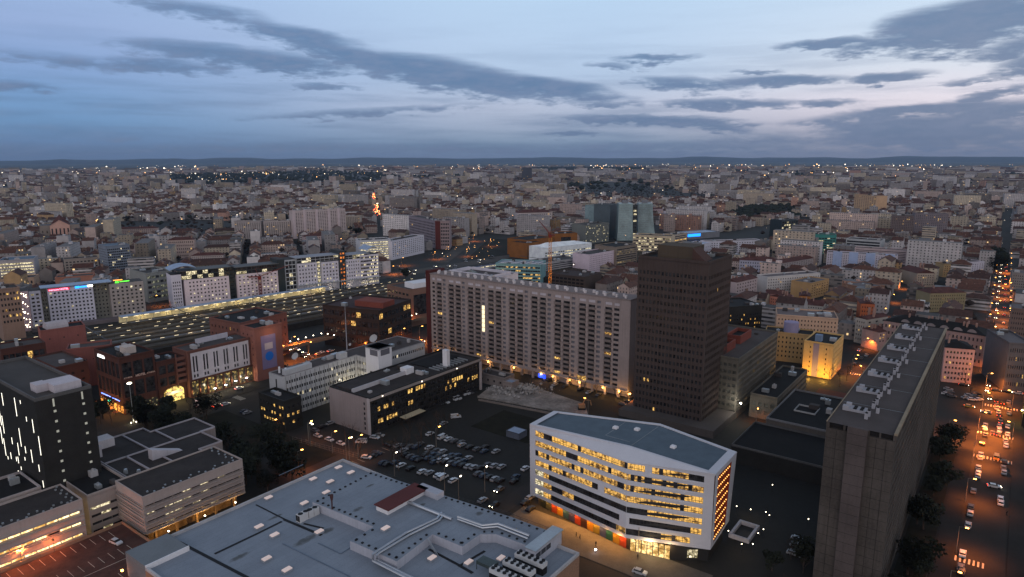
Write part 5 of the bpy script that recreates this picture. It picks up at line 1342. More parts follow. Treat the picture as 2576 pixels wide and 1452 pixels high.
def white_hotel():
    t = thing('hotel', 'white hotel beyond the tracks with red, blue and green lit roof signs', 'hotel', at(200, 812))
    fb = base_line((60, 832), (369, 793))
    pk = wallm((206, 182, 190), .1); wh = wallm((196, 196, 212), .1); gy = wallm((132, 132, 126), .15); gb = wallm((160, 152, 150), .15)
    A, B, e, n_, L, z1 = section(t, fb, 54, 83, 731, pk, None)
    m_ = MB()
    for i in range(30): m_.box(A + e * R.uniform(1, L - 1) - n_ * .1 + Z * R.uniform(2, z1 - 1), e * .45, n_ * .1, Z * .45)
    m_.build('sparkle_lamp', white_l, t)
    section(t, fb, 84, 113, 730, wh, (2, .6, 9, .48, 2, 1.2), lit=.02)
    section(t, fb, 113, 130, 728, gy, (2, .5, 9, .45, 2, 1.2), setb=5, lit=.05)
    A, B, e, n_, L, z = section(t, fb, 130, 243, 719, wh, (11, .5, 9, .48, 2, 2.4), lit=.03)
    section(t, fb, 243, 284, 712, gy, (4, .4, 9, .42, 2, 1.2), setb=7, lit=.03)
    A3, B3, e3, n3, L3, z3 = section(t, fb, 284, 368, 709, gb, (7, .45, 8, .48, 3, 2), lit=.12)
    m_ = MB(); a = A - e * 4 - n_ * 1.5; m_.box(a + Z * (z + .6), (B3 - A) * .72, n_ * 13, Z * .5); m_.build('roof_canopy', mat('pale_blue_sheet', (1, 1, 1)), t)
    def neon(nm, c, s): return mat(nm, c, .5, var=0, emit=c, es=s, sample=False)
    m_ = MB(); m_.box(A + e * .5 - n_ * .3 + Z * (z - 1.9), e * L * .47, n_ * .2, Z * 1.7); m_.build('sign_board', neon('crimson_sign', (.55, .01, .06), .8), t)
    text_mesh('mercure HOTEL', 1.75, A + e * .9 - n_ * .45 + Z * (z - 1.7), e, neon('pink_neon', (1, .35, .5), 2.6), t, bold=True)
    m_ = MB(); m_.box(A + e * L * .62 - n_ * .3 + Z * (z - 1.5), e * 7.5, n_ * .2, Z * 1.1); m_.box(A + e * (L * .62 - .4) - n_ * .3 + Z * (z - 1.7), e * 2.4, n_ * .2, Z * 1.6); m_.build('blue_sign', neon('blue_neon2', (.02, .3, 1), 2.4), t)
    m_ = MB(); m_.box(A + e * L * .88 - n_ * .3 + Z * (z - 1.2), e * 3.4, n_ * .2, Z * .9); m_.build('white_sign', white_l, t)
    g_ = neon('green_neon2', (.12, .9, .05), 2.2); m_ = MB(); m_.box(A3 + e3 * 7 - n3 * .3 + Z * (z3 + .9), e3 * 6.5, n3 * .2, Z * .6)
    for k in range(4): m_.tube([A3 + e3 * (4 + .6 * k) - n3 * .2 + Z * (z3 + .3 + 1.5 * (k % 2)), A3 + e3 * (4.6 + .6 * k) - n3 * .2 + Z * (z3 + .3 + 1.5 * ((k + 1) % 2))], .2, 4)
    m_.build('green_sign', g_, t)
    m_ = MB(); m_.box(A3 + e3 * 3 - n3 * .1 + Z * (z3 + 2.3), e3 * 6, n3 * .2, Z * .5); m_.build('orange_sign', neon('orange_neon', (1, .35, .05), 3), t)
    lamp_light(t, at(287, 788, 2.5) - Vector((0, 3, 0)), (1, .8, .35), 1600, .3, 'entrance_lamp'); lamp_light(t, at(90, 820, 2) - Vector((0, 3, 0)), (1, .8, .5), 900, .3, 'entrance_lamp')
    m_ = MB(); m_.box(A - e * 12 - n_ * 7, e * 78, n_ * 7, Z * 2.6); m_.build('podium', wallm((110, 102, 106)), t)
white_hotel()
def station_offices():
    t = thing('office_building', 'very long white office row beyond the tracks with an orange lit shaft', 'office building', at(700, 742))
    fb = base_line((467, 773), (960, 713))
    wh = wallm((206, 202, 214), .08); dk = mat('dark_teal_glass_wall', (.025, .035, .04), .3, var=.2); fr = wallm((170, 174, 180), .05)
    pw = wallm((222, 206, 212), .08)
    A, B, e, n_, L, z = section(t, fb, 437, 462, 690, wh, (4, .5, 7, .5, 4, 5), dep=18, sidesp=None)
    P = []
    for (x0, x1, yt, m_w, sp, sb, pn, lt) in ((468, 580, 698, pw, (11, .42, 6, .42, 3.2, 1.0, 3, 1.5), 0, 'white_panel_wall', .14), (582, 600, 672, dk, (1, .7, 8, .4, 2, 1), 4, 'dark_recess', .05),
                                         (600, 702, 685, pw, (10, .42, 7, .42, 3.2, 1.0), 0, 'white_panel_wall', .25), (702, 721, 652, dk, None, 1, 'dark_stair_tower', 0), (722, 751, 653, fr, (3, .86, 8, .8, 1, 1), 2, 'glazed_bay', .3),
                                         (752, 800, 661, wh, (6, .4, 6, .45, 6, 1), 0, 'white_panel_wall', .2), (800, 812, 652, fr, (1, .8, 8, .7, 1, 1), 2, 'glazed_bay', .6), (812, 854, 657, wh, (5, .4, 6, .45, 6, 1), 0, 'white_panel_wall', .2),
                                         (871, 908, 651, wh, (6, .4, 6, .45, 6, 1), 0, 'white_panel_wall', .2), (909, 955, 640, wh, (12, .94, 8, .5, 1.5, 1), 1, 'banded_wall', .45)):
        P.append(section(t, fb, x0, x1, yt, m_w, sp, dep=18, setb=sb, pname=pn, lit=lt))
    A, B, e, n_, L, z = section(t, fb, 855, 871, 630, dk, (2, .6, 9, .5, 3, 1), dep=20, setb=-1, pname='lit_shaft', lit=.8, lm=lit_mat('lit_orange_shaft', (.6, .12, .01), (1, .3, .04), 1.6, .5))
    # glazed attic storeys
    for (x0, x1, yt, y2) in ((462, 583, 677, 698), (600, 702, 668, 686), (752, 855, 645, 658), (871, 930, 640, 652)):
        z0_ = hgt(y2, fb((x0 + x1) / 2)); z1_ = hgt(yt, fb((x0 + x1) / 2))
        A = at(x0, fb(x0)); B = at(x1, fb(x1)); e = (B - A).normalized(); n_ = Z.cross(e); L = (B - A).length; A = A + n_ * 1.2
        w_ = MB(); rec = wall(w_, A, A + e * L, z0_ + .02, z1_, cols(L, max(4, int(L / 4)), .92), rows(z0_, z1_, 2, .8), .2)
        for (p, q) in ((A + e * L, A + e * L + n_ * 12), (A + n_ * 12, A)): wall(w_, p, q, z0_ + .02, z1_)
        w_.build('attic_frame', fr if x0 > 700 else dk, t); panes(t, rec, .35, lit_pale, limit=16)
        m_ = MB(); m_.box(A - n_ * 1.6 - e * 1.5 + Z * z1_, e * (L + 3), n_ * 17, Z * .5); m_.build('flat_roof_edge', wallm((150, 154, 164)) if x0 > 700 else mat('grey_sheet', (1, 1, 1)), t)
    # curved light roofs
    for (x0, x1, yt, hgt_) in ((434, 500, 676, 3.0), (925, 952, 628, 3.5)):
        z1_ = hgt(yt, fb((x0 + x1) / 2)); A = at(x0, fb(x0)); B = at(x1, fb(x1)); e = (B - A); n_ = Z.cross(e.normalized()); m_ = MB()
        K = 8
        for i in range(K):
            h0, h1 = [hgt_ * math.sin(math.pi * (k / K) * .9) for k in (i, i + 1)]
            a, b_ = A + e * (i / K) + Z * (z1_ + h0), A + e * ((i + 1) / K) + Z * (z1_ + h1)
            m_.face([a - n_ * 1, b_ - n_ * 1, b_ + n_ * 18, a + n_ * 18]); m_.face([a - n_ - Z * .5, b_ - n_ - Z * .5, b_ - n_, a - n_])
        m_.build('curved_roof', mat('pale_blue_sheet', (1, 1, 1)), t)
    # colonnade at the foot
    m_ = MB(); A = at(750, fb(750)); B = at(955, fb(955)); e = (B - A); n_ = Z.cross(e.normalized())
    for i in range(34): m_.box(A + e * (i / 34) - n_ * 2.5, e.normalized() * .4, n_ * .4, Z * 7.5)
    m_.box(A - n_ * 2.7 + Z * 7.5, e, n_ * 2.6, Z * .5); m_.build('colonnade', fr, t)
    for i in range(4): lamp_light(t, A + e * (.15 + .22 * i) - n_ * 4 + Z * 3, (1, .85, .6), 260, .4, 'colonnade_lamp')
station_offices()
# ================================================================ landmark buildings of the middle distance
wg = wallm((176, 166, 172), .1); ww = wallm((204, 202, 214), .08); wb = wallm((150, 140, 134), .15); wp = wallm((186, 160, 158), .1)
pal_b = mat('pale_blue_sheet', (1, 1, 1)); grs = wallm((120, 122, 130))
def LM(name, label, l, r, yb, dep, wm, front=None, side=None, cat='building', **k):
    k.setdefault('limit', 0 if yb < 560 else 24); k.setdefault('clutter', 3)
    q = blk(name, label, l, r, yb, dep, wm, front, side, cat=cat, **k); A_, B_, n_ = q[1], q[2], q[4]
    if yb > 560: FOOT.append([A_ - n_ * 26, B_ - n_ * 26, B_ + n_ * 2, A_ + n_ * 2])
    return q
LM('office_tower', 'grey-blue gridded office tower with a blue roof behind the hotel with lit signs', (266, 619), (325, 614), 700, 24, wallm((120, 128, 142)), (12, .8, 11, .55, 2, 2), (8, .5, 11, .5, 2, 2), lit=.07, lm=lit_pale, roof=mat('blue_roof', (.10, .15, .21), .7), left=(8, .5, 11, .5, 2, 2), cat='office building')
LM('office_building', 'rounded grey office block with bright lit floors at the left edge of the photo', (-6, 655), (84, 650), 708, 30, wallm((172, 166, 170)), (1, .97, 6, .5, 1, 2), None, lit=1, lm=lit_pale, roof=mat('blue_roof', (1, 1, 1)), cat='office building')
LM('office_building', 'ochre annexe below the rounded lit block at the left edge', (-6, 702), (84, 697), 735, 20, wallm((178, 150, 130)), (9, .5, 2, .5, 1, 1), None, lit=.1)
LM('apartment_block', 'grey-beige block with dark window panels left of the gridded blue-grey tower', (160, 652), (246, 646), 700, 18, wb, (9, .6, 6, .5, 2, 1.5), None, cat='apartment block')
LM('low_building', 'salmon roof-top block just behind the hotel with lit signs', (137, 698), (233, 692), 742, 16, wallm((170, 118, 100)), None, None, roof=mat('brown_roof_felt', (1, 1, 1)))
LM('parking_garage', 'grey open multi-storey car park with dim greenish lit decks beside the white hotel', (366, 688), (432, 680), 760, 34, wallm((140, 142, 140)), (6, .85, 5, .5, 2, 1), None, lit=.75, lm=lit_mat('dim_deck', (.05, .06, .04), (.5, .5, .32), .5, .6), cat='car park', clutter=4)
LM('office_building', 'brown block with a grid of windows left of the white hotel', (-8, 728), (48, 722), 860, 20, wallm((140, 116, 104)), (6, .55, 6, .45, 12, 1), None, lit=.18)
LM('office_building', 'glassy white-banded office beside the curved end of the long office row', (904, 606), (982, 602), 658, 22, wallm((196, 198, 206)), (1, .97, 8, .5, 1, 1), (1, .97, 8, .5, 1, 1), lit=1, lm=lit_pale, cat='office building')
LM('hotel', 'pale grey apartment-like block with regular small windows and a brown base', (985, 607), (1066, 592), 654, 16, ww, (16, .45, 8, .45, 3, 1), None, cat='apartment block', lit=.04)
LM('office_building', 'big grey ribbed office slab with a dark red stripe at its corner', (1028, 543), (1093, 556), 606, 16, wallm((134, 126, 136)), (20, .6, 8, .6, 4, 2), None, lit=.02, cat='office building', clutter=9)
t, A, B, e, n_, L = LM('office_building', 'narrow dark red and white gridded end block of the ribbed office slab', (1094, 556), (1130, 556), 627, 30, wallm((150, 132, 134)), (8, .7, 7, .6, 4, 2), None, lit=.02)
m_ = MB(); m_.box(A - n_ * .3, e * L * .36, n_ * .3, Z * hgt(556, 627)); m_.build('red_stripe', wallm((88, 44, 42)), t)
t, A, B, e, n_, L = LM('apartment_block', 'wide white apartment slab with four vertical ribs and many window rows left of centre', (735, 531), (868, 525), 600, 15, wallm((186, 172, 172)), (24, .6, 17, .42, 2, 2), (3, .4, 17, .4, 2, 2), cat='apartment block', lit=.02, clutter=8)
m_ = MB()
for s in (.0, .19, .42, .65, .84): m_.box(A + e * L * s - n_ * .8, e * 4, n_ * .8, Z * (hgt(531, 600) + 1.5))
m_.build('rib', wallm((196, 180, 184)), t)
LM('apartment_block', 'grey apartment slab with dark balcony stripes left of the ribbed white slab', (662, 556), (729, 555), 600, 15, wallm((168, 158, 156)), (12, .6, 12, .5, 2, 1.5), None, cat='apartment block')
LM('apartment_block', 'beige apartment slab with dark balconies just right of the ribbed white slab', (869, 543), (905, 543), 578, 14, wallm((172, 160, 150)), (8, .6, 11, .5, 2, 1.5), None, cat='apartment block')
LM('apartment_block', 'narrow grey slab with a dark stripe further left of the ribbed white slab', (588, 556), (655, 556), 600, 14, wallm((162, 154, 154)), (12, .55, 12, .5, 2, 1.5), None, cat='apartment block')
for (lb, l, r, yb, c_, d) in (('grey apartment block with a red hip roof behind the gridded blue-grey tower', (336, 609), (390, 607), 655, (172, 160, 158), 14), ('pink apartment block with balconies and a long red roof', (420, 603), (487, 601), 650, (180, 160, 154), 14),
    ('white corner block with rounded balconies below the distant park', (1303, 536), (1388, 534), 575, (184, 174, 174), 22), ('beige block beside the rounded white corner block', (1389, 531), (1434, 528), 560, (172, 160, 156), 18),
    ('long white block with a red roof behind the twin glass towers', (1434, 523), (1500, 520), 545, (186, 180, 186), 14), ('pink block with a red roof right of the twin glass towers', (1643, 528), (1668, 526), 552, (190, 168, 172), 12),
    ('white block with a red roof right of the twin glass towers', (1680, 532), (1711, 530), 553, (196, 190, 200), 12), ('long low block with a red roof in front of the church', (112, 600), (186, 598), 622, (170, 160, 156), 12),
    ('beige terrace block with a red roof right of the church', (236, 571), (262, 570), 595, (180, 170, 148), 12), ('long red-roofed terrace right of the church', (265, 575), (395, 572), 598, (172, 154, 150), 12),
    ('long pale terrace with a dark red roof behind the long office row', (765, 595), (850, 590), 622, (176, 158, 158), 13), ('white gabled terrace with a dark red roof behind the long office row', (480, 642), (560, 640), 668, (180, 168, 166), 13)):
    LM('apartment_block', lb, l, r, yb, d, wallm(c_), (int((r[0] - l[0]) / 5), .45, 5, .45, 1.5, .8), (3, .4, 5, .45, 1.5, .8), kind='hip', roof=tile, cat='apartment block', clutter=4)
# church
t, A, B, e, n_, L = LM('church', 'pale stone church with a pink gabled front among the roofs on the left', (98, 566), (198, 562), 603, 26, wallm((140, 128, 120)), (9, .2, 1, .3, 6, 3), None, cat='church', clutter=0, roof=mat('slate', (.035, .045, .06), .6), par=.4)
g0 = A + e * L * .26 - n_ * 2; z_ = hgt(566, 603); m_ = MB(); gw = e * L * .5
m_.face([g0, g0 + gw, g0 + gw + Z * z_, g0 + Z * z_]); m_.face([g0 + Z * z_, g0 + gw + Z * z_, g0 + gw * .5 + Z * (z_ + 8)]); m_.face([g0 + gw, g0 + gw + n_ * 30, g0 + gw + n_ * 30 + Z * z_, g0 + gw + Z * z_]); m_.build('gable_front', wallm((206, 164, 150)), t)
m_ = MB(); a, b_, c_ = g0 + Z * z_, g0 + gw + Z * z_, g0 + gw * .5 + Z * (z_ + 8); m_.face([a - n_, c_ - n_ + Z * .3, c_ + n_ * 30 + Z * .3, a + n_ * 30]); m_.face([c_ - n_ + Z * .3, b_ - n_, b_ + n_ * 30, c_ + n_ * 30 + Z * .3]); m_.build('gable_roof', tile, t)
m_ = MB(); q = g0 + gw * .5 + n_ * 20 + Z * (z_ + 2)
for k in range(4): a, b_ = [q + Vector((math.cos(w) * 12, math.sin(w) * 12, 0)) for w in (k * 1.5708 + .6, (k + 1) * 1.5708 + .6)]; m_.face([a, b_, q + Z * 13])
m_.build('pyramid_roof', tile, t)
m_ = MB()
for k in (.1, .3, .5, .7, .9): m_.box(g0 + gw * k - e * .9 - n_ * .1 + Z * 4, e * 1.8, n_ * .1, Z * (z_ - 9))
m_.build('tall_window', glass, t)
# blocks behind the long slab
t, A, B, e, n_, L = LM('office_building', 'burnt-orange office block with a dark roof behind the cranes', (1281, 609), (1325, 614), 646, 30, mat('orange_cladding', (.24, .095, .025), .8, var=.15), None, None, clutter=3, roof=darkroof, cat='office building')
t, A, B, e, n_, L = LM('office_building', 'burnt-orange block beside its twin with a dark glass gap', (1327, 606), (1392, 597), 646, 34, mat('orange_cladding', (1, 1, 1)), None, None, clutter=3, roof=darkroof, cat='office building')
LM('office_building', 'dark office block with an orange end behind the white angular office', (1395, 590), (1452, 588), 632, 26, mat('orange_cladding', (1, 1, 1)), (1, .45, 1, .7, 1, 1), None, roof=darkroof, cat='office building')
t, A, B, e, n_, L = LM('office_building', 'bright white angular office with a folded roof and lit glazing', (1370, 626), (1488, 613), 664, 28, mat('bright_white', (.80, .84, .90), .6), (22, .8, 4, .42, 1, 4), None, lit=.5, lm=lit_pale, clutter=0, roof=mat('bright_white', (1, 1, 1)), cat='office building')
z_ = hgt(626, 664); a = A + Z * z_ + e * L * .1; b_ = A + Z * z_ + e * L * .85; m_ = MB(); m_.face([a, b_, b_ + n_ * 12 + Z * 4 - e * 6, a + n_ * 12 + Z * 5 + e * 4]); m_.face([a + n_ * 26, a, a + n_ * 12 + Z * 5 + e * 4]); m_.face([b_, b_ + n_ * 26, b_ + n_ * 12 + Z * 4 - e * 6]); m_.face([b_ + n_ * 26, a + n_ * 26, a + n_ * 12 + Z * 5 + e * 4, b_ + n_ * 12 + Z * 4 - e * 6]); m_.build('folded_roof', mat('bright_white', (1, 1, 1)), t)
LM('apartment_block', 'white block with a regular grid of small windows behind the roof gardens', (1482, 643), (1552, 631), 690, 22, wallm((206, 190, 202)), (18, .4, 8, .42, 1.5, 1), None, cat='apartment block', lit=.0)
LM('office_building', 'brown banded office block with a row of white roof lamps', (1550, 624), (1603, 616), 678, 30, wallm((130, 118, 108)), (1, .97, 9, .5, 1, 1.5), None, lit=.35, lm=lit_mat('dim_rooms', (.02, .018, .01), (.6, .42, .18), .6, .3), cat='office building', roof=darkroof)
LM('office_building', 'long cream banded office with warm lit floors left of the brown tower roof', (1592, 592), (1688, 597), 640, 20, wallm((190, 174, 150)), (14, .95, 6, .45, 1, 1.2), None, lit=.5, lm=lit_pale, cat='office building')
LM('office_building', 'cream banded side wing right of the long cream office', (1691, 594), (1728, 588), 626, 18, wallm((176, 162, 150)), (1, .97, 6, .45, 1, 1), None, lit=.1, cat='office building')
LM('office_building', 'patchwork grey glass cube in front of the twin glass towers', (1473, 568), (1532, 562), 615, 26, wallm((112, 116, 114)), (20, .7, 10, .6, 1, 1), None, lit=.12, gm=mat('grey_glass', (.14, .15, .14), .3, var=.5, scale=.3), lm=lit_pale, cat='office building')
t, A, B, e, n_, L = LM('office_building', 'turquoise banded office with a lit floor behind the right part of the long slab', (1246, 664), (1360, 668), 712, 28, mat('turquoise_band', (.17, .33, .35), .5), (18, .97, 5, .45, 1, 1), None, lit=.28, lm=lit_warm, cat='office building', roof=wallm((140, 146, 156)), clutter=9)
m_ = MB()
for k in range(9): m_.tube([A + e * (4 + k * 5) + n_ * 5 + Z * (hgt(664, 712) + .6), A + e * (9 + k * 5) + n_ * (20 if k % 2 else 8) + Z * (hgt(664, 712) + .6)], .35, 4)
m_.build('roof_truss', white, t)
LM('office_building', 'long white banded low office right of the turquoise building', (1361, 664), (1458, 650), 695, 26, wallm((160, 160, 164)), (1, .97, 5, .42, 1, 1), None, lit=.1, cat='office building', clutter=8)
t, A, B, e, n_, L = LM('office_building', 'white-walled building with a glass pyramid and a rooftop garden right behind the long slab', (1108, 686), (1236, 703), 760, 36, ww, (16, .4, 6, .4, 2, 1.2), None, lit=.02, cat='office building', roof=mat('brown_roof_felt', (1, 1, 1)))
zt = hgt(686, 760); m_ = MB(); q = A + e * L * .4 + n_ * 14 + Z * zt
for k in range(4): a, b_ = [q + Vector((math.cos(w) * 6, math.sin(w) * 6, 0)) for w in (k * 1.5708 + .3, (k + 1) * 1.5708 + .3)]; m_.face([a, b_, q + Z * 3.5])
m_.build('glass_pyramid', mat('grey_glass', (1, 1, 1)), t)
m_ = MB(); parapet(m_, [A + e * L * .1 + n_ * 5, A + e * L * .95 + n_ * 5, A + e * L * .95 + n_ * 30, A + e * L * .2 + n_ * 30], zt, 2.4, .4); m_.build('white_upstand', ww, t)
m_ = MB(); o = A + e * L * .86 - n_ * .4 + Z * (zt - .5); m_.box(o, e * 14, n_ * .4, Z * 3.2); m_.build('sign_wall', ww, t)
text_mesh('KLESIA', 2.3, o + e * 2.4 - n_ * .1 + Z * .6, e, mat('white_neon', (1, 1, 1)), t, bold=True, name='sign')
# twin glass towers, flaring at the foot
for lb, bl, br_, tl, tr, tz in (('left twin glass tower flaring at the foot', (1552, 606), (1592, 606), 1555, 1590, 513), ('right twin glass tower flaring at the foot', (1604, 598), (1648, 598), 1605, 1640, 513)):
    a, b_ = at(*bl), at(*br_); e = (b_ - a).normalized(); n_ = Z.cross(e); h_ = hgt(tz, bl[1]); L = (b_ - a).length
    t = thing('office_tower', lb + ' in the middle distance', 'glass tower', (a + b_) / 2); keep([a, b_, b_ + n_ * 30, a + n_ * 30])
    xl = (tl - bl[0]) / (br_[0] - bl[0]) * L; xr = (tr - bl[0]) / (br_[0] - bl[0]) * L; m_ = MB(); K = 12; prev = None
    for k in range(K + 1):
        s = k / K; f = (1 - s) ** 1.6; p0 = a + e * (xl * (1 - f)) + n_ * 4 * (1 - f) + Z * h_ * s; p1 = a + e * (xr + (L - xr) * f) + n_ * 4 * (1 - f) + Z * h_ * s
        ring_ = [p0, p1, p1 + n_ * (26 - 6 * (1 - f)), p0 + n_ * (26 - 6 * (1 - f))]
        if prev:
            for i in range(4): m_.face([prev[i], prev[(i + 1) % 4], ring_[(i + 1) % 4], ring_[i]])
        prev = ring_
    m_.face(prev); m_.build('glass_shell', mat('sea_green_glass', (.20, .275, .29), .3, .0, var=.35, scale=.06, fine=.5), t)
    m_ = MB()
    for k in range(1, 16): m_.box(a + e * 1 - n_ * .25 + Z * (h_ * k / 16) + e * xl * (1 - (1 - k / 16) ** 1.6) + n_ * 4 * (1 - (1 - k / 16) ** 1.6), e * (L * .6), n_ * .1, Z * .25)
    m_.build('floor_line', mat('grey_glass', (1, 1, 1)), t)
    m_ = MB(); m_.box(a + e * (xl + .3 * (xr - xl)) + n_ * 8 + Z * h_, e * 8, n_ * 8, Z * 4); m_.build('roof_cabin', grs, t)
LM('office_building', 'blue-grey glass left face, painted in shade, of the left twin glass tower', (1535, 517), (1552, 514), 603, 26, mat('sea_glass_shaded', (.055, .08, .10), .3, var=.3, scale=.06), None, None, clutter=1, cat='office building')  # left face of the tower, its shade put into a darker glass colour
LM('office_building', 'dark glass block attached to the left of the twin glass towers', (1500, 519), (1534, 517), 590, 26, mat('sea_green_glass', (1, 1, 1)), None, None, clutter=2, cat='office building')
LM('office_building', 'dark glass core with lit floors between the twin glass towers', (1592, 517), (1604, 517), 604, 18, mat('dark_teal_glass_wall', (1, 1, 1)), (1, .8, 10, .5, 1, 1), None, lit=.5, lm=lit_pale)
# right part
t, A, B, e, n_, L = LM('apartment_block', 'bluish-white apartment slab with pale blue stair shafts on the right', (2080, 637), (2258, 647), 676, 15, wallm((190, 184, 196)), (30, .5, 8, .42, 1.5, 1), None, cat='apartment block', lit=.0, clutter=9)
m_ = MB()
for s in (.09, .32, .56, .83): m_.box(A + e * L * s - n_ * .4, e * 9, n_ * .4, Z * (hgt(637, 676) + 1.8))
m_.build('stair_shaft', wallm((158, 174, 208)), t)
LM('apartment_block', 'long pale pink slab behind the bluish-white one', (2150, 626), (2282, 634), 660, 15, wallm((188, 170, 172)), (1, .97, 7, .4, 2, 1), None, cat='apartment block')
LM('apartment_block', 'tall dark grey cluster of apartment towers on the right', (2243, 545), (2300, 547), 604, 22, wallm((106, 94, 94)), (12, .4, 14, .4, 1, 1), (8, .4, 14, .4, 1, 1), cat='apartment block')
LM('apartment_block', 'grey apartment tower with lit window specks right of the dark grey cluster', (2302, 540), (2386, 542), 600, 20, wallm((120, 112, 118)), (16, .4, 14, .4, 1, 1), None, cat='apartment block', lit=.06)
LM('office_building', 'teal-trimmed office with very bright lit floors', (1963, 587), (2018, 587), 624, 20, mat('teal_trim', (.02, .20, .18), .5), (1, .92, 6, .6, 1, 1), None, lit=1, lm=lit_pale, cat='office building')
LM('office_building', 'teal cube with a lit window grid right of the bright teal-trimmed office', (2045, 592), (2104, 594), 640, 20, mat('teal_trim', (1, 1, 1)), (8, .85, 7, .5, 1, 3), None, lit=.35, lm=lit_pale, cat='office building')
LM('office_building', 'dark office with white floor bands and amber ceiling lights', (2128, 603), (2216, 609), 640, 24, wallm((176, 178, 182)), (1, .97, 5, .62, 1, 1), None, lit=.2, cat='office building')
LM('office_building', 'dark glass office with a white frame left of the white-banded dark one', (1967, 557), (2008, 555), 600, 24, mat('dark_teal_glass_wall', (1, 1, 1)), (7, .8, 6, .6, 1, 1), None, lit=.4, lm=lit_pale, cat='office building')
LM('office_building', 'white glass-vaulted building beyond the brown tower roof', (1735, 622), (1790, 612), 655, 22, ww, (10, .3, 3, .4, 1, 2), None, roof=pal_b, cat='office building')
LM('apartment_block', 'long white apartment block with small balconies beyond the brown tower roof', (1774, 610), (1916, 606), 640, 14, ww, (22, .45, 5, .45, 1.5, 1), None, cat='apartment block', lit=.01)
t, A, B, e, n_, L = LM('exhibition_hall', 'low glass hall with blue lights beyond the cream banded offices', (1730, 590), (1810, 584), 604, 30, grs, None, None, roof=pal_b, clutter=0, cat='hall')
m_ = MB(); m_.box(A + Z * 4 - n_ * .5, e * 26, n_ * .5, Z * 4); m_.build('light_panel', mat('blue_light', (.02, .2, 1), .5, var=0, emit=(.01, .2, 1), es=3, sample=False), t)
LM('apartment_block', 'golden-beige ziggurat-like apartment tower far right', (2150, 492), (2205, 496), 545, 26, wallm((190, 158, 128)), (10, .4, 14, .4, 1, 1), None, cat='apartment block')
LM('office_tower', 'lone dark tower near the horizon right of centre', (1313, 422), (1338, 422), 458, 26, wallm((72, 76, 88)), (8, .5, 14, .5, 1, 1), None, cat='office building')
LM('office_building', 'black office with two rows of yellow lit windows right of the brown tower', (1834, 776), (1917, 771), 860, 26, mat('near_black_cladding', (1, 1, 1)), (14, .5, 6, .4, 1, 4), None, lit=.35, roof=darkroof, cat='office building', clutter=6, limit=60)
pe = wallm((196, 164, 142), .15)
LM('apartment_block', 'long peach apartment block with small gables and a cluttered grey roof', (1953, 795), (2108, 806), 878, 22, pe, (18, .35, 7, .45, 2, 1), (6, .45, 7, .5, 2, 1), cat='apartment block', roof=wallm((110, 100, 100)), clutter=12, lit=.02, limit=70)
LM('apartment_block', 'ochre stepped apartment wing behind the grey-brown gridded block', (1924, 836), (2045, 848), 905, 14, wallm((180, 148, 104), .2), (12, .35, 5, .45, 2, 1), None, cat='apartment block', roof=darkroof, clutter=4, lit=.02, limit=50)
cpos = at(1983, 905); hC = hgt(811, 905); t = thing('stair_tower', 'round lilac stair tower standing against the ochre stepped wing', 'stair tower', cpos)
m_ = MB(); m_.tube([cpos, cpos + Z * hC], 4.2, 20); m_.build('shaft', wallm((150, 142, 172), .1), t, smooth=False)
LM('apartment_block', 'pink building with four window rows lit orange at its foot on the right', (2377, 876), (2452, 882), 962, 16, wallm((190, 150, 146)), (8, .55, 6, .45, 1, 1), (3, .3, 6, .4, 1, 1), cat='apartment block', kind='hip', roof=darkroof, limit=60, lit=.02)
lamp_light(t, at(2470, 948, 8) + Vector((0, -4, 0)), (1, .35, .06), 4500, .5, 'street_glow'); 
t, A, B, e, n_, L = LM('apartment_block', 'long curved block with a black mansard roof and round dormers behind the dark slab', (2222, 808), (2478, 848), 880, 18, wallm((150, 128, 126)), (26, .4, 4, .45, 1, 1), None, cat='apartment block', kind='hip', roof=darkroof, limit=40, clutter=9)
for k in range(6):
    m_ = MB(); zt = hgt(808, 880); q = A + e * L * (.22 + .13 * k) + n_ * 2.2 + Z * (zt + .3)
    m_.face([q + e * 2.4 * math.cos(a * .3142) + Z * 2.2 * math.sin(a * .3142) - n_ * 1.0 for a in range(11)]); m_.box(q - e * 2.4, e * 4.8, n_ * 2, Z * .8); m_.build('dormer', wallm((130, 122, 124)), t)
LM('apartment_block', 'lit pale block with an orange shop front left of the dark slab', (2210, 838), (2252, 832), 885, 12, wallm((180, 150, 146)), (5, .5, 3, .45, 5, 1), None, kind='hip', roof=tile, cat='apartment block', lit=.15)
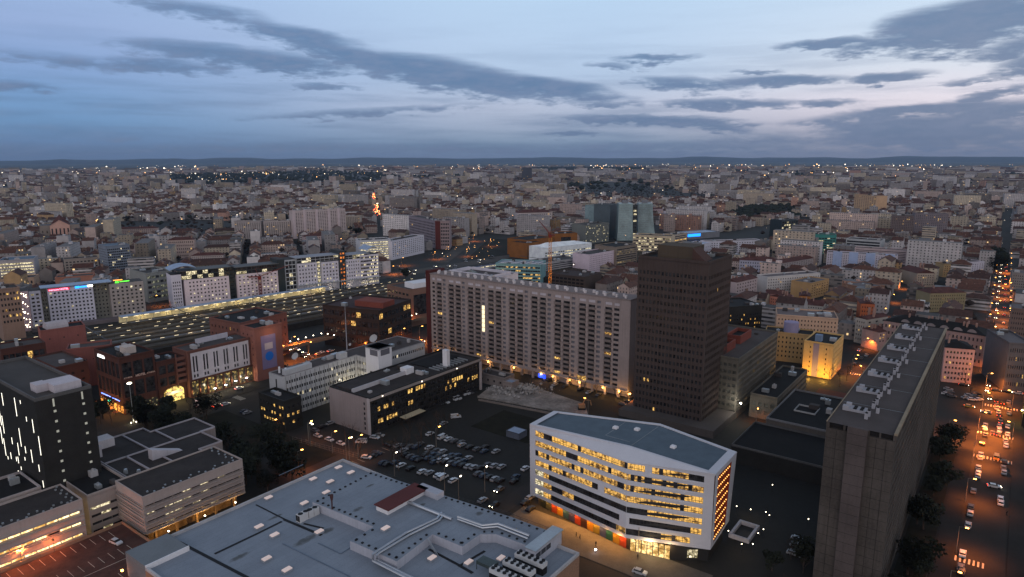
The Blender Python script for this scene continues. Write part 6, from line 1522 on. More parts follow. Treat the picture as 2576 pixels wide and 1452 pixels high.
# gabled houses right of the tower
for i, (lb, l, r, yb, c_, d, kd) in enumerate((('white gabled house wall seen above the peach block', (1852, 712), (1905, 700), 760, (176, 160, 162), 12, 'gable'), ('white angular block with lit windows', (1930, 700), (2063, 690), 742, (196, 192, 192), 14, 'flat'),
    ('long white terrace with a dark red roof above the peach block', (1975, 762), (2070, 772), 800, (172, 166, 160), 14, 'gable'), ('ochre flat-topped house with side balconies', (2040, 716), (2085, 705), 755, (176, 142, 100), 18, 'flat'),
    ('orange gabled house lit by the street', (2010, 746), (2038, 748), 772, (178, 118, 64), 16, 'gable'), ('salmon gabled terrace left of the white terrace', (1936, 746), (1972, 752), 790, (190, 128, 110), 14, 'gable'),
    ('pinkish terrace with a black roof right of the brown tower', (1930, 740), (1975, 742), 780, (150, 110, 104), 12, 'gable'), ('orange-red gabled house by the orange lit side street', (2165, 766), (2200, 768), 825, (172, 96, 62), 14, 'gable'),
    ('tall white gabled house at the corner of the side street', (2152, 800), (2178, 806), 862, (176, 168, 160), 22, 'gable'), ('brown block with white roof pipes by the side street', (2170, 727), (2225, 722), 758, (140, 108, 92), 22, 'flat'),
    ('big beige gabled hall between the two orange lit streets', (2307, 690), (2352, 690), 725, (160, 146, 134), 30, 'gable'), ('yellow block with lit windows between the two streets', (2374, 668), (2417, 668), 700, (168, 142, 104), 14, 'flat'),
    ('white block with a blue roof band near the avenue', (2420, 664), (2476, 662), 694, (190, 186, 200), 16, 'flat'), ('yellow-green block with a black mansard roof near the avenue', (2340, 740), (2430, 738), 788, (140, 128, 100), 16, 'hip'),
    ('long white rowhouse with a black roof beside the tower', (1860, 655), (1960, 660), 700, (160, 160, 178), 16, 'hip'), ('curved pale terrace with a dark roof beyond the white angular block', (1965, 664), (2050, 650), 690, (158, 148, 148), 14, 'hip'),
    ('grey flat-roofed building at the right edge by the avenue', (2546, 690), (2600, 694), 730, (130, 124, 122), 24, 'flat'), ('dark glazed curved building at the right edge', (2538, 868), (2600, 872), 985, (96, 92, 94), 30, 'flat'),
    ('brown-roofed block at the right edge by the avenue', (2543, 780), (2600, 786), 850, (112, 96, 90), 24, 'flat'))):
    f = (max(3, int((r[0] - l[0]) / 6)), .4, 5, .45, 1.5, 1)
    LM('apartment_block', lb, l, r, yb, d, wallm(c_), f, (3, .35, 5, .4, 1.5, 1), kind=kd, roof=tile if kd != 'flat' else wallm((104, 98, 100)), cat='apartment block', limit=20, lit=.04)
# cranes
def crane(px, py, ytop, lab, c_, jib):
    b0 = at(px, py, 0); h_ = hgt(ytop, py); t = thing('tower_crane', lab, 'crane', b0); m_ = MB(); m = mat('crane_%d' % px, srgb(*c_), .6, var=.1, emit=srgb(*c_), es=.0); s = 1.0
    for dx_, dy_ in ((-s, -s), (s, -s), (s, s), (-s, s)): m_.tube([b0 + Vector((dx_, dy_, 0)), b0 + Vector((dx_, dy_, h_))], .17, 4)
    k = 0; zz = 0
    while zz < h_ - 2.2:
        for (a, b_) in (((-s, -s), (s, -s)), ((s, -s), (s, s)), ((s, s), (-s, s)), ((-s, s), (-s, -s))):
            m_.tube([b0 + Vector((a[0], a[1], zz)), b0 + Vector((b_[0], b_[1], zz + 2.2))], .11, 3); m_.tube([b0 + Vector((a[0], a[1], zz)), b0 + Vector((b_[0], b_[1], zz))], .1, 3)
        zz += 2.2
    m_.build('mast', m, t)
    m_ = MB(); c = b0 + Z * h_; m_.box(c + Vector((-1.2, -1.2, 0)), Vector((2.4, 0, 0)), Vector((0, 2.4, 0)), Z * 2.6); m_.build('cab', wallm((130, 50, 40)), t)
    m_ = MB(); d_ = Vector((math.cos(jib), math.sin(jib), 0)); up_ = Vector((0, 0, 1))
    q0 = c + Z * 2.6; q1 = c + Z * 2.6 + d_ * 26 + Z * 9
    m_.tube([q0, q1], [.5, .2], 4); m_.tube([q0 + Z * 1.4, q1], .12, 3); m_.tube([q0, q0 - d_ * 9], .6, 4); m_.tube([q0, q0 + Z * 7 - d_ * 3], .2, 4); m_.tube([q0 + Z * 7 - d_ * 3, q1], .06, 3)
    m_.build('jib', wallm((120, 60, 52)), t)
    return t, b0, h_
t, b0, h_ = crane(1382, 770, 598, 'orange lattice tower crane standing behind the long apartment slab', (205, 135, 60), 1.9)
lamp_light(t, b0 + Vector((-4, -8, 26)), (1, .55, .2), 3500, .3, 'site_lamp')
crane(656, 752, 702, 'small dark red crane in front of the long white office row', (120, 40, 30), .3)
# unfinished concrete block next to the crane
bld('construction_site', 'dark unfinished concrete frame beside the orange crane', at(1385, 690, 20), at(1470, 700, 20), 30, 20, wallm((74, 64, 60)), (8, .8, 6, .6, 1, 1), None, gm=darkroof, roof=wallm((60, 48, 46)), clutter=6, lit=0, cat='building site', limit=10)
# overpass with lamps
def overpass(name, lab, pts, z, w):
    P_ = [at(x, y, z) for x, y in pts]; t = thing(name, lab, 'bridge', P_[0]); m_ = MB()
    for a, b_ in zip(P_, P_[1:]):
        e = (b_ - a); n_ = Z.cross(e.normalized()); m_.box(a - Z * .9, e, n_ * w, Z * .9); m_.box(a, e, n_ * .25, Z * .9); m_.box(a + n_ * (w - .25), e, n_ * .25, Z * .9)
        k = max(1, int(e.length / 22))
        for i in range(k): m_.box(a + e * (i / k) + n_ * (w * .3) - Z * (z - .01), e.normalized() * 1, n_ * (w * .4), Z * (z - .9))
    m_.build('deck', wallm((128, 108, 92)), t); keep([P_[0], P_[-1], P_[-1] + n_ * w, P_[0] + n_ * w])
overpass('footbridge', 'low bridge lined with small globe lamps running towards the brown glass offices', [(684, 884), (862, 842), (1000, 812), (1075, 800)], 6, 5)

# ================================================================ the ordinary town
LMK = [(o['label'], o.matrix_world.translation.copy() if False else ORG.get(o.as_pointer(), Vector(o.location))) for o in C.objects if o.parent is None and o.get('category')]
t_start = time.time()
PALW = [('cream', (198, 188, 172)), ('pale grey', (184, 182, 188)), ('white', (218, 216, 222)), ('pinkish', (196, 178, 174)), ('beige', (182, 170, 156)), ('ochre', (188, 156, 116)), ('salmon', (182, 142, 128)), ('grey', (140, 134, 134))]
PWT = [5, 7, 7, 4, 4, .5, .4, 4]
PALT = [(.066, .025, .018), (.080, .032, .021), (.046, .020, .016), (.095, .040, .026), (.056, .026, .020)]
PALF = [(.075, .068, .065), (.11, .10, .10), (.05, .046, .045), (.15, .15, .16)]
FOOT.append([at(960, 724), at(1250, 712), at(1275, 650), at(1330, 596), at(1210, 588), at(1135, 632), at(985, 662)])
FOOT.append([at(1250, 745), at(1500, 760), at(1500, 690), at(1280, 650)]); FOOT.append([at(1500, 565), at(1650, 565), at(1650, 640), at(1500, 640)])
foot_bb = [(min(p[0] for p in f), max(p[0] for p in f), min(p[1] for p in f), max(p[1] for p in f), f) for f in FOOT]
BA, BB = at(952, 560, 0), at(938, 485, 0)
def clear(x, y, r=0):
    for (a, b_, c_, d_, f) in foot_bb:
        if a - r < x < b_ + r and c_ - r < y < d_ + r and (inside(x, y, f) or (r and (inside(x + r, y, f) or inside(x - r, y, f) or inside(x, y + r, f) or inside(x, y - r, f)))): return False
    u, v = uv_of((x, y))
    if -12 < v + .0 * u - (-.0137 * (u - 120) + 4) < 14 and u < 2600: return False        # avenue
    if u > 400 and u < 1000 and abs(v - (-62 - .05 * (u - 404))) < 9: return False    # side street
    if u < 312 and v > -345: return False                                  # foreground is built by hand
    if u < 404 and v > -135: return False
    if v < -340 and u < 440 and u < 100 - v * .35 and v > -620: return False
    if 312 < u < 425 and -345 < v < -292: return False                     # car park and roads behind the slab
    # railway corridor and boulevard beyond
    q_ = BA.lerp(BB, max(-.3, min(1.6, (y - BA.y) / (BB.y - BA.y))))
    if abs(x - q_[0]) < 13 and 480 < y < 2300: return False
    s = (Vector((x, y, 0)) - RA); a = s.dot(RE); b_ = s.dot(RN)
    if -200 < a < 1500 and (-48 if -140 < a < 420 else -6) < b_ < (92 if a < 620 else 60): return False
    if a < 330 and b_ > 0: return False
    if 560 < a < 900 and -70 < b_ < 130 : return False
    return True
PARK = [at(640, 470), at(400, 470), at(430, 440), at(820, 430), at(1000, 440), at(960, 462)]
PARK2 = [at(1340, 432), at(1340, 424), at(1650, 424), at(1640, 436)]
PARK3 = [at(1860, 560), at(2010, 555), at(2020, 520), at(1800, 530)]
def in_park(x, y):
    return inside(x, y, PARK) or inside(x, y, PARK2) or inside(x, y, PARK3)
cands = []
def put(cx, cy, L, Dp, ang, h, kind, wc, rc, style):
    cands.append((cx, cy, L, Dp, ang, h, kind, wc, rc, style))
def town(ang, azlo, azhi, d0, d1, du, dv, seed):
    u0, u1, v0, v1 = -d1, d1, -d1, d1
    rr = random.Random(seed); a = rad(ang); s_, c_ = math.sin(a), math.cos(a)
    u = u0
    while u < u1:
        bu = rr.uniform(.8, 1.25) * du; v = v0
        while v < v1:
            bv = rr.uniform(.75, 1.3) * dv
            cxu, cyv = u + bu / 2, v + bv / 2; X = cxu * s_ + cyv * c_; Y = cxu * c_ - cyv * s_
            az_ = math.degrees(math.atan2(X, Y))
            d_ = math.hypot(X, Y)
            if Y > 150 and azlo <= az_ < azhi and d0 <= d_ < d1 and abs(az_) < 40.5:
                st = 10 if d_ < 2500 else 14
                typ = rr.random(); off = NZ.noise(Vector((X * .0012, Y * .0012, 5)))
                if in_park(X, Y) : v += bv; continue
                if off > .42 or (d_ > 3500 and off > .25): v += bv; continue      # left to trees and open ground
                W_ = [rr.choices(range(8), PWT)[0] for _ in range(9)]
                def cell(pu, pv, lu, lv, alongu):
                    x = pu * s_ + pv * c_; y = pu * c_ - pv * s_
                    if not clear(x, y, 7 if d_ < 1500 else 0): return
                    far = d_ > 2600
                    tall = rr.random()
                    h = rr.uniform(8, 16.5) if tall < .9 else rr.uniform(19, 28)
                    if d_ > 2600: h = rr.uniform(8, 20) if tall < .93 else rr.uniform(24, 46)
                    if d_ < 420: h = rr.uniform(9, 14)
                    kind = 'flat' if (rr.random() < (.16 if off < 0 else .3) or h > 23) else rr.choice(('hip', 'gable', 'gable'))
                    wi = rr.choices(range(8), PWT)[0]
                    f = rr.uniform(.42, 1.02) * (.9 if d_ > 2500 else 1)
                    wc = tuple(min(.75, q * f) for q in srgb(*PALW[wi][1]))
                    rc = rr.choice(PALT) if kind != 'flat' else rr.choice(PALF)
                    L, Dp = (lu, lv) if alongu else (lv, lu)
                    an = math.atan2(c_, s_) if alongu else math.atan2(-s_, c_)
                    put(x, y, L, Dp, an, h, kind, (wi, wc), rc, 1.0 if rr.random() < .22 else 0.0)
                if typ < .07:    # slabs in a green plot
                    for k in range(2): cell(u + bu * (.3 + .4 * k), cyv, 13, bv * .7, False)
                    q = cands[-2:] 
                    for i in range(len(cands) - min(2, len(q)), len(cands)):
                        c0 = cands[i]; cands[i] = c0[:5] + (rr.uniform(22, 38) if d_ > 800 else 22, 'flat') + c0[7:8] + ((.14, .13, .13), 0.0)
                else:
                    dpt = rr.uniform(10.5, 13)
                    if d_ > 3200: n_ = 2
                    else: n_ = max(2, int((bv - st) / rr.uniform(10, 20)))
                    x0 = v + st / 2; w = (bv - st) / n_
                    for k in range(n_):
                        if rr.random() < .94: cell(u + st / 2 + dpt / 2, x0 + w * (k + .5), dpt, w - .0, False)
                        if rr.random() < .94: cell(u + bu - st / 2 - dpt / 2, x0 + w * (k + .5), dpt, w - .0, False)
                    inner = bu - st - 2 * dpt
                    if inner > 10:
                        m_n = max(1, int(inner / 20)) if d_ < 3200 else 1; w2 = inner / m_n
                        for k in range(m_n):
                            for pv in (x0 + dpt / 2, x0 + bv - st - dpt / 2):
                                if rr.random() < .85: cell(u + st / 2 + dpt + w2 * (k + .5), pv, w2, dpt, True)
                        if rr.random() < .5 and d_ < 3000: cell(cxu, cyv, inner * .6, 9, True)
            v += bv
        u += bu
town(36.8, -11.4, 41, 150, 1500, 54, 78, 3)
town(70, -41, -11.4, 150, 1500, 54, 76, 5)
town(24, -41, 41, 1500, 2800, 60, 86, 6)
town(51, -41, 41, 2800, 5000, 84, 118, 7)
town(38, -41, 41, 5000, 9500, 140, 200, 9)
seen = set(); keepc = []
for c in cands:
    d = math.hypot(c[0], c[1]); q = uv_of((c[0], c[1]))
    p = proj((c[0], c[1], c[5]))
    if not p or not (-60 < p[0] < 2640) or p[1] > 1600: continue
    k = (int(c[0] / 8), int(c[1] / 8))
    if d < 3000 and (k in seen): continue
    seen.add(k); keepc.append((d, c))
keepc.sort(key=lambda z_: z_[0])
def geo(mb, c, origin=None, detail=True):
    cx, cy, L, Dp, an, h, kind, (wi, wc), rc, style = c
    e = Vector((math.cos(an), math.sin(an), 0)); n_ = Vector((-e.y, e.x, 0)); o = Vector((cx, cy, 0)) - (origin or Vector())
    P = [o - e * L / 2 - n_ * Dp / 2, o + e * L / 2 - n_ * Dp / 2, o + e * L / 2 + n_ * Dp / 2, o - e * L / 2 + n_ * Dp / 2]
    col = (*wc, style); ju = int(R.uniform(0, 400)) * 2.7; jv = R.uniform(.85, 1.5)
    fl = h - (h // 3.0) * 3.0
    for i in range(4):
        a, b_ = P[i], P[(i + 1) % 4]; l_ = (b_ - a).length; n0 = max(1, round(l_ / (2.9 * jv))) * 2.9; u_ = ju + i * 270
        if i % 2 and R.random() < .6: uvs = [(0, -30)] * 4
        else: uvs = [(u_, -fl), (u_ + n0, -fl), (u_ + n0, h - fl), (u_, h - fl)]
        mb[0].face([a, b_, b_ + Z * h, a + Z * h], 0, uvs, col)
    if kind == 'flat':
        mb[1].face([p + Z * h for p in P], 0, None, (*rc, 1))
        if detail:
            m2 = mb[1]
            for _ in range(R.choice((0, 1, 1, 2))):
                w = R.uniform(2, 5); c0 = o + e * R.uniform(-L * .3, L * .3) + Z * h
                e2 = e * w; n2 = n_ * R.uniform(1.5, 3.5); hh = R.uniform(1, 2.8); cc = (*[q * 1.2 for q in wc], 1); cc = tuple(min(.7, q) for q in cc[:3]) + (1,)
                pts = [c0, c0 + e2, c0 + e2 + n2, c0 + n2]
                for i in range(4): a, b_ = pts[i], pts[(i + 1) % 4]; m2.face([a, b_, b_ + Z * hh, a + Z * hh], 0, None, cc)
                m2.face([p + Z * hh for p in pts], 0, None, cc)
    else:
        g2 = MB(); gable_roof(g2, P, h, kind, .5, R.uniform(.5, .68), (*rc, 1), 0, (*wc, 0), 1)
        for f, m, in zip(g2.f, g2.m):
            pts = [g2.v[i] for i in f]; cl = g2.c[f[0]]
            if m == 1: mb[0].face(pts, 0, [(0, -30)] * len(pts), (*wc, 0))
            else: mb[1].face(pts, 0, None, cl)
        if detail:
            for _ in range(R.choice((1, 2, 3))):
                c0 = o + e * R.uniform(-L * .4, L * .4) + n_ * R.uniform(-2, 2) + Z * h; cc = (.22, .14, .11, 1); w, d2, hh = .8, 1.8, Dp * .23 + 1.3
                pts = [c0, c0 + e * w, c0 + e * w + n_ * d2, c0 + n_ * d2]
                for i in range(4): a, b_ = pts[i], pts[(i + 1) % 4]; mb[1].face([a, b_, b_ + Z * hh, a + Z * hh], 0, None, cc)
                mb[1].face([p + Z * hh for p in pts], 0, None, cc)
NI = {'tile': 0, 'flat': 0}; MAXI = {'tile': 300, 'flat': 200}
SHORT = [('brown tower', W(295, -120)), ('long apartment slab', W(302, -216)), ('twin glass towers', at(1590, 600)), ('church', at(150, 600)), ('white ribbed slab', at(800, 598)), ('long white office row', at(700, 740)), ('lit-sign hotel', at(200, 800)),
         ('peach apartment block', at(2030, 870)), ('bluish-white slab', at(2170, 675)), ('dark grey towers', at(2310, 600)), ('orange crane', at(1382, 740)), ('black mansard block', at(2350, 870)), ('teal offices', at(2010, 630)), ('ribbed grey office', at(1080, 615)),
         ('gridded tower', at(296, 698)), ('round corner block', at(1345, 573)), ('cream banded office', at(1640, 638))]
farw, farr = MB(), MB(); midw, midr = MB(), MB()
for d, c in keepc:
    k = 'flat' if c[6] == 'flat' else 'tile'
    if NI[k] < MAXI[k] and d < 2500:
        NI[k] += 1; o = Vector((c[0], c[1], 0)); p = proj((c[0], c[1], c[5]))
        nm, q = min(SHORT, key=lambda s: (s[1] - o).length)
        pq = proj(q); rel = 'behind' if (o - q).y > abs(p[0] - pq[0]) / F * d * 1.0 else ('left of' if p[0] < pq[0] else 'right of')
        colr = PALW[c[7][0]][0]; sz = 'tall' if c[5] > 19 else 'low' if c[5] < 13 else 'mid-height'
        rf = ('tall ' if c[5] > 19 else '') + ('flat-roofed' if k == 'flat' else 'hip-roofed' if c[6] == 'hip' else 'gabled')
        t = thing('town_house' if k == 'tile' else 'apartment_block', '%s %s block %s the %s' % (colr, rf, rel, nm), 'house' if k == 'tile' else 'apartment block', o, 'tile-roofed town houses' if k == 'tile' else 'flat-roofed town blocks')
        w_, r_ = MB(), MB(); geo((w_, r_), c); w_.build('wall', town_wall, t); r_.build('roof', town_roof, t)
    elif d < 2600: geo((midw, midr), c)
    else: geo((farw, farr), c, detail=False)
def stuffpair(nm, lab, w_, r_):
    t = thing(nm, lab, 'far houses'); t['kind'] = 'stuff'
    w_.build('walls', town_wall, t); r_.build('roofs', town_roof, t)
stuffpair('town_rooftops', 'dense sea of tiled and flat rooftops filling the middle distance', midw, midr)
stuffpair('far_suburbs', 'far suburbs of small pale blocks fading towards the horizon', farw, farr)
print('town', len(keepc), NI, round(time.time() - t_start, 1))
# distant woods and street trees: clumps beyond counting
def clump(mb, c, r, rr, squash=.8):
    ph = rr.uniform(0, 6.28); n = 7; top = c + Z * r * squash * rr.uniform(.85, 1.2); bot = c - Z * r * .5; ring_ = []
    for lv, q in ((.55, .75), (0.0, 1.0)):
        ring_.append([c + Vector((math.cos(ph + k * 6.283 / n), math.sin(ph + k * 6.283 / n), 0)) * r * q * rr.uniform(.75, 1.2) + Z * r * (lv * squash + rr.uniform(-.12, .12)) for k in range(n)])
    for k in range(n):
        k2 = (k + 1) % n; mb.face([ring_[0][k], ring_[0][k2], top]); mb.face([ring_[1][k], ring_[1][k2], ring_[0][k2], ring_[0][k]]); mb.face([ring_[1][k2], ring_[1][k], bot])
wm_ = MB(); rr = random.Random(4)
def scatter(poly, n, r0, r1, h=5):
    x0, x1 = min(p[0] for p in poly), max(p[0] for p in poly); y0, y1 = min(p[1] for p in poly), max(p[1] for p in poly); k = 0; tr = 0
    while k < n and tr < n * 12:
        tr += 1; x, y = rr.uniform(x0, x1), rr.uniform(y0, y1)
        if inside(x, y, poly): r = rr.uniform(r0, r1); clump(wm_, Vector((x, y, h + r * .3)), r, rr); k += 1
scatter(PARK, 900, 7, 15, 6); scatter(PARK2, 900, 9, 18, 7); scatter(PARK3, 260, 4, 8, 4)
for i in range(2600):
    az_ = rad(rr.uniform(-41, 41)); d = 500 + 8500 * rr.random() ** .75; x, y = math.sin(az_) * d, math.cos(az_) * d
    if NZ.noise(Vector((x * .0012, y * .0012, 5))) < .3 and rr.random() < (.75 if d > 2500 else .55): continue
    if clear(x, y, 2): r = rr.uniform(3, 6) if d < 2500 else rr.uniform(7, 16); clump(wm_, Vector((x, y, r * .9)), r, rr)
wb_ = MB(); wm0 = wm_; wm_ = wb_
for i in range(6500):
    az_ = rad(rr.uniform(-41, 41)); d = 420 + 2600 * rr.random() ** .8; x, y = math.sin(az_) * d, math.cos(az_) * d
    if clear(x, y, 2): r = rr.uniform(2.2, 4.2); clump(wb_, Vector((x, y, rr.uniform(4, 8))), r, rr)
wm_ = wm0
wb_.build('street_trees', mat('bare_twig_mass', (.030, .021, .017), .95, var=.6, scale=.3, fine=1.5), stuff=True)
o = wm_.build('distant_woods', mat('dark_tree_mass', (.016, .020, .014), .95, var=.6, scale=.06, fine=.6), stuff=True)
# far-away lamps
lm_ = MB(); lm2 = MB(); lm3 = MB()
def bulb(mb, p, s): 
    mb.face([p + Vector((s, 0, 0)), p + Vector((0, s, 0)), p + Z * s]); mb.face([p + Vector((0, s, 0)), p + Vector((-s, 0, 0)), p + Z * s]); mb.face([p + Vector((-s, 0, 0)), p + Vector((0, -s, 0)), p + Z * s]); mb.face([p + Vector((0, -s, 0)), p + Vector((s, 0, 0)), p + Z * s])
    mb.face([p + Vector((0, s, 0)), p + Vector((s, 0, 0)), p - Z * s]); mb.face([p + Vector((-s, 0, 0)), p + Vector((0, s, 0)), p - Z * s]); mb.face([p + Vector((0, -s, 0)), p + Vector((-s, 0, 0)), p - Z * s]); mb.face([p + Vector((s, 0, 0)), p + Vector((0, -s, 0)), p - Z * s])
for i in range(2600):
    u_ = rr.random(); d = 700 * (16 ** (u_ ** .7)) ; az_ = rad(rr.uniform(-40, 41)); x, y = math.sin(az_) * d, math.cos(az_) * d
    cl_n = NZ.noise(Vector((x * .0009, y * .0009, 8)))
    if cl_n < .12 and rr.random() < .8: continue
    bulb((lm_, lm_, lm2)[i % 3], Vector((x, y, rr.uniform(7, 15) if d < 3000 else rr.uniform(14, 24))), d * (.00012 + .0005 * rr.random() ** 3))
for i in range(420):                                  # dense strings of lamps under the hills
    a0 = rr.choice((-28, -24, -14, -8, -2, 10, 14, 16, 19, 24, 30, 33)); az_ = rad(a0 + rr.gauss(0, 2.2)); d = rr.uniform(3600, 13000); x, y = math.sin(az_) * d, math.cos(az_) * d
    bulb((lm_, lm2)[i % 2], Vector((x, y, rr.uniform(16, 26))), d * (.00015 + .0007 * rr.random() ** 3))
a_, b_ = at(948, 545, 2), at(936, 488, 2)
for i in range(150):                                  # traffic queue on the far avenue
    p = a_.lerp(b_, rr.random()); bulb((lm2, lm3)[rr.random() < .4], p + Vector((rr.uniform(-7, 7), 0, rr.uniform(1, 8))), rr.uniform(.5, 1.1))
for i in range(40): p = at(1110 + rr.uniform(0, 150), 596 + rr.uniform(0, 60), 5); bulb((lm_, lm2)[_b % 2] if False else lm2, p, rr.uniform(.15, .3))
lt = thing('city_lights', 'countless tiny lamps sprinkled over the far city', 'far lamps'); lt['kind'] = 'stuff'
lm_.build('white_lamps', mat('far_white_lamp', (1, .9, .7), var=0, emit=(1, .84, .62), es=7, sample=False), lt); lm2.build('orange_lamps', mat('far_orange_lamp', (1, .5, .2), var=0, emit=(1, .5, .16), es=7, sample=False), lt); lm3.build('red_lamps', red_l, lt)
# boulevard beyond the railway
strip('boulevard', [at(930, 700), at(1250, 652), at(1330, 600)], 24, .03, mat('asphalt_paled_as_lit', (.07, .062, .056), .9, var=.25, scale=.05))  # asphalt paler than the other streets, lamplight put into its colour
strip('boulevard', [at(1110, 660), at(1190, 600)], 16, .05, mat('asphalt_paled_as_lit', (1, 1, 1)))
slab('grass_bank', [at(1170, 655), at(1290, 640), at(1330, 606), at(1230, 600)], .06, .06, lawn_m)
# ================================================================ cars
def car_proto(nm, lab, cname, col, van=False, lights=False):
    t = thing(nm, lab, 'van' if van else 'car', (0, 0, 0)); m = mat('car_' + cname, col, .28, .3, var=0)
    L, Wd = (5.0, 1.95) if van else (4.3, 1.76); b = MB(); hw = Wd / 2
    prof = [(-L / 2, .35), (L / 2, .35), (L / 2, .75), (L / 2 - .25, .95), (L / 2 - 1.0, 1.0), (-L / 2 + .1, 1.02), (-L / 2, .8)]
    if van: prof = [(-L / 2, .35), (L / 2, .35), (L / 2, .95), (L / 2 - .7, 1.2), (-L / 2, 1.25)]
    n_ = len(prof); y0, y1 = -hw, hw
    b.face([(x, y0, z) for x, z in prof]); b.face([(x, y1, z) for x, z in prof][::-1])
    for i in range(n_): (x0, z0), (x1, z1) = prof[i], prof[(i + 1) % n_]; b.face([(x0, y0, z0), (x0, y1, z0), (x1, y1, z1), (x1, y0, z1)])
    b.build('body', m, t)
    zt = 1.95 if van else 1.45; zb = 1.2 if van else 1.0; xs0, xs1 = (-L / 2 + .05, L / 2 - .75) if van else (-L / 2 + .35, L / 2 - 1.1)
    xt0, xt1 = (xs0 + .1, xs1 - .55) if van else (xs0 + .45, xs1 - .7); g = MB(); wi = hw - .06; wt = hw - .22
    lo = [(xs0, -wi, zb), (xs1, -wi, zb), (xs1, wi, zb), (xs0, wi, zb)]; hi = [(xt0, -wt, zt), (xt1, -wt, zt), (xt1, wt, zt), (xt0, wt, zt)]
    for i in range(4): g.face([lo[i], lo[(i + 1) % 4], hi[(i + 1) % 4], hi[i]])
    g.build('windows', glass, t)
    r = MB(); r.box((xt0 - .03, -wt - .02, zt - .02), (xt1 - xt0 + .06, 0, 0), (0, 2 * wt + .04, 0), (0, 0, .06)); 
    if van: r.box((xt0, -wi, zb), (2.6, 0, 0), (0, .05, 0), (0, 0, .6)); r.box((xt0, wi - .05, zb), (2.6, 0, 0), (0, .05, 0), (0, 0, .6))
    r.build('roof_panel', m, t)
    for sx in (-1, 1):
        for sy in (-1, 1):
            w = MB(); c = Vector((sx * L * .31, sy * (hw - .1), .32)); w.tube([c - Vector((0, .1, 0)), c + Vector((0, .12, 0))], .32, 10); w.build('wheel', darkroof, t)
    hl = mat('headlight_on', (1, .95, .8), .4, var=0, emit=(1, .88, .6), es=22, sample=False) if lights else mat('headlight_off', (.5, .5, .5), .2, var=0)
    tl = red_l if lights else mat('taillight_off', (.12, .005, .005), .3, var=0); q = .17 if lights else .12
    for sy in (-1, 1):
        h = MB(); h.cube((L / 2 - .02, sy * (hw - .28), .62), .12, .34, q, (1, 0, 0)); h.build('headlight', hl, t)
        h = MB(); h.cube((-L / 2 + .0, sy * (hw - .25), .68), .1, .3, q, (1, 0, 0)); h.build('taillight', tl, t)
    return t
CP = {}
def car(cn, pos, ang, van=False, lights=False, where='parked', grp=None):
    key = (cn, van, lights); col = {'white': (.62, .64, .68), 'silver': (.34, .35, .38), 'black': (.015, .015, .017), 'blue': (.03, .05, .09), 'red': (.20, .02, .02), 'grey': (.10, .10, .11), 'yellow': (.55, .35, .08)}[cn]
    lab = '%s %s %s' % (cn, 'van' if van else 'car', where)
    if key not in CP:
        t = car_proto('parked_van' if van else 'parked_car', lab, cn, col, van, lights); CP[key] = t; t.location = pos; t.rotation_euler = (0, 0, ang)
    else: t = copy_tree(CP[key], pos, ang)
    if lights: t.name = 'driving_van' if van else 'driving_car'
    t['label'] = lab; t['group'] = grp or where; return t
AU = math.atan2(U.y, U.x); AV = math.atan2(V.y, V.x)
def ov(X, Y, y0): return 644 + X / 4, y0 + Y / 4
# big car park
lot = [('white', 733, 72, AV, 0), ('white', 848, 112, AV, 0), ('silver', 618, 35, AV, 0), ('white', 1055, 95, AU + 2.2, 1), ('white', 1190, 52, AV + .3, 0), ('silver', 1240, 30, AV + .3, 0), ('white', 1105, 252, AV + .4, 0), ('blue', 1205, 210, AV + .4, 0), ('black', 1160, 232, AV + .4, 0),
       ('white', 1455, 333, AU, 0), ('blue', 1395, 305, AU, 0), ('black', 1550, 365, AU, 0), ('white', 1665, 398, AU, 0), ('silver', 1738, 410, AU, 0), ('white', 1828, 438, AU, 0), ('white', 1872, 458, AU, 1), ('white', 1978, 488, AU, 0),
       ('white', 1740, 155, AU, 0), ('grey', 1810, 185, AU, 0), ('silver', 1872, 195, AU, 0), ('white', 1920, 285, AU, 0), ('blue', 1960, 235, AU, 0), ('blue', 2020, 237, AU, 0), ('silver', 2130, 262, AU, 0), ('grey', 2040, 310, AU, 0), ('silver', 2185, 355, AU, 0), ('black', 2245, 362, AU, 0),
       ('grey', 2325, 330, AU, 0), ('silver', 2390, 340, AU, 0), ('silver', 2465, 350, AU, 0), ('silver', 2410, 195, AU, 0), ('black', 2300, 150, AU, 0), ('white', 1870, 50, AU, 1), ('white', 1932, 70, AU, 0), ('grey', 1990, 88, AU, 0), ('grey', 2060, 103, AU, 0), ('grey', 1645, 118, AU, 0),
       ('black', 1415, 125, AU, 0), ('silver', 1480, 182, AU, 0), ('black', 1705, 230, AU, 0), ('black', 1860, 268, AU, 0), ('blue', 1790, 300, AU, 0), ('black', 1330, 112, AU, 0)]
for k_, (X0, Y0, X1, Y1, n_) in enumerate(((1600, 385, 2020, 520, 0), (1690, 205, 2110, 300, 7), (1700, 255, 2160, 352, 8), (1330, 125, 1640, 150, 5), (2030, 118, 2330, 205, 4), (1480, 215, 1660, 290, 4), (2200, 410, 2480, 500, 5), (1250, 300, 1340, 330, 2))):
    for i in range(n_): lot.append((('black', 'grey', 'blue', 'black', 'silver')[(i + k_) % 5], X0 + (X1 - X0) * (i + .5) / n_, Y0 + (Y1 - Y0) * (i + .5) / n_, AU, 0))
for c_, X, Y, a, v_ in lot: x, y = ov(X, Y, 1090); car(c_, at(x, y, .02), a, bool(v_), where='parked in the open car park')
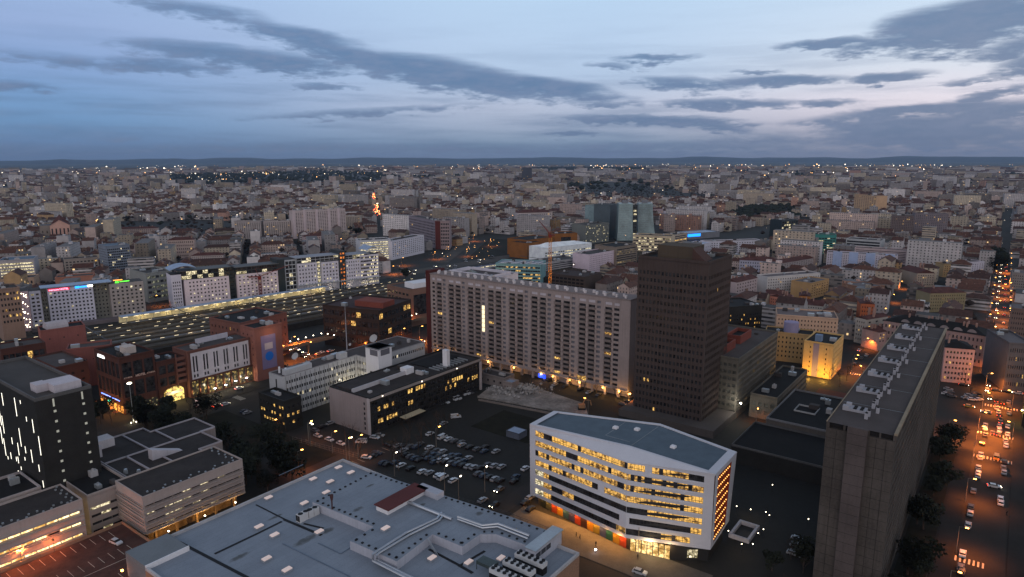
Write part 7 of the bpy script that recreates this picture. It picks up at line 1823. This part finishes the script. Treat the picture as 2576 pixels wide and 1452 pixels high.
for c_, X, Y, a, v_ in (('white', 2070, 705, AV, 1), ('white', 2110, 695, AV, 1), ('white', 1980, 755, AV, 1), ('white', 2020, 745, AV, 1), ('white', 1905, 785, AV, 0), ('white', 2005, 935, AV + .9, 1), ('silver', 1885, 1000, AU, 0), ('white', 1745, 1105, AU, 0), ('grey', 590, 1070, AV, 0), ('silver', 745, 995, AU, 0), ('black', 665, 1030, AU, 0), ('grey', 2150, 690, AV, 0), ('black', 1840, 800, AV, 0)):
    x, y = ov(X, Y, 817.6); car(c_, at(x, y, .02), a, bool(v_), where='parked beside the dark glass office')
x, y = ov(2440, 580, 1090); car('grey', at(x, y, .02), AU + math.pi, lights=True, where='driving out of the car park lane')
x, y = ov(2395, 735, 1090); car('black', at(x, y, .02), AU + math.pi, lights=True, where='driving towards the camera by the shopping centre')
for c_, x, y in (('silver', 1212, 1262), ('white', 1320, 1182), ('blue', 1296, 1203), ('black', 1292, 1214), ('silver', 1331, 1256), ('black', 1320, 1268), ('black', 1333, 1284)): car(c_, at(x, y, .02), AU, where='parked along the street left of the white lit office')
car('white', at(1607, 1444, .02), AV + .1, where='driving past the lit lobby of the white office')
# avenue on the right: parked rows and the queue of braking cars
sxy = lambda X, Y: (2107 + X * .3504, 943.4 + Y * .3504)
for i, (X, Y) in enumerate(((1055, 375), (1054, 400), (1055, 445), (1035, 505), (1022, 585), (1005, 680), (1004, 720), (968, 850), (950, 965), (946, 1010), (930, 1095), (890, 1300), (875, 1400), (880, 1430), (1000, 740), (1018, 610))):
    x, y = sxy(X, Y); car(('silver', 'white', 'grey', 'black', 'silver')[i % 5], at(x, y, .02), AU, where='parked on the left kerb of the avenue')
for i, (X, Y) in enumerate(((1225, 240), (1225, 290), (1215, 385), (1215, 440), (1200, 488), (1203, 522), (1190, 640), (1184, 682), (1188, 715), (1162, 905), (1165, 935), (1224, 210))):
    x, y = sxy(X, Y); car(('grey', 'silver', 'white', 'white', 'silver', 'white', 'black')[i % 7], at(x, y, .02), AU, where='parked on the right kerb of the avenue')
for i, (X, Y) in enumerate(((1134, 200), (1136, 228), (1138, 252), (1150, 280), (1152, 300), (1163, 330), (1165, 352), (1155, 382), (1157, 412), (1148, 442), (1180, 216), (1107, 430))):
    x, y = sxy(X, Y); car(('black', 'grey', 'silver', 'white', 'grey')[i % 5], at(x, y, .02), AU, lights=True, where='queueing with red tail lights on the avenue')
car('yellow', at(*sxy(1134, 607), .02), AU, True, True, where='driving up the avenue'); car('white', at(*sxy(1118, 815), .02), AV + .2, False, True, where='turning across the avenue')
for (X, Y, a, c_) in ((1068, 122, AU + math.pi, 'white'), (1135, 122, AV, 'grey'), (1207, 133, AV, 'black'), (1288, 145, AV + math.pi, 'white'), (1088, 180, AU + math.pi, 'black'), (1060, 280, AV + math.pi, 'silver'), (900, 85, AV, 'black'), (940, 240, AV, 'yellow')):
    car(c_, at(*sxy(X, Y), .02), a, lights=True, where='crossing the big orange lit junction')
for i, (X, Y) in enumerate(((790, 115), (800, 135), (800, 155), (775, 150), (940, 160), (960, 170), (985, 165), (960, 190), (915, 175), (815, 165), (990, 150), (1010, 190), (1095, 30), (1145, 30), (1205, 40))):
    car(('silver', 'grey', 'black', 'white')[i % 4], at(*sxy(X, Y), .02), AV + .4 * (i % 3), where='parked on the corner lot by the orange junction')
av = lambda u, off: W(u, 4 - .0137 * (u - 120) + off, .02)
for i in range(46):
    u = 470 + i * 11.0
    car(('grey', 'black', 'silver', 'white')[i % 4], av(u, (-6.6, 6.6)[i % 2]), AU, where='parked far up the avenue', grp='cars parked far up the avenue')
for i in range(34):
    u = 430 + i * 16; car(('black', 'grey', 'silver')[i % 3], av(u, (-2.6, 2.4)[i % 2]), AU + (math.pi if i % 2 == 0 else 0), lights=True, where='driving far up the avenue', grp='cars driving far up the avenue')
for i, (x, y) in enumerate(((2220, 856), (2228, 848), (2190, 862), (2196, 872), (2160, 885), (2165, 905), (2178, 898), (2150, 920), (2210, 878))): car(('white', 'grey', 'silver', 'black')[i % 4], at(x, y, .02), AU, lights=i in (0, 4), where='waiting in the orange side street')
# square and streets on the left
for (x, y, c_, a, v_, l_) in ((706, 895, 'yellow', AU, 1, 1), (600, 978, 'white', AU, 0, 1), (545, 1022, 'black', AU, 0, 1), (566, 1018, 'white', AU, 0, 1), (800, 892, 'silver', AU, 0, 1), (808, 888, 'white', AU, 0, 0), (830, 884, 'white', AU, 0, 1), (755, 886, 'grey', AV, 0, 1), (725, 880, 'silver', AV, 0, 1), (735, 877, 'grey', AV, 0, 1),
                             (746, 880, 'white', AV, 0, 1), (770, 892, 'silver', AV, 0, 1), (780, 900, 'grey', AV, 0, 0), (720, 922, 'black', AV, 0, 0), (762, 898, 'black', AV, 0, 1), (621, 1040, 'silver', AU, 0, 0), (614, 1036, 'blue', AU, 0, 0), (1045, 862, 'white', AV, 0, 1), (1052, 866, 'grey', AV, 0, 1), (1060, 860, 'white', AV, 0, 1), (1040, 868, 'white', AV, 0, 0)):
    car(c_, at(x, y, .03), a, bool(v_), bool(l_), where='on the orange lit square before the footbridge' if x > 640 and x < 900 else 'on the road by the long apartment slab' if x > 900 else 'on the street before the hotels')
car('white', at(290, 1366, 5.03), AV + .15, where='parked alone on the rooftop deck')
for i, (x, y) in enumerate(((1222, 935), (1232, 938), (1242, 941), (1252, 945), (1380, 958), (1400, 962), (1430, 968), (1458, 982), (1480, 990), (1505, 996), (1420, 976), (1395, 970), (1566, 1020), (1580, 1014))): car(('grey', 'black', 'silver')[i % 3], at(x, y, .05), AU if i < 12 else AV, lights=i >= 12, where='parked in the dark strip below the long apartment slab')
for i in range(26): x = R.uniform(1000, 1250); y = 668 + (1270 - x) * .09 + R.uniform(-16, 16); car(('white', 'silver', 'grey')[i % 3], at(x, y - 10, .05), AV, lights=(i % 3 == 0), where='on the busy boulevard beyond the railway', grp='cars on the boulevard beyond the railway')
for (x, y) in ((2003, 1378), (2005, 1362), (1995, 1398)): car('silver', at(x, y, .02), AV, where='parked in the shadow left of the dark slab')
# ================================================================ lamps
def lamp_proto(nm, lab, h, arm, hm):
    t = thing(nm, lab, 'street lamp'); m_ = MB(); m_.tube([(0, 0, 0), (0, 0, h)], [.14, .07], 6); m_.build('pole', mat('grey_pole', (.22, .20, .18), .6, .3, var=.1), t)
    m_ = MB(); m_.tube([(0, 0, h - .05), (arm, 0, h + .25)], .05, 5); m_.build('arm', mat('grey_pole', (1, 1, 1)), t)
    m_ = MB(); m_.box((arm - .1, -.2, h + .12), (.9, 0, 0), (0, .4, 0), (0, 0, .16)); m_.build('lamp_head', hm, t); return t
LP = {}
def lamp(p, hm='o', h=9.0, ang=0.0, e=0, lab=None, z=0, grp=None):
    key = (hm, h); q = lab or ('tall orange street lamp' if hm == 'o' else 'white street lamp')
    if key not in LP: LP[key] = t = lamp_proto('street_lamp', q, h, 1.6, orange_l if hm == 'o' else white_l); t.location = p; t.rotation_euler = (0, 0, ang)
    else: t = copy_tree(LP[key], p, ang)
    t['label'] = q; t['group'] = grp or 'street lamps'
    if e:
        d = bpy.data.lights.new('bulb', 'SPOT'); d.spot_size = rad(148); d.spot_blend = 1.0; d.energy = e * 1.0; d.color = SOD if hm == 'o' else (1, .82, .55); d.shadow_soft_size = .4
        o = bpy.data.objects.new('bulb', d); C.objects.link(o); d2 = Vector((math.cos(ang), math.sin(ang), 0)); o.location = Vector(p) + d2 * 2.3 + Z * (h - .6)
        o.parent = None; o['kind'] = 'structure'; o.parent = t; o.matrix_parent_inverse = Matrix.Translation(Vector(p)).inverted() if False else Matrix.Identity(4)
        o.location = Vector((3.4, 0, h - .4))
    return t
for u, e in ((206, 11000), (234, 8000), (274, 11000), (313, 20000), (333, 30000), (353, 34000), (385, 26000), (422, 22000), (460, 20000), (500, 20000), (545, 24000), (595, 26000), (650, 30000), (715, 34000), (790, 38000), (880, 42000)):
    lamp(W(u, (-4.0 if u < 430 else -6.2)), 'o', 9.0, AV, e * 1.15, 'orange street lamp on the left kerb of the avenue', grp='street lamps along the avenue')
for u, e in ((346, 22000), (395, 16000), (440, 15000), (520, 18000), (620, 22000), (750, 26000)): lamp(av(u, 7.4), 'o', 9.0, AV + math.pi, e, 'orange street lamp on the right kerb of the avenue', grp='street lamps along the avenue')
lamp(W(334, -14), 'o', 9.0, AV, 14000, 'orange lamp on the corner lot by the junction'); lamp(W(348, -30), 'o', 9.0, AV, 9000, 'orange lamp on the corner lot by the junction')
bld('office_building', 'black building with a pale roof edge and a yellow lit wall at the right edge', W(371, 11.5), W(371, 40), 24, 15.5, mat('near_black_cladding', (1, 1, 1)), None, None, clutter=1, lid=wallm((150, 150, 156)), roof=darkroof)
lw = thing('wall_lamp', 'yellow wall lamp on the black building at the right edge', 'lamp', W(376, 11.2, 6)); m_ = MB(); m_.cube(W(376, 11.2, 6), .5, .5, .4); m_.build('lamp_head', white_l, lw); lamp_light(lw, W(376, 10.0, 6), (1, .72, .12), 1400, .3)
for i in range(26): lamp(av(430 + i * 24, (8.2, -8.2)[i % 2] * .98), 'o', 7.0, AV + (math.pi if i % 2 == 0 else 0), 0, 'small far lamp along the avenue', grp='small far lamps along the avenue')
for i, u in enumerate((425, 470, 520, 575, 640, 715, 800, 900)): lamp(W(u, -62 - .05 * (u - 404) - 5, 0), 'o', 7.0, AV, 7000 + 1200 * i, 'orange lamp in the narrow side street', grp='lamps in the narrow side street')
lamp(W(408, -66), 'o', 9.0, 0, 14000, 'orange lamp at the mouth of the side street'); lamp(W(395, -58), 'o', 9.0, 2, 9000, 'orange lamp at the mouth of the side street')
for (x, y, e) in ((1152, 1264, 0), (1218, 1238, 0), (1117, 1235, 0), (991, 1199, 0), (878, 1158, 700), (780, 1122, 300), (776, 1118, 0)): lamp(at(x, y), 'w', 9.0, 1.2, e, 'slim pale lamp post in the open car park', grp='lamp posts of the car park')
for (x, y, e) in ((750, 1190, 5500), (1096, 1128, 0), (684, 1085, 900), (775, 1112, 2500), (835, 1140, 2500), (870, 1158, 2500), (900, 1150, 2000)): lamp(at(x, y), 'o', 9.0 if e != 900 else 5.0, .8, e, 'yellowish lamp by the fence of the car park', grp='lamps by the car park fence')
for (x, y, e) in ((706, 915, 26000), (905, 868, 16000), (775, 905, 16000), (1010, 868, 30000), (1055, 862, 30000), (940, 905, 4000), (690, 1000, 900), (735, 890, 14000)): lamp(at(x, y), 'o', 11.0, .3, e, 'tall orange lamp on the square before the footbridge', grp='lamps on the square')
for i, (x, y) in enumerate(((688, 876), (709, 870), (730, 865), (750, 860), (769, 855), (788, 850), (808, 845), (823, 839), (844, 836), (861, 832), (1008, 807), (1035, 799), (1047, 795), (824, 846), (840, 849))):
    p = at(x, y + 4, 6.0); t = thing('globe_lamp', 'small globe lamp on the low footbridge', 'lamp', p, 'globe lamps on the footbridge') if i == 0 else copy_tree(g0_, p)
    if i == 0: m_ = MB(); m_.tube([p, p + Z * 2.6], .06, 5); m_.build('post', dkmetal, t); m_ = MB(); bulb(m_, p + Z * 2.9, .42); m_.build('globe', white_l, t); g0_ = t
    if i in (1, 4, 8, 11): lamp_light(t, Vector(), SOD, 1500, .4).location = Vector((0, -1.5, 2.6))
for (x, y) in ((541, 992), (568, 983), (593, 973), (620, 965)): 
    p = at(x, y, 0); t = thing('flood_lamp', 'bluish-white ground lamp in the row before the arcaded hotel', 'lamp', p, 'ground lamps before the arcaded hotel'); m_ = MB(); m_.tube([p, p + Z * 3.4], .07, 5); m_.build('post', dkmetal, t); m_ = MB(); m_.cube(p + Z * 3.4, .9, .5, .25); m_.build('lamp_head', mat('cold_lamp', (.9, .9, 1), var=0, emit=(.85, .85, 1), es=20, sample=False), t); lamp_light(t, p + Z * 3.1, (1, .85, .55), 500, .3)
p = at(335, 1062); t = thing('mast_lamp', 'tall slim mast with three white lamps at its foot before the corner hotel', 'lamp mast', p); m_ = MB(); m_.tube([p, p + Z * 19], [.22, .08], 6); m_.build('mast', metal, t)
for k in range(3): m_ = MB(); bulb(m_, p + Vector((math.cos(k * 2.1) * 1.2, math.sin(k * 2.1) * 1.2, .5)), .32); m_.build('spot', white_l, t)
m_ = MB(); m_.cube(p + Z * 19, 1.4, 1.4, .5); m_.build('lamp_head', white_l, t); lamp_light(t, p + Vector((-.8, -.8, 1.2)), (1, .85, .5), 160, .2)
p = at(495, 1036); t = thing('advertising_screen', 'small lit advertising screen standing on the station street', 'screen', p); m_ = MB(); m_.box(p, U * .3, V * .3, Z * 2.5); m_.build('post', dkmetal, t); m_ = MB(); m_.box(p + Z * 2.4 - V * 1.2, V * 3, U * .25, Z * 4); m_.build('frame', dkmetal, t)
m_ = MB(); m_.box(p + Z * 2.6 - V * 1.05 - U * .03, V * 2.7, U * .03, Z * 3.6); m_.build('display', lit_mat('lit_screen', (.7, .05, .03), (1, .9, .85), 1.1, .9), t)
p = at(1603, 1395); t = lamp(p, 'w', 9.0, 1.0, 900, 'lamp post with a cluster of white globes in front of the lit lobby'); 
p = at(1496, 1392); t = thing('bollard_lamp', 'low violet-white lamp on the pavement before the coloured panels', 'lamp', p); m_ = MB(); m_.tube([p, p + Z * 1.0], .1, 6); m_.build('post', dkmetal, t); m_ = MB(); bulb(m_, p + Z * 1.2, .4); m_.build('globe', mat('cold_lamp', (1, 1, 1)), t)
for i, (x, y) in enumerate(((1850, 1295), (1885, 1303), (1923, 1310), (1932, 1318), (1917, 1354), (1904, 1364), (1862, 1392), (1890, 1392), (1732, 1424), (2030, 1328), (1940, 1240), (2170, 1400), (1829, 1358))):
    p = at(x, y); t = thing('garden_lamp', 'small warm lamp in the dark garden right of the white lit office', 'lamp', p, 'garden lamps') if i == 0 else copy_tree(gl_, p)
    if i == 0: m_ = MB(); m_.tube([p, p + Z * 2.8], .05, 5); m_.build('post', dkmetal, t); m_ = MB(); bulb(m_, p + Z * 3, .2); m_.build('globe', white_l, t); gl_ = t
    if i in (1, 6): lamp_light(t, Vector(), (1, .7, .35), 160, .3).location = Vector((0, 0, 3.6))
for (x, y) in ((1928, 1044), (1950, 1030), (2012, 965), (2006, 972), (1976, 1055)):
    lamp(at(x, y), 'w', 5.0, .5, 350, 'yellow lamp on the path beside the lower grey-brown wing', grp='lamps on the school path')
lamp_light(t, Vector(), SOD, 10, .3).location = Vector((0, 0, 3))
p = at(1900, 1070); lamp(p, 'o', 7.0, 1.0, 2600, 'orange lamp in the alley between the gridded block and the school')
p = at(1575, 1030); lamp(p, 'o', 7.0, 1.0, 2200, 'orange lamp on the lane at the foot of the brown tower'); lamp(at(1592, 985), 'o', 7.0, 1.0, 1500, 'orange lamp at the right end of the long slab')
lamp(at(1478, 1040), 'o', 7.0, 2.5, 200, 'lone orange lamp post on the rubble plot')
lamp(at(390, 770), 'o', 9.0, 1.0, 13000, 'orange lamp under the trees beside the white hotel'); lamp(at(425, 768), 'o', 9.0, 1.0, 4200, 'orange lamp under the trees beside the white hotel')
# glow of the boulevard beyond the railway and other far streets
for (x, y, e) in ((1010, 668, 16000), (985, 690, 18000), (1090, 652, 16000), (1170, 645, 16000), (1230, 620, 16000), (1190, 607, 18000), (1110, 616, 14000)): lamp(at(x, y), 'o', 9.0, 0, e, 'orange lamp along the boulevard beyond the railway', grp='boulevard lamps')
for (x, y, e) in ((938, 500, 26000), (942, 520, 26000), (945, 540, 16000), (1325, 572, 7000), (1372, 572, 5000), (2350, 600, 4500)): lamp(at(x, y), 'o', 11.0, 0, e, 'far orange lamp on a distant boulevard', grp='far boulevard lamps')
# ================================================================ trees
def bare_tree(seed, h, col):
    rr = random.Random(seed); t = thing('bare_tree', 'bare winter tree', 'tree'); tr, cr = MB(), MB()
    def grow(p, d, L, r, lv):
        q = p + d * L; mid = p + d * L * .5 + Vector((rr.uniform(-1, 1), rr.uniform(-1, 1), 0)) * L * .06
        (tr if lv < 2 else cr).tube([p, mid, q], [r, r * .8, r * .6], 4 if lv < 2 else 3)
        if lv == 5: return
        for _ in range(3 if lv < 4 else 2):
            nd = (d + Vector((rr.gauss(0, .45), rr.gauss(0, .45), rr.uniform(-.05, .35)))).normalized(); grow(p + d * L * rr.uniform(.55, 1), nd, L * rr.uniform(.6, .78), r * .55, lv + 1)
    grow(Vector((0, 0, 0)), Vector((0, 0, 1)), h * .30, h * .016, 0)
    bark = mat('bark', (.06, .045, .038), .95, var=.3); tr.build('trunk', bark, t); cr.build('crown', mat('twigs', col, .95, var=.3), t); return t
def leafy_tree(seed, h, r):
    rr = random.Random(seed); t = thing('leafy_tree', 'dark leafy tree', 'tree'); tr, cr = MB(), MB()
    tr.tube([(0, 0, 0), (.2, .1, h * .3), (0, 0, h * .6)], [.35, .25, .12], 6)
    for k in range(5): a = k * 1.257; tr.tube([(0, 0, h * .3), (math.cos(a) * r * .6, math.sin(a) * r * .6, h * .6)], [.15, .05], 4)
    tr.build('trunk', mat('bark', (1, 1, 1)), t)
    lobes = [(Vector((rr.gauss(0, r * .42), rr.gauss(0, r * .42), h * rr.uniform(.38, .86))), r * rr.uniform(.32, .55)) for _ in range(13)]
    for c_, lr in lobes:
        for _ in range(75):
            d = Vector((rr.gauss(0, 1), rr.gauss(0, 1), rr.gauss(0, 1))).normalized() * lr * rr.uniform(.6, 1.12); p = c_ + d
            a = Vector((rr.gauss(0, 1), rr.gauss(0, 1), rr.gauss(0, .6))).normalized(); b_ = a.orthogonal().normalized(); s = rr.uniform(.35, .7)
            cr.face([p - a * s, p + b_ * s * .7, p + a * s, p - b_ * s * .7])
    cr.build('crown', mat('evergreen_leaves', (.016, .019, .012), .9, var=.5, scale=.5), t); return t
bt = [bare_tree(s, 13, (.055, .038, .030)) for s in (1, 2, 3)]; lf = [leafy_tree(s, 11, 4.6) for s in (5, 6, 7)]; usedt = set()
def tree(kind, p, s, lab, grp):
    pr = (bt if kind == 'b' else lf); i = R.randrange(3); o = pr[i]
    if (kind, i) in usedt: o = copy_tree(o)
    usedt.add((kind, i)); o.location = p; o.scale = (s, s, s * R.uniform(.9, 1.1)); o.rotation_euler = (0, 0, R.uniform(0, 6)); o['label'] = lab; o['group'] = grp
for (x, y, s) in ((850, 1000, 1.25), (835, 1010, 1.3), (862, 1012, 1.0), (985, 1170, 1.2), (1010, 1150, 1.3), (1030, 1110, 1.2), (1060, 1120, 1.3), (1085, 1108, 1.1), (1050, 1140, 1.0), (1002, 1185, .9), (890, 1130, 1.3), (905, 1150, 1.2), (870, 1120, 1.1), (1100, 1090, 1.2), (1120, 1080, 1.1), (960, 1120, 1.0), (1075, 1165, 1.0)):
    tree('b', at(x, y), s, 'bare winter tree near the car park', 'bare trees around the car park')
for (x, y, s) in ((2085, 962, 1.0), (2110, 975, 1.0), (2128, 960, 1.0), (2070, 950, .5), (2055, 950, .5), (2425, 975, 1.0), (2440, 990, .9)): tree('b', at(x, y), s, 'bare street tree by the ochre block or the orange junction', 'bare street trees')
for (x, y, s) in ((1330, 965, .7), (1225, 935, .6), (1245, 940, .6), (1310, 955, .6), (1385, 965, .7), (1430, 975, .7), (1500, 990, .7), (1545, 1000, .7), (1470, 985, .6)): tree('b', at(x, y), s, 'small bare tree lit from behind below the long apartment slab', 'small trees before the long slab')
for (x, y, s) in ((405, 790, 1.1), (430, 785, 1.0), (450, 782, 1.0), (1020, 700, 1.0), (1005, 705, 1.0), (1035, 702, 1.0), (120, 680, 1.3), (140, 690, 1.3), (105, 695, 1.2), (150, 680, 1.2), (900, 600, 1.5), (905, 585, 1.4), (1240, 590, 1.3), (1110, 640, 1.0), (1075, 645, 1.0)): tree('l' if x in (900, 905, 1020) else 'b', at(x, y), s, 'tree near the railway or the blocks beyond it', 'trees near the railway')
k = 0; rr = random.Random(9)
for (x0, x1, y0, y1, n_) in ((345, 560, 1040, 1110, 18), (560, 745, 1120, 1215, 18), (250, 290, 1030, 1075, 4), (600, 700, 1180, 1260, 6)):
    for i in range(n_): tree('l' if rr.random() < .55 else 'b', at(rr.uniform(x0, x1), rr.uniform(y0, y1)), rr.uniform(.75, 1.15), 'dark tree in the grove below the corner hotel', 'dark grove')
for i in range(18): tree('l', W(rr.uniform(150, 330), rr.uniform(-16, -10)), rr.uniform(.7, 1.1), 'black tree beside the dark slab', 'trees beside the dark slab')
for i in range(12): tree('l', W(rr.uniform(180, 355), rr.uniform(15, 28)), rr.uniform(.7, 1.0), 'dark tree right of the avenue', 'trees right of the avenue')
for i in range(9): tree('l' if i % 2 else 'b', W(rr.uniform(180, 212), rr.uniform(-47, -38)), rr.uniform(.4, .8), 'small dark tree in the garden right of the white lit office', 'garden trees')
for (x, y, s) in ((2500, 690, 1.6), (2515, 680, 1.6), (2490, 670, 1.5), (2525, 672, 1.6), (2505, 660, 1.6)): tree('l', at(x, y), s, 'large dark tree at the far end of the avenue', 'trees at the far end of the avenue')
# ================================================================ rubble, fences, people
t = thing('rubble_heap', 'heap of broken pale concrete slabs on the demolition plot', 'rubble', at(1310, 985)); t['kind'] = 'stuff'; m_ = MB()
for i in range(420):
    q = at(1305 + rr.gauss(0, 34), 984 + rr.gauss(0, 7)); s = rr.uniform(.3, 1.4); hh = max(0, 2.6 - (q - at(1305, 984)).length * .16) * rr.random()
    a = Vector((rr.gauss(0, 1), rr.gauss(0, 1), rr.gauss(0, .5))).normalized(); b_ = a.orthogonal().normalized(); m_.box(q + Z * (hh + .4), a * s, b_ * s * .8, a.cross(b_) * s * .25)
m_.build('concrete_chunks', mat('broken_concrete', (.34, .32, .31), .95, var=.4), t)
def fence(nm, lab, p0, p1, h, step=2.5):
    t = thing(nm, lab, 'fence', p0); L = (p1 - p0).length; k = max(1, int(L / step)); m_ = MB()
    for i in range(k + 1): m_.tube([p0.lerp(p1, i / k), p0.lerp(p1, i / k) + Z * h], .07, 4)
    m_.build('posts', mat('grey_pole', (1, 1, 1)), t); m_ = MB()
    for z_ in (.15, h * .5, h - .1): m_.tube([p0 + Z * z_, p1 + Z * z_], .035, 3)
    m_.build('rails', mat('grey_pole', (1, 1, 1)), t)
fence('plot_fence', 'thin dark post fence along the front of the demolition plot', at(1200, 1003), at(1480, 1056), 2)
fence('car_park_fence', 'thin fence lit yellow along the left side of the car park', at(735, 1108), at(900, 1152), 2)
fence('lot_fence', 'fence on the shopping centre side of the car park', W(147, -180), W(147, -90), 2)
t = thing('retaining_wall', 'low pale retaining wall under the demolition plot', 'wall', at(1200, 1006)); m_ = MB(); a, b_ = at(1202, 1008), at(1482, 1062); m_.box(a, b_ - a, Z.cross((b_ - a).normalized()) * .5, Z * 1.0); m_.build('wall', wallm((120, 112, 108)), t)
t = thing('excavator', 'excavator with a raised bent arm at the right end of the demolition plot', 'excavator', at(1462, 1030)); c = at(1462, 1030, .5); m_ = MB(); m_.cube(c, 3.6, 2.6, .9); m_.build('tracks', darkroof, t); m_ = MB(); m_.cube(c + Z * .9, 3, 2.3, 1.7); m_.build('cab', wallm((150, 120, 90)), t)
m_ = MB(); m_.tube([c + Z * 1.5, c + Vector((1.5, 1, 4.5)), c + Vector((4.5, 2.5, 3.5)), c + Vector((5, 2.7, 1))], .3, 5); m_.build('arm', wallm((150, 120, 90)), t)
def person(p, ang, lab, walk=.35, s=1.0):
    me = bpy.data.meshes.new('person'); J = [(0, 0, .95), (0, 0, 1.2), (0, 0, 1.42), (0, 0, 1.52), (.02, 0, 1.66), (.09, .02, .93), (.09 , walk * .5, .5), (.09, walk * .6, .06), (-.09, -.02, .93), (-.09, -walk * .4, .5), (-.09, -walk * .9, .08),
        (.2, 0, 1.4), (.26, -.08, 1.12), (.25, .06, .88), (-.2, 0, 1.4), (-.26, .08, 1.12), (-.25, .16, .9), (.09, walk * .6 + .16, .03), (-.09, -walk * .9 + .15, .05)]
    Eg = [(0, 1), (1, 2), (2, 3), (3, 4), (0, 5), (5, 6), (6, 7), (0, 8), (8, 9), (9, 10), (2, 11), (11, 12), (12, 13), (2, 14), (14, 15), (15, 16), (7, 17), (10, 18)]
    rd = [.15, .15, .16, .06, .11, .1, .07, .045, .1, .07, .045, .07, .05, .035, .07, .05, .035, .04, .04]
    me.from_pydata(J, Eg, []); o = bpy.data.objects.new('person', me); C.objects.link(o); md = o.modifiers.new('skin', 'SKIN')
    for v, r in zip(me.skin_vertices[0].data, rd): v.radius = (r, r)
    me.skin_vertices[0].data[0].use_root = True; o.modifiers.new('sub', 'SUBSURF').levels = 1
    me.materials.append(mat('dark_coat', (.02, .02, .024), .9)); o.location = p; o.rotation_euler = (0, 0, ang); o.scale = (s, s, s)
    h = MB(); h.cube((0, -.01, 1.66), .2, .23, .14); hh = h.build('hair', mat('dark_hair', (.015, .01, .008)), o); tag(o, lab, 'person', 'pedestrians')
    return o
person(at(1457, 1358, .13), 1.2, 'person in a dark coat walking on the pavement before the coloured panels')
person(at(1497, 1375, .13), .4, 'person in dark clothes standing right of the walker before the coloured panels', .1)
person(at(1602, 1408, .13), 2.4, 'person in a dark jacket beside the lamp in front of the lit lobby', .2)
person(at(1448, 1352, .13), 1.2, 'second walker in dark clothes close to the person before the coloured panels')
person(at(2530, 1300), .4, 'person crossing the dark end of the avenue at the lower right')
for i, (x, y) in enumerate(((468, 1012), (610, 985), (430, 1010), (520, 1003))): person(at(x, y, .13), i, 'dark figure walking on the forecourt before the arcaded hotel')
# tables and parasols before the bar
for i, (x, y) in enumerate(((247, 1018), (262, 1028), (278, 1034), (290, 1045), (255, 1040))):
    p = at(x, y); t = thing('parasol', 'closed cafe parasol on the orange lit terrace before the corner hotel', 'parasol', p, 'cafe parasols'); m_ = MB(); m_.tube([p, p + Z * 2.6], .05, 5); m_.build('pole', dkmetal, t)
    m_ = MB(); q = [p + Vector((math.cos(a * .785) * 1.5, math.sin(a * .785) * 1.5, 2.1)) for a in range(8)]
    for a in range(8): m_.face([q[a], q[(a + 1) % 8], p + Z * 2.7])
    m_.build('canopy', wallm((150, 90, 70)), t)
# ================================================================ air
hz = bpy.data.materials.new('haze_air'); hz.use_nodes = True; n = NT(hz.node_tree); o_ = n.n('ShaderNodeOutputMaterial'); pv = n.n('ShaderNodeVolumePrincipled')
pv.inputs['Color'].default_value = (.48, .68, 1.0, 1); pv.inputs['Density'].default_value = HAZE; pv.inputs['Anisotropy'].default_value = .1; n.put(o_.inputs[1], pv.outputs[0])
m_ = MB(); m_.box((-36000, -400, -6), (72000, 0, 0), (0, 36500, 0), (0, 0, HZT)); o = m_.build('haze', hz); o['kind'] = 'stuff'
# ================================================================ labels that single each thing out
ORD = 'first second third fourth fifth sixth seventh eighth ninth tenth eleventh twelfth thirteenth fourteenth fifteenth sixteenth seventeenth eighteenth nineteenth twentieth'.split()
def finalize():
    by = {}
    for o in list(C.objects):
        if o.parent is None and o.get('category'): by.setdefault(o['label'], []).append(o)
    for lab, L in by.items():
        if len(L) < 2: continue
        inf = []
        for o in L:
            p = Vector(o.location); q = proj(p) or (0, 0); inf.append((q[0], p.y, o))
        def num(S, suff):
            S.sort(key=lambda z_: z_[0])
            for i, (_, _, o) in enumerate(S): o['label'] = '%s, %s from left%s' % (lab, ORD[i] if i < 20 else 'one further right', suff) if len(S) > 1 else lab + suff
        if len(inf) <= 14: num(inf, '')
        else:
            inf.sort(key=lambda z_: z_[1]); k = max(2, min(4, (len(inf) + 19) // 20)); n_ = (len(inf) + k - 1) // k
            nm = {2: ('nearer', 'farther'), 3: ('nearest', 'middle', 'farthest'), 4: ('nearest', 'second', 'third', 'farthest')}[k]
            for j in range(k): num(inf[j * n_:(j + 1) * n_], ' in %s row' % nm[j])
        for _, _, o in inf:
            if 'group' not in o: o['group'] = lab[:60]
finalize()
print('objects', len(C.objects))

for o in C.objects:
    if o.parent is None and o.get('label') and len(o['label'].split()) > 16: print('LONG', len(o['label'].split()), o['label'])
